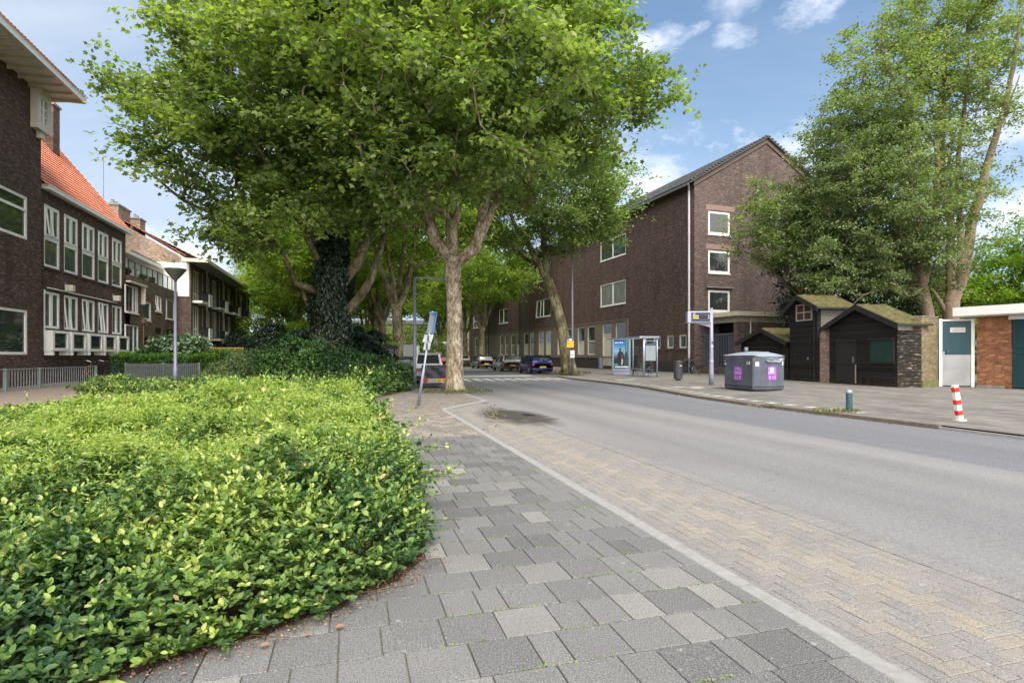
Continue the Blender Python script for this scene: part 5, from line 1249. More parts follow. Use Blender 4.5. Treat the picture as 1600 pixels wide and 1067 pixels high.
# gable wall
frG = Fr(Cc, R(19.4))
gwp = [(1106.5,1140.4,329.5,365.5),(1106.5,1140.4,391,426),(1106.5,1140.4,453,487)]
mbg = MB(); gh = []
for a, b, yt, yb in gwp: gh.append((frG.u(a)[0], frG.u(b)[0], frG.uz(1108,yb)[1], frG.uz(1108,yt)[1]))
wall(mbg, 0, 2*HW, -.1, ZE, gh, rev=.16); mbg.poly([(0,0,ZE),(2*HW,0,ZE),(HW,0,RZ)])
# into the building's frame: gable x -> frame y, gable y -> minus frame x
def g2r(p): return (Lr-p[1], p[0], p[2])
mg = MB(); mg.add([g2r(p) for p in mbg.v], mbg.f); mg.build('gable_wall', M['brick_right_side'], br)
def gb(name, x0, x1, y0, y1, z0, z1, mat, parent=br):
    m = MB().box(x0,x1,y0,y1,z0,z1); m.v = [g2r(p) for p in m.v]; return m.build(name, mat, parent)
for i, h in enumerate(gh):
    m = MB(); f = .17; a, b, c, d = h; y = .02
    m.box(a,a+f,y,y+.07,c,d).box(b-f,b,y,y+.07,c,d).box(a+f,b-f,y,y+.07,c,c+f).box(a+f,b-f,y,y+.07,d-f,d).box(a-.04,b+.04,-.06,y,c-.1,c-.003)
    m.v = [g2r(p) for p in m.v]; o = m.build('window', M['white'], br)
    m = MB().quad((a+.05,.06,c+.05),(b-.05,.06,c+.05),(b-.05,.06,d-.05),(a+.05,.06,d-.05)); m.v = [g2r(p) for p in m.v]; m.build('pane', M['glass'], o)
    if i < 2: gb('lintel', a-.2, b+.45, -.012, 0, d+.1, d+.5, M['lintel'])
    else: gb('lintel', a-.25, b+.25, -.18, 0, d+.18, d+.26, M['concrete'])
# roof
mb = MB(); t = .16; e = .55
sl = (RZ-ZE)/HW
for sgn in (0,1):
    y_e, y_r = (-e, HW) if sgn == 0 else (2*HW+e, HW)
    z_e = ZE - e*sl
    mb.prism([(-.4,y_e,z_e+.12),(-.4,y_r,RZ+.12),(-.4,y_r,RZ+.12+t),(-.4,y_e,z_e+.12+t)], (Lr+.65,0,0))
mb.build('roof', M['slate'], br)
tileroof('roof_tiles', br, -.4, Lr+.25, -e, ZE-e*sl+.28, HW, RZ+.28, rooftilemat('grey_pantile', (.11,.11,.115), (.19,.19,.20), (.05,.05,.055)), tile=(.3,.38))
mb = MB()
for k in range(26):
    f = (k+.5)/26
    for sgn in (0,1):
        yy = -e+(HW+e)*f if sgn == 0 else 2*HW+e-(HW+e)*f; zz = ZE-e*sl+(HW+e)*f*sl+.30
        mb.box(Lr+.1,Lr+.30,yy-.11,yy+.11,zz-.03,zz+.05)
mb.build('verge_tiles', M['slate'], br)
MB().box(-.4,Lr+.1,-e-.16,-e,ZE-e*sl-.02,ZE-e*sl+.16).build('gutter', plain('dark_gutter', (.10,.10,.105), .5), br)
mb = MB()
for sgn in (0,1):
    y_e, y_r = (-.1, HW) if sgn == 0 else (2*HW+.1, HW)
    mb.prism([(Lr+.001,y_e,ZE-.35),(Lr+.001,y_r,RZ-.30),(Lr+.001,y_r,RZ+.11),(Lr+.001,y_e,ZE+.06)], (.09,0,0))
mb.build('verge_board', plain('brown_verge', (.12,.085,.075), .7), br)
ud = frR.u(1078.6)[0]; pipe(br, ud, -.12, 1.2, ZE-.5, .085, plain('white_downpipe', (.55,.56,.60), .4)); MB().tube([(ud,-.12,ZE-.5),(ud+.2,-.3,ZE-.25),(ud+.3,-.5,ZE-.2)], .085, 8).build('pipe_elbow', plain('white_downpipe', (.55,.56,.60), .4), br)
pipe(br, ud, -.12, 0, 1.2, .075, M['metal_grey'])
for px in (813, 764): pipe(br, frR.u(px)[0], -.1, 0, ZE-.5, .07, M['dark_metal'])

# =================== entrance annex with bars
ax_ = empty('entrance_porch', (Cc[0],Cc[1],0), R(19.4), 'flat-roofed brick entrance porch with tall vertical bars at the foot of the gable', 'porch')
# gable frame: x to the right along the gable, y away; the porch comes towards the camera (negative y)
px0, px1, py0 = .7, 12.5, -3.8; zr = 4.35
MB().box(px0-.25,px1,py0-.45,-.02,zr,zr+.14).build('roof_slab', M['concrete'], ax_)
MB().box(px0-.28,px1,py0-.50,py0-.45,zr-.12,zr+.20).box(px0-.33,px0-.28,py0-.50,-.02,zr-.12,zr+.20).build('fascia', M['cream'], ax_)
MB().box(px0,px1,py0-.1,py0+.2,zr-.55,zr-.13).box(px0,px0+.25,py0+.2,-.02,zr-.55,zr-.13).build('beam', plain('dull_cream', (.33,.29,.23), .7, var=.1, dirt=((.15,.13,.1),.5)), ax_)
MB().box(px0+.9,px1,py0,py0+.25,-.1,zr-.56).box(px0+.02,px0+.9,py0,py0+.30,-.1,zr-.56).build('wall', M['brick_right_side'], ax_)
MB().box(px0,px0+.3,py0+.31,-.02,-.1,.5).build('low_wall', M['brick_right_side'], ax_)
mb = MB()
for i in range(19): yy = py0+.4+i*.18; mb.box(px0+.12,px0+.16,yy,yy+.035,.5,2.95)
mb.box(px0+.11,px0+.17,py0+.3,-.02,2.95,3.02); mb.build('bars', M['metal_grey'], ax_)
MB().box(px0+1.6,px0+1.7,py0+.3,-.02,0,zr-.1).build('inner_wall', M['black'], ax_)
MB().box(px0+1.5,px0+1.56,-2.0,-1.2,.1,2.9).build('inner_door', M['metal_grey'], ax_)
MB().tube([(px0+1.25,py0-.06,1.5),(px0+1.25,py0-.06,zr-.15)], .05, 8).build('downpipe', M['cream'], ax_)
o = MB().box(px0+5.3,px0+5.38,py0-.02,py0,3.1,3.7).box(px0+5.38,px0+6.4,py0-.02,py0,3.62,3.7).build('window', M['cream'], ax_)
MB().quad((px0+5.38,py0-.004,3.1),(px0+6.4,py0-.004,3.1),(px0+6.4,py0-.004,3.62),(px0+5.38,py0-.004,3.62)).build('pane', M['glass'], o)

# =================== the black wooden sheds
rowd = (-.157,.988); rc = math.hypot(*rowd)
def rowp(v): return (15.66+rowd[0]*v, 31.75+rowd[1]*v)
aS = math.atan2(-rowd[1], -rowd[0]+0)      # along the front, far end -> near end
aS = math.atan2(-.988, .157)
def shed(name, label, v0, v1, depth, ze, zr, skew=.5, ov=.25, front=0.0):
    A = rowp(v0); L_ = (v0-v1); fr = Fr(A, aS)
    rt = frthing(name, fr, label, 'shed', 'black wooden sheds along the pavement'); y = front
    ym = L_*skew
    mb = MB(); mb.poly([(0,y,-.05),(L_,y,-.05),(L_,y,ze),(ym,y,zr),(0,y,ze)]); mb.quad((0,y,-.05),(0,depth,-.05),(0,depth,ze),(0,y,ze)); mb.quad((L_,y,-.05),(L_,depth,-.05),(L_,depth,ze),(L_,y,ze)); mb.poly([(0,depth,-.05),(L_,depth,-.05),(L_,depth,ze),(ym,depth,zr),(0,depth,ze)])
    mb.build('wall', M['wood_dark'], rt)
    sl = (zr-ze)/ym; sr = (zr-ze)/(L_-ym)
    a = (-ov, ze-ov*sl); b = (L_+ov, ze-ov*sr); r = MB()
    for (p, s_) in ((a,0),(b,1)):
        r.prism([(p[0],y-.28,p[1]+.05),(ym,y-.28,zr+.05),(ym,y-.28,zr+.13),(p[0],y-.28,p[1]+.13)], (0,depth-y+.5,0))
    r.build('roof', M['wood_trim'], rt)
    # moss on the upper faces
    m = MB()
    for (p, s_) in ((a,0),(b,1)):
        N = 14; K = 10; vs = []
        for i in range(N+1):
            for j in range(K+1):
                x = p[0]+(ym-p[0])*i/N; z = p[1]+(zr-p[1])*i/N+.135+(0 if i in (0,) or j in (0,K) else random.uniform(.005,.05)); vs.append((x, y-.22+(depth-y+.38)*j/K, z))
        m.add(vs, [(i*(K+1)+j,i*(K+1)+j+1,(i+1)*(K+1)+j+1,(i+1)*(K+1)+j) for i in range(N) for j in range(K)])
    m.build('moss', M['moss'], rt, smooth=True)
    f = MB(); 
    for p in (a, b): f.prism([(p[0],y-.31,p[1]-.12),(ym,y-.31,zr-.12),(ym,y-.31,zr+.14),(p[0],y-.31,p[1]+.14)], (0,.028,0))
    f.build('barge_board', M['wood_trim'], rt)
    return rt, fr, L_
sA, frA, LA = shed('wooden_shed', 'low black wooden shed with a mossy roof, half hidden behind the recycling container', 4.9, .25, 2.6, 2.15, 2.9, .55)
for c0, c1 in ((.25,1.55),(1.65,2.95)):
    MB().box(LA-c1-.4,LA-c0-.4,-.04,-.001,.05,1.85).build('door', M['wood_dark'], sA)
MB().box(LA-3.4,LA-.6,-.06,0,1.86,1.92).build('door_rail', M['wood_trim'], sA)
sB, frB, LB = shed('wooden_shed', 'tall narrow black wooden shed with a four-pane window under its gable', 0, -2.24, 2.0, 3.95, 4.55, .42, .38)
u0, z0_ = frB.uz(1244.5,502.5); u1, z1_ = frB.uz(1269.5,473.5)
o = MB(); o.box(u0,u0+.07,-.05,0,z0_,z1_).box(u1-.07,u1,-.05,0,z0_,z1_).box(u0+.07,u1-.07,-.05,0,z0_,z0_+.07).box(u0+.07,u1-.07,-.05,0,z1_-.07,z1_).box((u0+u1)/2-.03,(u0+u1)/2+.03,-.05,0,z0_+.07,z1_-.07).box(u0+.07,u1-.07,-.045,0,(z0_+z1_)/2-.03,(z0_+z1_)/2+.03)
o = o.build('window', M['wood_pale'], sB); MB().quad((u0+.03,-.012,z0_+.03),(u1-.03,-.012,z0_+.03),(u1-.03,-.012,z1_-.03),(u0+.03,-.012,z1_-.03)).build('pane', plain('dusty_brown_glass', (.05,.025,.02), .2, var=.3), o)
MB().box(.35,1.75,-.05,-.001,.05,2.45).box(.40,1.70,-.08,-.05,2.42,2.5).build('door', M['wood_dark'], sB)
mb = MB()
for zz_ in (.45,1.2,2.1): mb.box(.36,.62,-.065,-.051,zz_,zz_+.05)
mb.build('hinge', M['dark_metal'], sB); MB().box(1.55,1.62,-.09,-.051,1.15,1.3).build('handle', M['metal_grey'], sB)
MB().box(LB-.28,LB-.2,-.03,0,.0,4.0).build('corner_post', M['wood_trim'], sB)
MB().quad((LB+.01,.2,2.6),(LB+.01,1.95,2.6),(LB+.01,1.95,3.9),(LB+.01,.2,3.95)).build('side_boards', M['wood_grey'], sB)
sC, frC, LC = shed('wooden_shed', 'wide black wooden shed with a half-glazed door and a dark green shutter', -3.13, -7.2, 1.25, 2.8, 3.66, .5, .42)
def fz(px, py): return frC.uz(px, py)
a, z0_ = fz(1309,566); b, z1_ = fz(1337.5,530.5)
o = MB().box(a-.08,b+.05,-.04,-.001,.03,z1_).box(a-.05,b+.08,-.08,-.04,z1_-.09,z1_+.02).box(a-.02,b+.02,-.07,-.04,z0_-.04,z0_+.03).box(a-.02,a+.05,-.07,-.04,z0_+.03,z1_-.09).box(b-.05,b+.02,-.07,-.04,z0_+.03,z1_-.09).build('door', M['wood_trim'], sC)
MB().box(b-.12,b-.05,-.11,-.07,z0_-.02,z0_+.28).build('handle', M['rim'], o)
MB().box(b-.0,b+.05,-.06,-.02,.05,z0_-.1).build('worn_edge', M['wood_pale'], o)
a, z0_ = fz(1361.5,565); b, z1_ = fz(1396,531)
MB().box(a,b,-.05,-.001,z0_,z1_).build('shutter', plain('dark_green_shutter', (.012,.04,.035), .35, var=.2), sC)
MB().box(a-.07,b+.05,-.1,-.0,z1_+.01,z1_+.09).box(a-.06,a-.01,-.06,0,z0_-.05,z1_).box(b+.01,b+.06,-.06,0,z0_-.05,z1_).box(a-.06,b+.06,-.06,0,z0_-.08,z0_-.01).build('shutter_frame', M['wood_trim'], sC)
MB().quad((LC+.01,.1,2.3),(LC+.01,1.2,2.3),(LC+.01,1.2,2.82),(LC+.01,.1,2.82)).build('side_boards', M['cream'], sC)
# brick pier between the tall and the wide shed
o = MB().box(0,.85,.12,.5,-.05,2.75).build('brick_pier', M['brick_chim'], loc=(*rowp(-2.27),0), rz=aS); tagset(o, 'narrow brick pier squeezed between the tall shed and the wide shed', 'brick pier')
# peeling fence panel, yellow brick pier, teal door, garage
Bc = rowp(-7.24)
pf0 = (Bc[0]+.02, Bc[1]-.02); pf1 = (17.76, 24.42)
aP = math.atan2(pf1[1]-pf0[1], pf1[0]-pf0[0]); Lp = math.hypot(pf1[0]-pf0[0], pf1[1]-pf0[1])
o = MB(); 
for k in range(18): o.box(0,Lp-.01,0,.03+.004*(k%3),-.02+k*.14,.112+k*.14)
o = o.box(.0,.08,.035,.1,0,2.5).box(Lp-.1,Lp-.02,.035,.1,0,2.5).build('board_fence', M['wood_worn'], loc=(*pf0,0), rz=aP); tagset(o, 'board fence panel with peeling black paint beside the wide shed', 'fence')
y0 = (pf1[0]+.01, pf1[1]); y1 = (18.98,25.1); aY = math.atan2(y1[1]-y0[1], y1[0]-y0[0]); Ly = math.hypot(y1[0]-y0[0], y1[1]-y0[1])
yp = empty('brick_wall', (*y0,0), aY, 'mossy yellow brick pier between the peeling fence panel and the teal door', 'brick wall')
MB().box(0,Ly,0,.3,.3,3.08).build('brickwork', M['brick_yellow'], yp); MB().box(-.0,Ly+.02,-.04,.3,-.05,.3).build('footing', plain('mossy_footing', (.13,.13,.05), .9, var=.3), yp); MB().box(-.0,Ly+.01,-.02,.32,3.08,3.12).build('coping', M['concrete'], yp)
td = empty('teal_door', (19.28,25.35,0), math.atan2(-.42,1.08), 'teal door with a steel kick plate in a white frame, beside the orange brick garage', 'door')
MB().box(-.06,.06,-.05,.12,0,3.03).box(1.12,1.24,-.05,.12,0,3.03).box(.06,1.12,-.04,.12,2.93,3.0).build('door_frame', M['white'], td)
MB().box(.06,1.12,.0,.05,.03,2.92).build('door_leaf', M['teal'], td)
MB().box(.07,1.11,-.012,-.001,.05,1.42).build('kick_plate', M['steel'], td)
MB().box(.09,.15,-.03,-.001,1.42,1.56).build('lock', M['rim'], td); MB().tube([(.26,-.04,1.45),(.26,-.06,1.55),(.28,-.04,1.62)], .012, 6).build('handle', M['rim'], td)
o = MB().box(.36,.92,-.012,-.001,2.42,2.64).build('notice_plate', plain('notice_white', (.62,.62,.6), .5, var=.04), td)
mb = MB()
for j, (zz_, parts) in enumerate([(2.575,[(.40,.45),(.50,.60),(.62,.68),(.72,.77),(.80,.88)]),(2.50,[(.42,.50),(.53,.64),(.66,.74),(.76,.89)]),(2.465,[(.44,.6)])]):
    for a, b in parts: mb.box(a,b,-.0145,-.0125,zz_,zz_+.018)
mb.build('printed_lines', plain('grey_print', (.28,.27,.26), .6), o)
gr_ang = math.atan2(-.891,.454)
ga = empty('garage', (20.42,24.75,0), gr_ang, 'orange brick garage with white roof edge and a dark teal garage door', 'garage')
MB().box(0,1.22,0,5.5,.0,3.06).build('wall', M['brick_orange'], ga); MB().box(4.6,5.2,0,5.5,.0,3.06).build('wall', M['brick_orange'], ga); MB().box(1.22,4.6,5.3,5.5,0,3.06).build('wall', M['brick_orange'], ga)
MB().box(-.01,1.0,-.02,0,-.04,.10).build('footing', M['concrete'], ga)
MB().box(1.25,4.58,.12,.18,.03,2.9).build('garage_door', M['teal_dark'], ga)
mb = MB()
for xx in (1.25,2.05,2.85,3.65,4.45): mb.box(xx,xx+.09,.08,.12,.03,2.9)
for zz_ in (.05,1.45,1.72,2.75): mb.box(1.34,4.5,.085,.12,zz_,zz_+.1)
mb.build('door_frame', M['teal'], ga)
MB().box(1.15,5.2,-.06,.1,2.9,3.06).build('lintel', M['white'], ga)
MB().box(-.55,5.6,-.62,5.6,3.34,3.48).build('roof', M['concrete'], ga); MB().box(-.6,5.65,-.68,-.62,3.12,3.50).box(-.6,-.55,-.62,5.6,3.12,3.50).build('fascia', plain('clean_white', (.78,.78,.76), .4, var=.03), ga); MB().box(-.5,5.5,-.6,5.4,3.07,3.12).build('soffit', M['cream'], ga)
# grey utility building
ub = empty('utility_building', G(587,29.5), R(8), 'small grey concrete utility building with weeds growing on its flat roof', 'building')
MB().box(-.9,.9,-.0,2.6,-.05,1.75).build('wall', M['concrete'], ub); MB().box(-1.02,1.02,-.12,2.7,1.75,1.9).build('roof', M['wood_trim'], ub)
r2 = np.random.RandomState(4); n = 1500; p = np.stack([r2.uniform(-.95,.95,n), r2.uniform(-.05,2.6,n), np.full(n,1.9)],1); ax = r2.normal(size=(n,3))*.5; ax[:,2] = 1
leaves('roof_weeds', T_NARROW, p, ax, r2.normal(size=(n,3)), r2.uniform(.1,.3,n), r2.uniform(0,.5,n), M['lf_weed'], ub)
cr = empty('crate', (*G(602,30.2)[:2],1.9), R(8), 'dark crate with bright orange sides lying on the utility building roof', 'crate')
MB().box(-.3,.3,-.2,.2,.02,.09).box(-.3,.3,-.2,-.16,.25,.36).box(-.3,-.25,-.2,.2,.09,.25).box(.25,.3,-.2,.2,.09,.25).box(-.05,.05,-.2,-.17,.09,.25).build('frame', M['black'], cr); MB().box(-.26,-.05,-.19,-.16,.1,.24).box(.05,.26,-.19,-.16,.1,.24).build('side_panel', M['orange'], cr)
# ---------- cars: x across, y forwards (away from the rear), z up; origin at the middle of the rear bumper
def loft(mb, secs, close=True):
    n = len(secs[0]); vs = [p for s in secs for p in s]; k = len(secs)
    fs = [(i*n+j, i*n+(j+1)%n, (i+1)*n+(j+1)%n, (i+1)*n+j) for i in range(k-1) for j in range(n)]
    if close: fs += [tuple(range(n)), tuple(range((k-1)*n, k*n))]
    return mb.add(vs, fs)
def car(label, cat, loc, rz, paint, W=1.75, L_=4.0, H=1.46, kind='hatch', group=None, plate='yellow'):
    rt = empty('parked_car', loc, rz, label, cat, group); w = W/2; zb = .92 if kind != 'van' else 1.05
    def sec(y, ww, z0, z1): return [(-ww*.86,y,z0),(-ww*.98,y,z0+.12),(-ww,y,z0+.35),(-ww*.985,y,z1-.14),(-ww*.9,y,z1),(-ww*.45,y,z1+.03),(0,y,z1+.035),(ww*.45,y,z1+.03),(ww*.9,y,z1),(ww*.985,y,z1-.14),(ww,y,z0+.35),(ww*.98,y,z0+.12),(ww*.86,y,z0)]
    mb = MB(); nose = .70
    loft(mb, [sec(.0,w*.88,.32,zb-.12), sec(.05,w*.95,.24,zb-.03), sec(.35,w*.99,.2,zb), sec(1.2,w,.18,zb+.01), sec(L_*.55,w,.18,zb), sec(L_*.72,w*.99,.18,zb-.03), sec(L_*.88,w*.95,.2,zb-.17), sec(L_*.97,w*.86,.26,nose-.05), sec(L_,w*.7,.36,nose-.15)])
    mb.build('body', M[paint], rt, smooth=True)
    rr = {'hatch': (.10,.42), 'wagon': (.08,.30), 'van': (.04,.10), 'sedan': (.75,1.3)}[kind]; y0, y1 = rr; y2, y3 = L_*.5, L_*.70
    if kind == 'van': y2, y3 = L_*.62, L_*.78
    wt = w*.78 if kind != 'van' else w*.9; zt = H-.07
    b4 = [(-w*.93,y0,zb-.01),(w*.93,y0,zb-.01),(w*.93,y3,zb-.02),(-w*.93,y3,zb-.02)]; t4 = [(-wt,y1,zt),(wt,y1,zt),(wt*.96,y2,zt),(-wt*.96,y2,zt)]
    MB().add(b4+t4, [(0,1,5,4),(1,2,6,5),(2,3,7,6),(3,0,4,7),(4,5,6,7)]).build('cabin_glass', M['glass'], rt)
    mb = MB()
    for i in range(4): mb.tube([b4[i], t4[i]], [.075,.06], 6)
    for f in (.45,.8) if kind != 'van' else (.3,.6):
        for sx in (-1,1): mb.tube([(sx*w*.935,y0+(y3-y0)*f,zb),(sx*(wt+.0),y1+(y2-y1)*(f*1.05),zt)], [.05,.045], 6)
    if kind in ('hatch','wagon'):
        for sx in (-1,1): mb.prism([(sx*w*.93,y0,zb),(sx*w*.93,y0+.4,zb),(sx*wt,y1+.25,zt),(sx*wt,y1,zt)], (sx*.02,0,0))
        mb.prism([(-w*.93,y0-.01,zb-.02),(w*.93,y0-.01,zb-.02),(w*.90,y0+.05,zb+.14),(-w*.90,y0+.05,zb+.14)], (0,-.02,0))
    if kind == 'van':
        for sx in (-1,1): MB().prism([(sx*w*.94,y0,zb-.02),(sx*w*.94,L_*.5,zb-.02),(sx*wt*1.01,L_*.5,zt),(sx*wt*1.01,y0+.02,zt)], (sx*.02,0,0)).build('side_panel', M[paint], rt)
        m2 = MB(); m2.prism([(-w*.94,y0-.02,zb-.02),(w*.94,y0-.02,zb-.02),(w*.93,y0,zb+.25),(-w*.93,y0,zb+.25)], (0,-.02,0))
        for sx in (-1,1): m2.prism([(sx*w*.94,y0-.02,zb),(sx*w*.70,y0-.02,zb),(sx*w*.70,y1,zt),(sx*wt,y1,zt)], (0,-.02,0))
        m2.build('rear_door_frame', M[paint], rt)
    mb.build('bodywork', M[paint], rt)
    mb = MB(); loft(mb, [[(-wt*f,y,zt-.02),(-wt*f,y,zt+.03),(-wt*f*.8,y,zt+.06+d),(0,y,zt+.075+d),(wt*f*.8,y,zt+.06+d),(wt*f,y,zt+.03),(wt*f,y,zt-.02)] for y, f, d in ((y1-.1,.96,-.03),(y1+.15,1.02,0),((y1+y2)/2,1.02,.015),(y2,.98,0),(y2+.12,.94,-.04))]); mb.build('roof', M[paint], rt, smooth=True)
    for sx in (-1,1):
        for y in (L_*.17, L_*.80):
            t = MB().lathe([(.20,-.0),(.30,-.0),(.32,.03),(.32,.17),(.30,.2),(.2,.2)], 20, (sx*w-(.2 if sx > 0 else 0)+(sx*.012), y, .32), 'x').build('wheel', M['rubber'], rt)
            mb = MB().lathe([(.05,0),(.19,.0),(.195,.012),(.05,.02)], 16, (sx*w+(.012 if sx > 0 else -.03)*1.0, y, .32), 'x'); mb.build('rim', M['rim'], t)
    for sx in (-1,1):
        MB().box(min(sx*w*.74,sx*w*.93),max(sx*w*.74,sx*w*.93),-.02 if kind != 'van' else -.03,.16,zb-.26,zb-.1).build('tail_light', M['taillight'], rt, bevel=.02)
        MB().box(min(sx*(w+.01),sx*(w+.16)),max(sx*(w+.01),sx*(w+.16)),L_*.62,L_*.62+.1,zb-.02,zb+.14).build('wing_mirror', M[paint], rt, bevel=.02)
        MB().box(min(sx*w*.5,sx*w*.8),max(sx*w*.5,sx*w*.8),L_-.18,L_-.02,.52,.66).build('headlight', M['rim'], rt, bevel=.02)
    MB().box(-w*.9,w*.9,-.05,.1,.30,.46).build('bumper', M['black'] if paint in ('car_silver','car_white') else M[paint], rt, bevel=.03)
    p = MB().box(-.26,.26,-.07,-.05,.50,.61).build('number_plate', M['plate'], rt); mb = MB()
    for k, xx in enumerate((-.2,-.13,-.04,.03,.12,.19)): mb.box(xx,xx+.035,-.073,-.071,.525,.585)
    mb.build('plate_characters', M['black'], p)
    return rt
cg = 'cars parked along the street'; a16 = R(16)
car('dark blue hatchback parked nearest the leaning tree', 'car', (*P(41.8,14.5)[:2],ROADZ), a16, 'car_blue', 1.85, 4.0, 1.48, 'hatch', cg)
car('silver estate car parked in front of the blue hatchback', 'car', (*P(50.0,14.4)[:2],ROADZ), a16, 'car_silver', 1.85, 4.4, 1.5, 'wagon', cg)
car('black hatchback parked beyond the silver estate', 'car', (*P(60.8,14.5)[:2],ROADZ), a16, 'car_black', 1.8, 4.2, 1.5, 'hatch', cg)
car('pale silver car furthest away, just right of the large plane trunk', 'car', (*P(74.5,14.6)[:2],ROADZ), a16, 'car_white', 1.8, 4.4, 1.5, 'wagon', cg)
car('white hatchback with a dark rear window behind the covered trailer', 'car', (*G(669,28.4)[:2],ROADZ), R(10), 'car_white', 1.40, 3.9, 1.60, 'wagon', cg)
car('grey-green car half hidden by the shrubs, left of the white hatchback', 'car', (*G(632,31.5)[:2],ROADZ), R(12), 'car_green', 1.7, 4.1, 1.42, 'hatch', cg)
car('large white van seen between two plane trunks', 'van', (*G(640,56)[:2],ROADZ), R(14), 'car_white', 2.0, 5.4, 2.55, 'van', cg)
car('red car seen small beside the large plane trunk', 'car', (*G(699,58)[:2],ROADZ), a16, 'car_red', 1.7, 4, 1.45, 'hatch', cg)
car('light car far down the road, behind the white hatchback roof', 'car', (*G(682,84)[:2],ROADZ), a16, 'car_silver', 1.8, 4.3, 2.0, 'van', cg)
# covered trailer
tx, ty = G(685.5,24.2)[:2]
tr = empty('cargo_trailer', (tx,ty,ROADZ), R(12), 'cargo trailer under a dark tarpaulin with round red lights, parked behind the plane tree', 'trailer')
mb = MB(); N = 10; vs = []
for j in range(9):
    for i in range(N+1):
        x = -.62+1.24*i/N; z = .52+.54*j/8
        vs.append((x+random.uniform(-.008,.008), -.0+random.uniform(-.02,.02)+(.03*math.sin(i*1.3+j*.8)), z+(.02*math.sin(i*1.7) if j == 8 else 0)))
mb.add(vs, [(j*(N+1)+i,j*(N+1)+i+1,(j+1)*(N+1)+i+1,(j+1)*(N+1)+i) for j in range(8) for i in range(N)])
mb.box(-.62,.62,.06,2.2,.50,1.03)
mb.build('tarpaulin', M['tarp'], tr, smooth=False)
MB().box(-.66,.66,-.06,.06,.30,.50).build('light_board', plain('greyish_board', (.30,.27,.26), .5), tr)
MB().box(-.6,.6,0,2.2,.42,.5).build('chassis', M['dark_metal'], tr)
for sx in (-1,1):
    MB().lathe([(.02,0),(.09,0),(.10,.02),(.08,.05)], 16, (0,0,0)).build('tail_light', M['taillight'], tr, loc=(sx*.56,-.06,.42)).rotation_euler = (R(90),0,0)
    MB().lathe([(.1,0),(.24,0),(.25,.03),(.25,.12),(.1,.13)], 18, (sx*.72-.06,1.1,.25), 'x').build('wheel', M['rubber'], tr)
p = MB().box(-.10,.42,-.075,-.06,.345,.455).build('number_plate', M['plate'], tr); mb = MB()
for xx in (-.05,.0,.06,.17,.24,.31): mb.box(xx,xx+.035,-.079,-.0755,.365,.435)
mb.build('plate_characters', M['black'], p)
MB().box(.1,.35,-.07,-.04,.49,.54).build('reflector', M['taillight'], tr)

# ---------- street lamps
def conelamp(label, loc, h, r, group):
    rt = empty('street_lamp', loc, 0, label, 'street lamp', group)
    MB().tube([(0,0,-.1),(0,0,.9),(0,0,.92),(0,0,h)], [.085,.085,.068,.05], 12).build('pole', M['metal_lilac'], rt, smooth=True)
    MB().lathe([(.055,h-.02),(.09,h+.08),(.07,h+.14)], 14).build('collar', M['metal_grey'], rt)
    MB().lathe([(.12,h+.10),(r*.62,h+.27),(r*.95,h+.46),(r,h+.50),(r*.98,h+.53),(.02,h+.56)], 28).build('lamp_shade', plain('lamp_shade_grey', (.22,.22,.20), .35, .2), rt, smooth=False)
conelamp('lilac-grey street lamp with a wide upturned cone head, standing in the shrub bed', G(274,24), 4.55, .42, 'street lamps')
rt = empty('street_lamp', G(407,52), 0, 'slim distant street lamp with a flat T-shaped head, in front of the dark evergreens', 'street lamp', 'street lamps')
MB().tube([(0,0,0),(0,0,4.7)], .05, 8).build('pole', M['metal_grey'], rt); MB().lathe([(.05,4.65),(.5,4.78),(.5,4.84),(.1,4.9)], 16).build('lamp_shade', M['signback'], rt)
rt = empty('street_lamp', G(648,23.2), R(10), 'tall grey lamp mast with a straight arm reaching right over the road', 'street lamp', 'street lamps')
MB().tube([(0,0,-.1),(0,0,1.0),(0,0,4.6)], [.085,.07,.055], 10).build('pole', M['metal_grey'], rt, smooth=True); MB().box(-.05,1.25,-.02,.02,4.57,4.61).build('arm', M['metal_grey'], rt); MB().box(.7,1.3,-.08,.08,4.49,4.558).build('lamp_head', M['metal_grey'], rt, bevel=.02)
rt = empty('street_lamp', (*G(894.3,41.5)[:2],0), 0, 'very tall thin lamp mast with an orange notice, standing close to the leaning tree', 'street lamp', 'street lamps')
MB().tube([(0,0,-.1),(0,0,2.6),(0,0,9.0)], [.09,.085,.055], 10).build('pole', M['metal_grey'], rt, smooth=True); MB().tube([(0,0,8.9),(-.5,-.4,9.2),(-1.1,-.9,9.3)], .04, 8).build('arm', M['metal_grey'], rt); MB().box(-1.5,-1.0,-1.1,-.8,9.24,9.36).build('lamp_head', M['metal_grey'], rt, bevel=.03)
sg = empty('sign_board', (G(891,41.2)[0],G(891,41.2)[1],0), R(4), 'orange notice with a blue and white top edge, fixed to the thin mast', 'sign', 'notices fixed to the thin mast')
MB().box(-.24,.26,-.03,0,1.98,2.45).build('face', M['orange_sign'], sg); MB().box(-.24,.26,-.034,0,2.455,2.62).build('header', M['blue'], sg); MB().box(-.08,.10,-.038,-.035,2.48,2.6).build('header_symbol', M['white'], sg); MB().box(-.19,-.14,-.034,-.031,2.18,2.35).build('symbol', M['red'], sg)
sg = empty('sign_board', (G(894,41.1)[0],G(894,41.1)[1],0), R(-8), 'small pale timetable card below the orange notice', 'sign', 'notices fixed to the thin mast')
MB().box(-.13,.18,-.03,0,1.22,1.75).build('face', M['sticker'], sg); MB().box(-.06,.12,-.034,-.031,1.42,1.46).build('printed_line', M['blue'], sg)

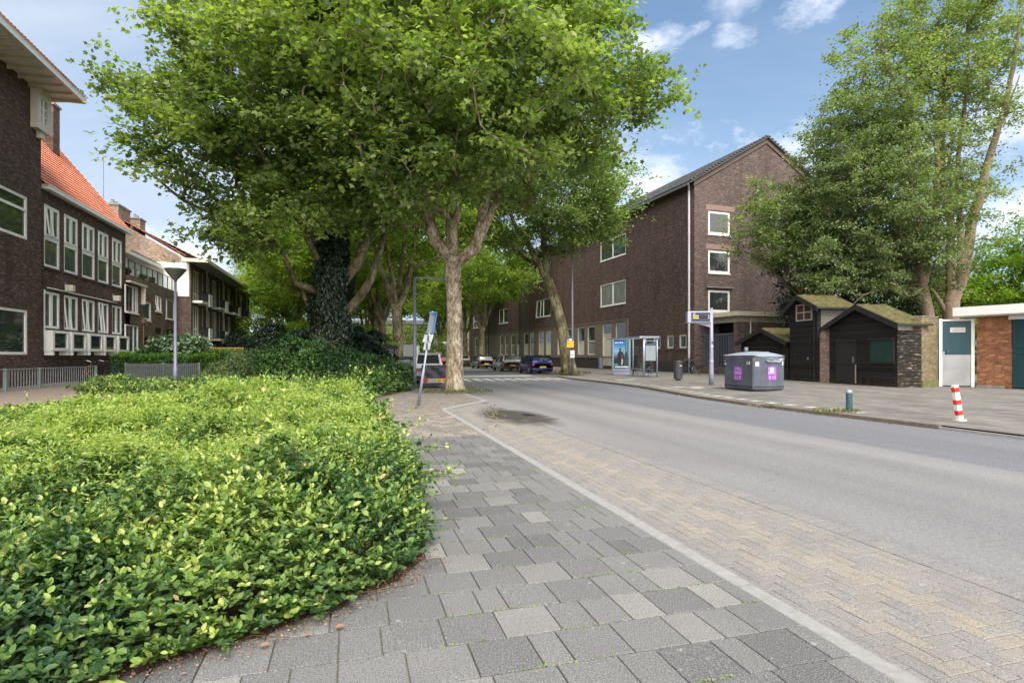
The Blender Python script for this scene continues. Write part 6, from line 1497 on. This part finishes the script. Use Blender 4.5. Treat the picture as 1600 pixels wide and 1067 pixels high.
# ---------- leaning sign post, signs seen from behind
sp = empty('sign_post', (*P(15.7,1.80)[:2],0), R(0), 'leaning grey sign post with a blue-edged sign seen from behind, on the brick pavement', 'sign post')
def ln(z): return (z*.153, 0, z)
MB().tube([ln(-.1), ln(1.0), ln(1.02), ln(2.62)], [.042,.04,.03,.028], 10).build('post', M['signback'], sp, smooth=True)
MB().prism([(ln(2.0)[0]-.07,-.09,2.0),(ln(2.0)[0]+.06,.06,2.0),(ln(2.56)[0]+.08,.06,2.56),(ln(2.56)[0]-.05,-.09,2.56)], (.012,-.012,0)).build('sign_plate', M['signback'], sp)
MB().prism([(ln(2.0)[0]+.08,.05,1.99),(ln(2.0)[0]+.115,.07,1.99),(ln(2.56)[0]+.135,.07,2.57),(ln(2.56)[0]+.10,.05,2.57)], (.0,-.02,0)).build('sign_edge', M['blue'], sp)
MB().box(ln(2.56)[0]-.08,ln(2.56)[0]+.13,-.1,.07,2.565,2.59).build('sign_top_edge', M['blue'], sp)
o = MB().prism([(ln(1.78)[0]-.15,-.06,1.76),(ln(1.78)[0]+.10,-.02,1.76),(ln(1.98)[0]+.13,-.02,1.97),(ln(1.98)[0]-.11,-.06,1.97)], (0,.02,0)).build('lower_plate', plain('sign_back_pale', (.34,.36,.40), .5), sp)
MB().prism([(ln(1.6)[0]-.10,-.05,1.55),(ln(1.6)[0]+.07,-.02,1.55),(ln(1.74)[0]+.09,-.02,1.745),(ln(1.74)[0]-.08,-.05,1.745)], (0,.02,0)).build('lower_plate', plain('sign_back_pale', (.34,.36,.40), .5), sp)
MB().box(ln(1.87)[0]-.02,ln(1.87)[0]+.02,-.075,-.065,1.78,1.95).box(ln(1.65)[0]-.02,ln(1.65)[0]+.02,-.065,-.052,1.57,1.73).build('clamp', M['dark_metal'], sp)

# ---------- bus shelter
sh = empty('bus_shelter', (*G(1006,35.9)[:2],0), a16, 'glass bus shelter with a blue-grey frame beside the advertising panel', 'bus shelter')
# x towards the building, y along the road away from the camera
mp = plain('shelter_metal', (.33,.38,.46), .35, .4, var=.08)
for x, y in ((0,0),(.95,.0),(.95,1.6),(.95,3.2)): MB().tube([(x,y,0),(x,y,2.62)], .06 if (x,y) == (0,0) else .045, 10).build('post', mp, sh, smooth=True)
MB().box(-.35,1.05,-.1,-.04,2.5,2.62).box(-.35,-.29,-.04,4.6,2.5,2.6).box(.99,1.05,-.04,4.6,2.5,2.6).box(-.35,1.05,4.6,4.66,2.5,2.6).build('roof_frame', mp, sh)
for y in (1.3,2.6,3.9): MB().box(-.29,.99,y-.03,y+.03,2.52,2.58).build('roof_rib', mp, sh)
MB().quad((-.29,-.04,2.605),(.99,-.04,2.605),(.99,4.6,2.63),(-.29,4.6,2.63)).build('roof_glass', M['clear'], sh)
MB().quad((.95,.05,.25),(.95,3.2,.25),(.95,3.2,2.35),(.95,.05,2.35)).build('rear_glass', M['clear'], sh); MB().quad((.06,0,.2),(.9,0,.2),(.9,0,2.3),(.06,0,2.3)).build('side_glass', M['clear'], sh)
MB().box(.06,.9,-.015,.015,.16,.2).build('glass_rail', mp, sh); MB().box(.06,.9,-.015,.015,2.3,2.34).build('glass_rail', mp, sh)
def mapmat():
    m, nt, out = newmat('route_map_print'); q = NT(nt); o = q.obj(); v = q.n('TexVoronoi', {'Vector': o, 'Scale': 9.0}, feature='DISTANCE_TO_EDGE').outputs[0]
    c = q.mix(q.fr(v, .02, .06), (.13,.17,.19), (.26,.31,.33)); q.bsdf(out, c, .4); return m
o = MB().box(.1,.82,-.05,-.02,1.05,2.15).build('route_map', mapmat(), sh); MB().box(.1,.82,-.056,-.05,2.02,2.15).build('map_header', plain('map_blue', (.02,.08,.18), .5), o)
MB().box(.4,.85,.35,2.9,.46,.50).build('bench', mp, sh); MB().tube([(.65,.6,0),(.65,.6,.46)], .03, 8).tube([(.65,2.6,0),(.65,2.6,.46)], .03, 8).build('bench_leg', M['dark_metal'], sh)
MB().box(.1,.14,-.03,-.02,2.15,2.45).build('stop_flag', plain('flag_yellow', (.5,.48,.3), .5), sh)
# advertising panel
adx, ady = P(37.2,18.3)[:2]
ad = empty('advertising_panel', (G(971,41)[0],G(971,41)[1],0), R(-2), 'advertising panel with a blue poster of seated people beside the bus shelter', 'advertising panel')
MB().box(-.66,.66,0,.22,.28,2.62).build('cabinet', mp, ad, bevel=.03); MB().box(-.60,.60,.04,.18,-.02,.28).build('foot', M['metal_lilac'], ad)
def postermat():
    m, nt, out = newmat('blue_poster_print'); q = NT(nt); x, y, z = q.sep(q.obj())
    c = q.ramp(q.fr(z, .5, 2.5), [(.0,(.01,.015,.03)), (.35,(.03,.06,.10)), (.6,(.25,.45,.62)), (.8,(.05,.22,.50)), (1,(.01,.04,.18))])
    st = q.n('TexWave', {'Vector': q.comb(x, q.math('MULTIPLY', z, .15)), 'Scale': 2.2, 'Distortion': 6.0, 'Detail': 3.0}).outputs['Fac']
    k = q.fr(x, .18, .3); c = q.mix(q.math('MULTIPLY', k, .9), c, q.mix(st, (.005,.03,.05), (.10,.25,.30)))
    q.bsdf(out, c, .15, 0, .6, Emission_Color=(.2,.4,.6,1), Emission_Strength=.0); return m
o = MB().box(-.56,.56,-.012,-.001,.42,2.52).build('poster', postermat(), ad)
dk = plain('poster_dark_blue', (.010,.012,.03), .3); sk = plain('poster_skin', (.30,.16,.11), .4)
def blob(pts, y, mat, nm): MB().poly([(x,y,z) for x, z in pts]).build(nm, mat, o)
blob([(-.28,.75),(-.32,1.25),(-.22,1.62),(-.12,1.72),(0,1.68),(.14,1.55),(.2,1.2),(.14,.7)], -.016, dk, 'printed_figure'); blob([(-.15,1.7),(-.17,1.84),(-.1,1.95),(-.03,1.92),(0,1.8),(-.04,1.7)], -.019, plain('poster_face', (.09,.05,.04), .4), 'printed_head')
blob([(-.56,.62),(-.56,1.05),(-.4,1.12),(-.2,1.0),(-.12,.6)], -.0185, plain('poster_navy', (.008,.012,.04), .3), 'printed_seat'); blob([(.2,.6),(.22,1.4),(.3,1.72),(.42,1.6),(.5,1.2),(.5,.6)], -.017, plain('poster_teal', (.01,.05,.06), .3), 'printed_figure')
blob([(-.02,.68),(.0,1.12),(.08,1.15),(.12,.95),(.06,.68)], -.021, plain('poster_legs', (.45,.36,.28), .4), 'printed_detail'); blob([(.08,1.62),(.08,1.78),(.16,1.82),(.2,1.7),(.15,1.6)], -.019, sk, 'printed_head'); blob([(-.06,1.2),(-.04,1.42),(.08,1.44),(.12,1.16)], -.020, plain('poster_red', (.16,.02,.02), .4), 'printed_detail')
MB().box(-.55,-.25,-.022,-.015,.66,.78).build('printed_detail', plain('poster_turquoise', (.02,.35,.36), .4), o); MB().box(-.48,.50,-.022,-.015,.50,.60).build('caption_strip', M['sticker'], o)
mb = MB(); xx = -.47
for wd in (.13,.08,.03,.12,.09): mb.box(xx,xx+wd,-.015,-.013,2.28,2.36); xx += wd+.035
mb.build('headline', plain('poster_white', (.55,.65,.75), .4), o)

# ---------- litter bin, display, bollards, container
x, y = G(1059.5,31.2)[:2]
bn = empty('litter_bin', (x,y,0), 0, 'dark grey cylindrical litter bin beside the bus shelter', 'litter bin')
MB().lathe([(.14,0),(.14,.08),(.24,.09),(.245,.95),(.235,.97)], 24).build('body', M['bin'], bn, smooth=False); MB().lathe([(.225,.96),(.25,.98),(.255,1.06),(.24,1.09),(.17,1.08),(.17,1.02)], 24).build('rim', M['bin'], bn); MB().box(.02,.14,-.25,-.235,.80,.84).build('sticker', M['sticker'], bn)
x, y = G(1111.5,26.6)[:2]
ds = empty('bus_display', (x,y,0), 0, 'lilac-grey pole carrying a bus departure display with amber lines', 'departure display')
MB().tube([(0,0,-.02),(0,0,.55),(0,0,1.5),(0,0,3.62)], [.118,.11,.088,.075], 14).build('pole', M['metal_lilac'], ds, smooth=True)
MB().box(-1.17,-.06,-.16,.16,2.92,3.46).build('housing', plain('display_housing', (.36,.37,.46), .4, .2, var=.05), ds, bevel=.02)
MB().prism([(-.75,-.05,2.91),(-.07,-.05,2.91),(-.07,-.05,2.72)], (0,.1,0)).build('bracket', M['metal_lilac'], ds)
o = MB().box(-1.00,-.12,-.175,-.161,2.97,3.41).build('screen', M['screen'], ds)
MB().box(-.94,-.14,-.178,-.176,3.10,3.28).build('led_field', M['black'], o)
MB().box(-.92,-.66,-.184,-.1795,3.215,3.255).box(-.92,-.66,-.184,-.1795,3.125,3.165).build('amber_lines', M['amber'], o)
MB().box(-.20,-.165,-.184,-.1795,3.215,3.25).box(-.205,-.165,-.184,-.1795,3.125,3.16).build('minutes', M['ledwhite'], o)
MB().box(-.94,-.8,-.182,-.176,3.285,3.30).box(-.78,-.7,-.182,-.176,3.287,3.297).box(-.24,-.17,-.182,-.176,3.285,3.295).build('printed_labels', plain('label_white', (.4,.45,.5), .5), o)
def text(body, size, loc, rot, mat, parent, name='lettering', align='CENTER'):
    c = bpy.data.curves.new(name, 'FONT'); c.body = body; c.size = size; c.extrude = .001; c.align_x = align
    t = bpy.data.objects.new(name, c); COL.objects.link(t); bpy.context.view_layer.update()
    me = bpy.data.meshes.new_from_object(t.evaluated_get(bpy.context.evaluated_depsgraph_get())); bpy.data.objects.remove(t)
    o = bpy.data.objects.new(name, me); COL.objects.link(o); me.materials.append(mat); o.location = loc; o.rotation_euler = rot
    if parent: o.parent = parent
    return o
text('69', .095, (-.86,-.18,3.315), (R(90),0,0), M['amber'], o, 'line_number')
MB().box(-.03,.04,-.096,-.088,1.78,1.86).build('sticker', M['sticker'], ds); MB().lathe([(.098,1.12),(.098,1.155)], 14).build('sticker', M['sticker'], ds); MB().box(-.02,.045,-.095,-.087,1.95,2.03).build('sticker', M['black'], ds)
# red and white leaning bollard
bx, by = G(1500,12.15)[:2]
rb = empty('bollard', (bx,by,-.02), 0, 'leaning square post striped red and white at the edge of the forecourt', 'bollard'); rb.rotation_euler = (R(-2), R(-7), 0)
w_ = .05
MB().box(-w_,w_,-w_,w_,0,.78).build('post', M['white'], rb, bevel=.006)
for z0_ in (.08+.05,.13+.23,.13+.50): 
    o = MB().box(-w_-.002,w_+.002,-w_-.002,w_+.002,z0_,z0_+.10).build('red_band', M['red'], rb)
MB().box(-.085,.085,-.085,.085,0,.03).build('base_plate', M['white'], rb)
bx, by = G(1327,14.25)[:2]
gb_ = empty('bollard', (bx,by,0), R(10), 'short round bollard with flaking green paint and grey cap near the kerb end', 'bollard')
MB().lathe([(.075,-.05),(.075,.44),(.072,.45)], 16).build('post', M['bollard_green'], gb_, smooth=False); MB().lathe([(.073,.45),(.073,.48),(.05,.515),(.01,.53)], 16).build('cap', M['cap'], gb_)
# recycling container
cx, cy = (9.3,21.7)
ct = empty('recycling_container', (cx,cy,0), R(17.5), 'slate-blue recycling container with purple posters on its sides', 'recycling container')
cw, cd, chh = 1.50, 1.72, 1.36
mb = MB()
def ring(z, i, b): 
    pts = []
    for (x_, y_, sx, sy) in ((0,0,1,1),(cw,0,-1,1),(cw,cd,-1,-1),(0,cd,1,-1)):
        X, Y = x_+sx*i, y_+sy*i
        if sx*sy > 0: pts += [(X, Y+sy*b, z), (X+sx*b, Y, z)]
        else: pts += [(X+sx*b, Y, z), (X, Y+sy*b, z)]
    return pts
loft(mb, [ring(.03,.05,.05), ring(.10,.0,.05), ring(1.0,.0,.05), ring(chh,-.02,.05)])
mb.build('body', M['container'], ct)
# domed lid with a swept front edge
N = 14; vs = []
for j in range(N+1):
    for i in range(N+1):
        u, v = i/N, j/N; z = chh+.03+.22*(math.sin(PI*min(1,max(0,u)))**.6)*(math.sin(PI*(.08+.84*v))**.7)*.75
        if v < .12: z -= .16*math.sin(PI*u)*(1-v/.12)
        vs.append((-.03+u*(cw+.06), -.035+v*(cd+.07), z))
mb = MB().add(vs, [(j*(N+1)+i,j*(N+1)+i+1,(j+1)*(N+1)+i+1,(j+1)*(N+1)+i) for j in range(N) for i in range(N)])
mb.build('lid', M['container_top'], ct, smooth=True)
MB().box(-.005,cw+.005,-.006,cd+.004,chh-.05,chh-.02).build('lid_seam', M['black'], ct); MB().box(-.012,-.002,.05,cd-.05,.16,.19).box(.05,cw-.05,-.012,-.002,.16,.19).build('base_strip', M['dark_metal'], ct)
ap = MB().prism([(.55,-.05,1.20),(.66,-.05,1.12),(cw-.3,-.05,1.12),(cw-.12,-.05,1.22),(cw-.42,.42,1.50),(.5,.42,1.50)], (0,0,.035)).build('hatch_surround', M['container_top'], ct)
MB().prism([(.66,-.055,1.20),(cw-.3,-.055,1.20),(cw-.48,.34,1.47),(.58,.34,1.47)], (0,-.008,.03)).build('hatch_cover', plain('worn_hatch', (.22,.24,.25), .4, .3, var=.4, scale=12), ap)
mb = MB().tube([(.42,.9,1.5),(.42,.9,1.72)], .03, 8).box(.34,.50,.88,.92,1.68,1.72).lathe([(.07,1.58),(.09,1.62),(.05,1.66)], 10, (.42,.9,0)); mb.build('lifting_eye', M['rim'], ct)
def cposter(side, a, b, z0_, z1_):
    q = (lambda x_, z_, d: (x_, -d, z_)) if side == 'front' else (lambda x_, z_, d: (-d, x_, z_))
    def bx_(x0_, x1_, za, zb, d0, d1, nm, mt, par):
        m = MB(); A_, B_ = q(x0_,za,d0), q(x1_,zb,d1); m.box(min(A_[0],B_[0]),max(A_[0],B_[0]),min(A_[1],B_[1]),max(A_[1],B_[1]),za,zb); return m.build(nm, mt, par)
    p = bx_(a,b,z0_,z1_,.004,.010,'poster',M['purple'],ct); w = b-a; h = z1_-z0_
    for k, (f0,f1,g0,g1) in enumerate([(.08,.32,.84,.88),(.08,.32,.72,.77),(.06,.94,.58,.63),(.06,.8,.50,.55),(.06,.9,.43,.46),(.55,.62,.70,.92),(.38,.45,.70,.92),(.45,.55,.86,.93),(.76,.82,.70,.92),(.66,.9,.3,.33),(.5,.56,.08,.3),(.66,.72,.08,.26),(.8,.86,.08,.26),(.1,.4,.10,.14),(.06,.4,.28,.31)]):
        bx_(a+w*f0,a+w*f1,z0_+h*g0,z0_+h*g1,.010,.0125,'print',M['purple_light'],p)
    m = MB(); m.poly([q(a+w*.12,z0_+h*.26,.013),q(a+w*.36,z0_+h*.26,.013),q(a+w*.24,z0_+h*.14,.013)]).build('print', M['purple_light'], p)
    m = MB(); m.poly([q(a+w*.38,z1_+.002,.012),q(a+w*.62,z1_+.002,.012),q(a+w*.5,z1_+.09,.012)]).build('print', M['purple'], p)
    return p
cposter('front', .66, 1.10, .42, .98); cposter('side', .62, 1.12, .40, .96)
def stk(side, a, b, z0_, z1_, mt='sticker'):
    m = MB(); 
    if side == 'front': m.box(a,b,-.009,-.003,z0_,z1_)
    else: m.box(-.009,-.003,a,b,z0_,z1_)
    m.build('sticker', M[mt], ct)
stk('front',.09,.26,.98,1.14); stk('front',.02,.08,1.2,1.26,'plate'); stk('side',.18,.36,1.04,1.24); stk('side',1.6,1.69,1.15,1.28); stk('side',1.58,1.66,1.02,1.08); stk('front',1.36,1.41,1.0,1.2); stk('side',.22,.32,1.06,1.22,'bin')
MB().box(.78,.94,-.016,-.0135,.74,.92).build('sticker', M['sticker'], ct)
# ---------- bicycles
def bike(label, loc, rz, col, wheel_r=.34, step=False, group='bicycles against the walls', lean=6, crate=False):
    rt = empty('bicycle', loc, rz, label, 'bicycle', group); rt.rotation_euler = (0, R(lean), rz)
    for y in (0,1.08):
        w = MB().torus(wheel_r, .022, (0,y,wheel_r), 28, 6, 'x').build('wheel', M['rubber'], rt, smooth=True); m = MB()
        for k in range(14): a = PI*k/7; m.tube([(0,y,wheel_r),(0,y+math.cos(a)*wheel_r,wheel_r+math.sin(a)*wheel_r)], .0025, 3)
        m.torus(wheel_r-.02,.008,(0,y,wheel_r),28,4,'x'); m.build('spokes', M['rim'], w)
    f = MB(); bb, st, hd, hb = (0,.42,.28), (0,.30,.78), (0,.90,.88), (0,.94,.66)
    f.tube([bb,st],.016,6).tube([bb,hb],.018,6).tube([st if not step else (0,.38,.48), hd],.016,6).tube([hb,hd],.02,6).tube([hb,(0,1.08,wheel_r)],.014,6).tube([bb,(0,0,wheel_r)],.011,6).tube([st,(0,0,wheel_r)],.011,6)
    f.build('frame', M[col], rt, smooth=True)
    MB().tube([hd,(0,.86,1.06)],.012,6).tube([(-.28,.72,1.08),(-.2,.84,1.10),(0,.87,1.06),(.2,.84,1.10),(.28,.72,1.08)],.012,6).build('handlebar', M['rim'], rt)
    MB().tube([st,(0,.27,.92)],.012,6).box(-.07,.07,.14,.40,.92,.97).build('saddle', M['black'], rt, bevel=.02)
    MB().torus(.09,.006,(.04,.42,.28),16,4,'x').tube([(-.1,.42,.2),(.1,.42,.36)],.01,5).build('crank', M['dark_metal'], rt)
    MB().box(-.06,.06,-.25,.25,.72,.74).tube([(0,-.2,.72),(0,0,wheel_r)],.008,4).build('luggage_rack', M['dark_metal'], rt)
    if crate: MB().box(-.18,.18,-.30,.02,.45,.72).build('pannier', M['black'], rt, bevel=.03)
    return rt
bike('black bicycle with panniers leaning by the porch bars, behind the litter bin', (*G(1088,41)[:2],0), R(60), 'black', .36, crate=True)
bike('pale silver bicycle parked behind the bus shelter glass', (*G(999,41.6)[:2],0), R(-80), 'rim')
bike('black bicycle with high handlebars at the foot of the small windows', (*G(1068,42.3)[:2],0), R(-50), 'black')
lf = frL
def lpos(u, y): return (lf.A[0]+lf.c*u-lf.s*y, lf.A[1]+lf.s*u+lf.c*y, 0)
bike('orange-framed bicycle behind the grey railing, against the school wall', lpos(34.2,-.9), R(16), 'orange', lean=8)
bike('dark bicycle in the middle of the rack behind the grey railing', lpos(36.4,-.8), R(20), 'black', lean=5)
bike('blue bicycle at the right end of the rack behind the grey railing', lpos(38.0,-.8), R(12), 'blue', lean=7)
bike('dark bicycle standing free of the railing near the corner of the school', lpos(40.6,-1.4), R(70), 'black', lean=4)
# ---------- railing in front of the school
A_ = np.array([-18.05,15.2]); B_ = np.array([-20.3,27.5])
rl = empty('railing', (A_[0],A_[1],0), math.atan2(*(B_-A_)[::-1]), 'grey galvanised railing of thin bars with thicker posts in front of the school', 'railing'); LL = float(np.linalg.norm(B_-A_))
MB().box(0,LL,-.025,.025,.84,.88).build('top_rail', M['metal_fence'], rl); MB().box(0,LL,-.015,.015,.10,.13).build('bottom_rail', M['metal_fence'], rl)
mb = MB(); k = int(LL/.36); xx = .1
while xx < LL: mb.tube([(xx,0,.0),(xx,0,.84)], .014, 5); xx += .30 if xx < 6.2 else .17
mb.build('bars', M['metal_fence'], rl)
for xx in (0,3.2,6.2,8.2,LL-.05): MB().box(xx-.05,xx+.05,-.05,.05,-.05,.90).build('post', M['metal_fence'], rl)
# second, solid-looking fence in front of the hedge
A_ = np.array([-19.5,28.4]); B_ = np.array([-16.3,29.3])
rl = empty('fence', (A_[0],A_[1],0), math.atan2(*(B_-A_)[::-1]), 'low fence of narrow grey slats in front of the long clipped hedge', 'fence'); LL = float(np.linalg.norm(B_-A_)); mb = MB(); xx = 0
while xx < LL: mb.box(xx,xx+.06,-.015,.015,.05,.98); xx += .09
mb.build('slats', M['fence_dark'], rl); MB().box(0,LL,.016,.05,.9,.95).box(0,LL,.016,.05,.2,.25).build('rail', M['fence_dark'], rl)
for f in (0,.5,1): MB().box(LL*f-.04,LL*f+.04,.051,.12,-.05,1.02).build('post', M['metal_fence'], rl)
wr = empty('wooden_railing', (*G(303,43)[:2],0), R(8), 'thin orange-brown timber rail in front of the flats', 'railing')
MB().box(0,3.6,-.03,.03,1.9,2.0).build('rail', M['timber'], wr)
for x_ in (0,1.8,3.5): MB().box(x_,x_+.07,-.03,.03,0,1.9).build('post', M['timber'], wr)
# small sign in the distance
sd = empty('street_sign', (*G(697,62)[:2],0), 0, 'small pale T-shaped sign far away, left of the large plane trunk', 'sign'); MB().tube([(0,0,0),(0,0,2.7)], .04, 6).build('pole', M['signback'], sd); MB().box(-.35,.35,-.03,.03,2.7,2.9).build('plate', M['sticker'], sd)
# grey planter bin by the door of the long building
u_ = frR.u(947)[0]
bx, by = frR.A[0]+frR.c*(u_)-frR.s*(-.6), frR.A[1]+frR.s*(u_)+frR.c*(-.6)
pb = empty('planter', (bx,by,0), aR, 'plain grey cylindrical tub on the pavement by the cream door', 'planter'); MB().lathe([(.2,0),(.24,.1),(.26,1.15),(.27,1.2)], 18).build('tub', M['metal_grey'], pb); MB().lathe([(.2,1.18),(.23,1.19)], 18).build('soil', M['soil'], pb)
SUN_EL, SUN_AZ = 52, 165     # azimuth clockwise from +Y: the sun stands behind the camera, slightly right
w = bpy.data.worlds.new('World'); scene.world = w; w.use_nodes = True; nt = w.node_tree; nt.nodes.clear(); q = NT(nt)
sky = q.n('TexSky', sky_type='NISHITA'); sky.sun_disc = False; sky.sun_elevation = R(SUN_EL); sky.sun_rotation = R(SUN_AZ); sky.air_density = 1.0; sky.dust_density = .6; sky.ozone_density = 1.6
gen = q.n('TexCoord').outputs['Generated']; x, y, z = q.sep(gen)
zz = q.math('ADD', q.math('MAXIMUM', z, 0.0), .16)
pl = q.comb(q.math('DIVIDE', x, zz), q.math('DIVIDE', y, zz), 0.0)
f1 = q.noise(q.mapped(pl, (1,1,1), loc=(3.1,1.7,0)), 1.15, 8, .58)
f2 = q.noise(q.mapped(pl, (.5,1.3,1), rot=(0,0,.5), loc=(7.1,2.2,0)), 1.0, 6, .6)
puff = q.fr(f1, .60, .72, 0, .6)
def dirv(px, py): return Vector(((px-800)/F, 1, (HY-py)/F)).normalized()
fn = q.noise(q.mapped(gen, (1,1,1.7)), 7.0, 9, .66)
for (px, py, rx, st) in ((1040,62,.055,1), (1138,64,.035,.9), (1275,8,.05,.9), (1150,0,.04,.5), (1020,285,.10,1), (935,330,.10,.9), (1560,190,.17,1), (1245,235,.07,1), (1590,330,.10,.8), (310,400,.09,.8), (430,330,.12,.6)):
    dv = dirv(px, py)
    df = q.n('VectorMath', {0: q.n('VectorMath', {0: gen, 1: tuple(dv)}, operation='SUBTRACT').outputs[0], 1: (1,1,1.9)}, operation='MULTIPLY').outputs[0]
    ln_ = q.n('VectorMath', {0: df}, operation='LENGTH').outputs['Value']
    v = q.math('ADD', q.math('SUBTRACT', 1.0, q.math('DIVIDE', ln_, rx)), q.math('MULTIPLY', q.math('SUBTRACT', fn, .5), 5.5))
    puff = q.math('MAXIMUM', puff, q.fr(v, .0, 1.5, 0, st*.85))
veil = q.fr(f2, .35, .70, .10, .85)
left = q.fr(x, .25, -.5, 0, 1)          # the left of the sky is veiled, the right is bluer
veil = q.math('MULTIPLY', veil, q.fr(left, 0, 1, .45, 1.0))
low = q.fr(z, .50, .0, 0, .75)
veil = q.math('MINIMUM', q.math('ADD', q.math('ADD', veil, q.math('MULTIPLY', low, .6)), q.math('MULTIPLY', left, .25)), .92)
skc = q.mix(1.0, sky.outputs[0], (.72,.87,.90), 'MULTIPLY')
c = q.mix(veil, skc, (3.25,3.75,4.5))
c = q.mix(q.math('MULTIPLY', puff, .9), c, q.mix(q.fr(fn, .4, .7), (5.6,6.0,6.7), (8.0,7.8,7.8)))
behind = q.fr(y, .1, -.35)              # unseen bright cloud added behind the camera as soft neutral fill light
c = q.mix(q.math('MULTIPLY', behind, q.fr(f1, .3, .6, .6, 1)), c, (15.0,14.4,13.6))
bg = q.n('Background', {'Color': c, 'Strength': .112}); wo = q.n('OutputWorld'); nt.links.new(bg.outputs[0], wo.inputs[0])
sl_ = bpy.data.lights.new('sun', 'SUN'); sl_.energy = 2.35; sl_.angle = R(35); sl_.color = (1,.95,.87)
so_ = bpy.data.objects.new('sun', sl_); COL.objects.link(so_)
az = R(SUN_AZ); el = R(SUN_EL); d = Vector((math.sin(az)*math.cos(el), math.cos(az)*math.cos(el), math.sin(el)))
so_.rotation_euler = d.to_track_quat('Z', 'Y').to_euler(); so_.location = (0,0,40)
cam = bpy.data.cameras.new('camera'); co = bpy.data.objects.new('camera', cam); COL.objects.link(co)
cam.lens = 36*F/1600; cam.sensor_width = 36; cam.shift_y = (HY-533.5)/1600; cam.clip_end = 3000; cam.clip_start = .05
co.location = (0,0,CH); co.rotation_euler = (R(90),0,0); scene.camera = co
scene.view_settings.view_transform = 'Standard'; scene.view_settings.look = 'None'; scene.view_settings.gamma = 1; scene.view_settings.exposure = .95
scene.cycles.max_bounces = 6; scene.cycles.transparent_max_bounces = 8; scene.cycles.diffuse_bounces = 3; scene.cycles.glossy_bounces = 3; scene.cycles.transmission_bounces = 3
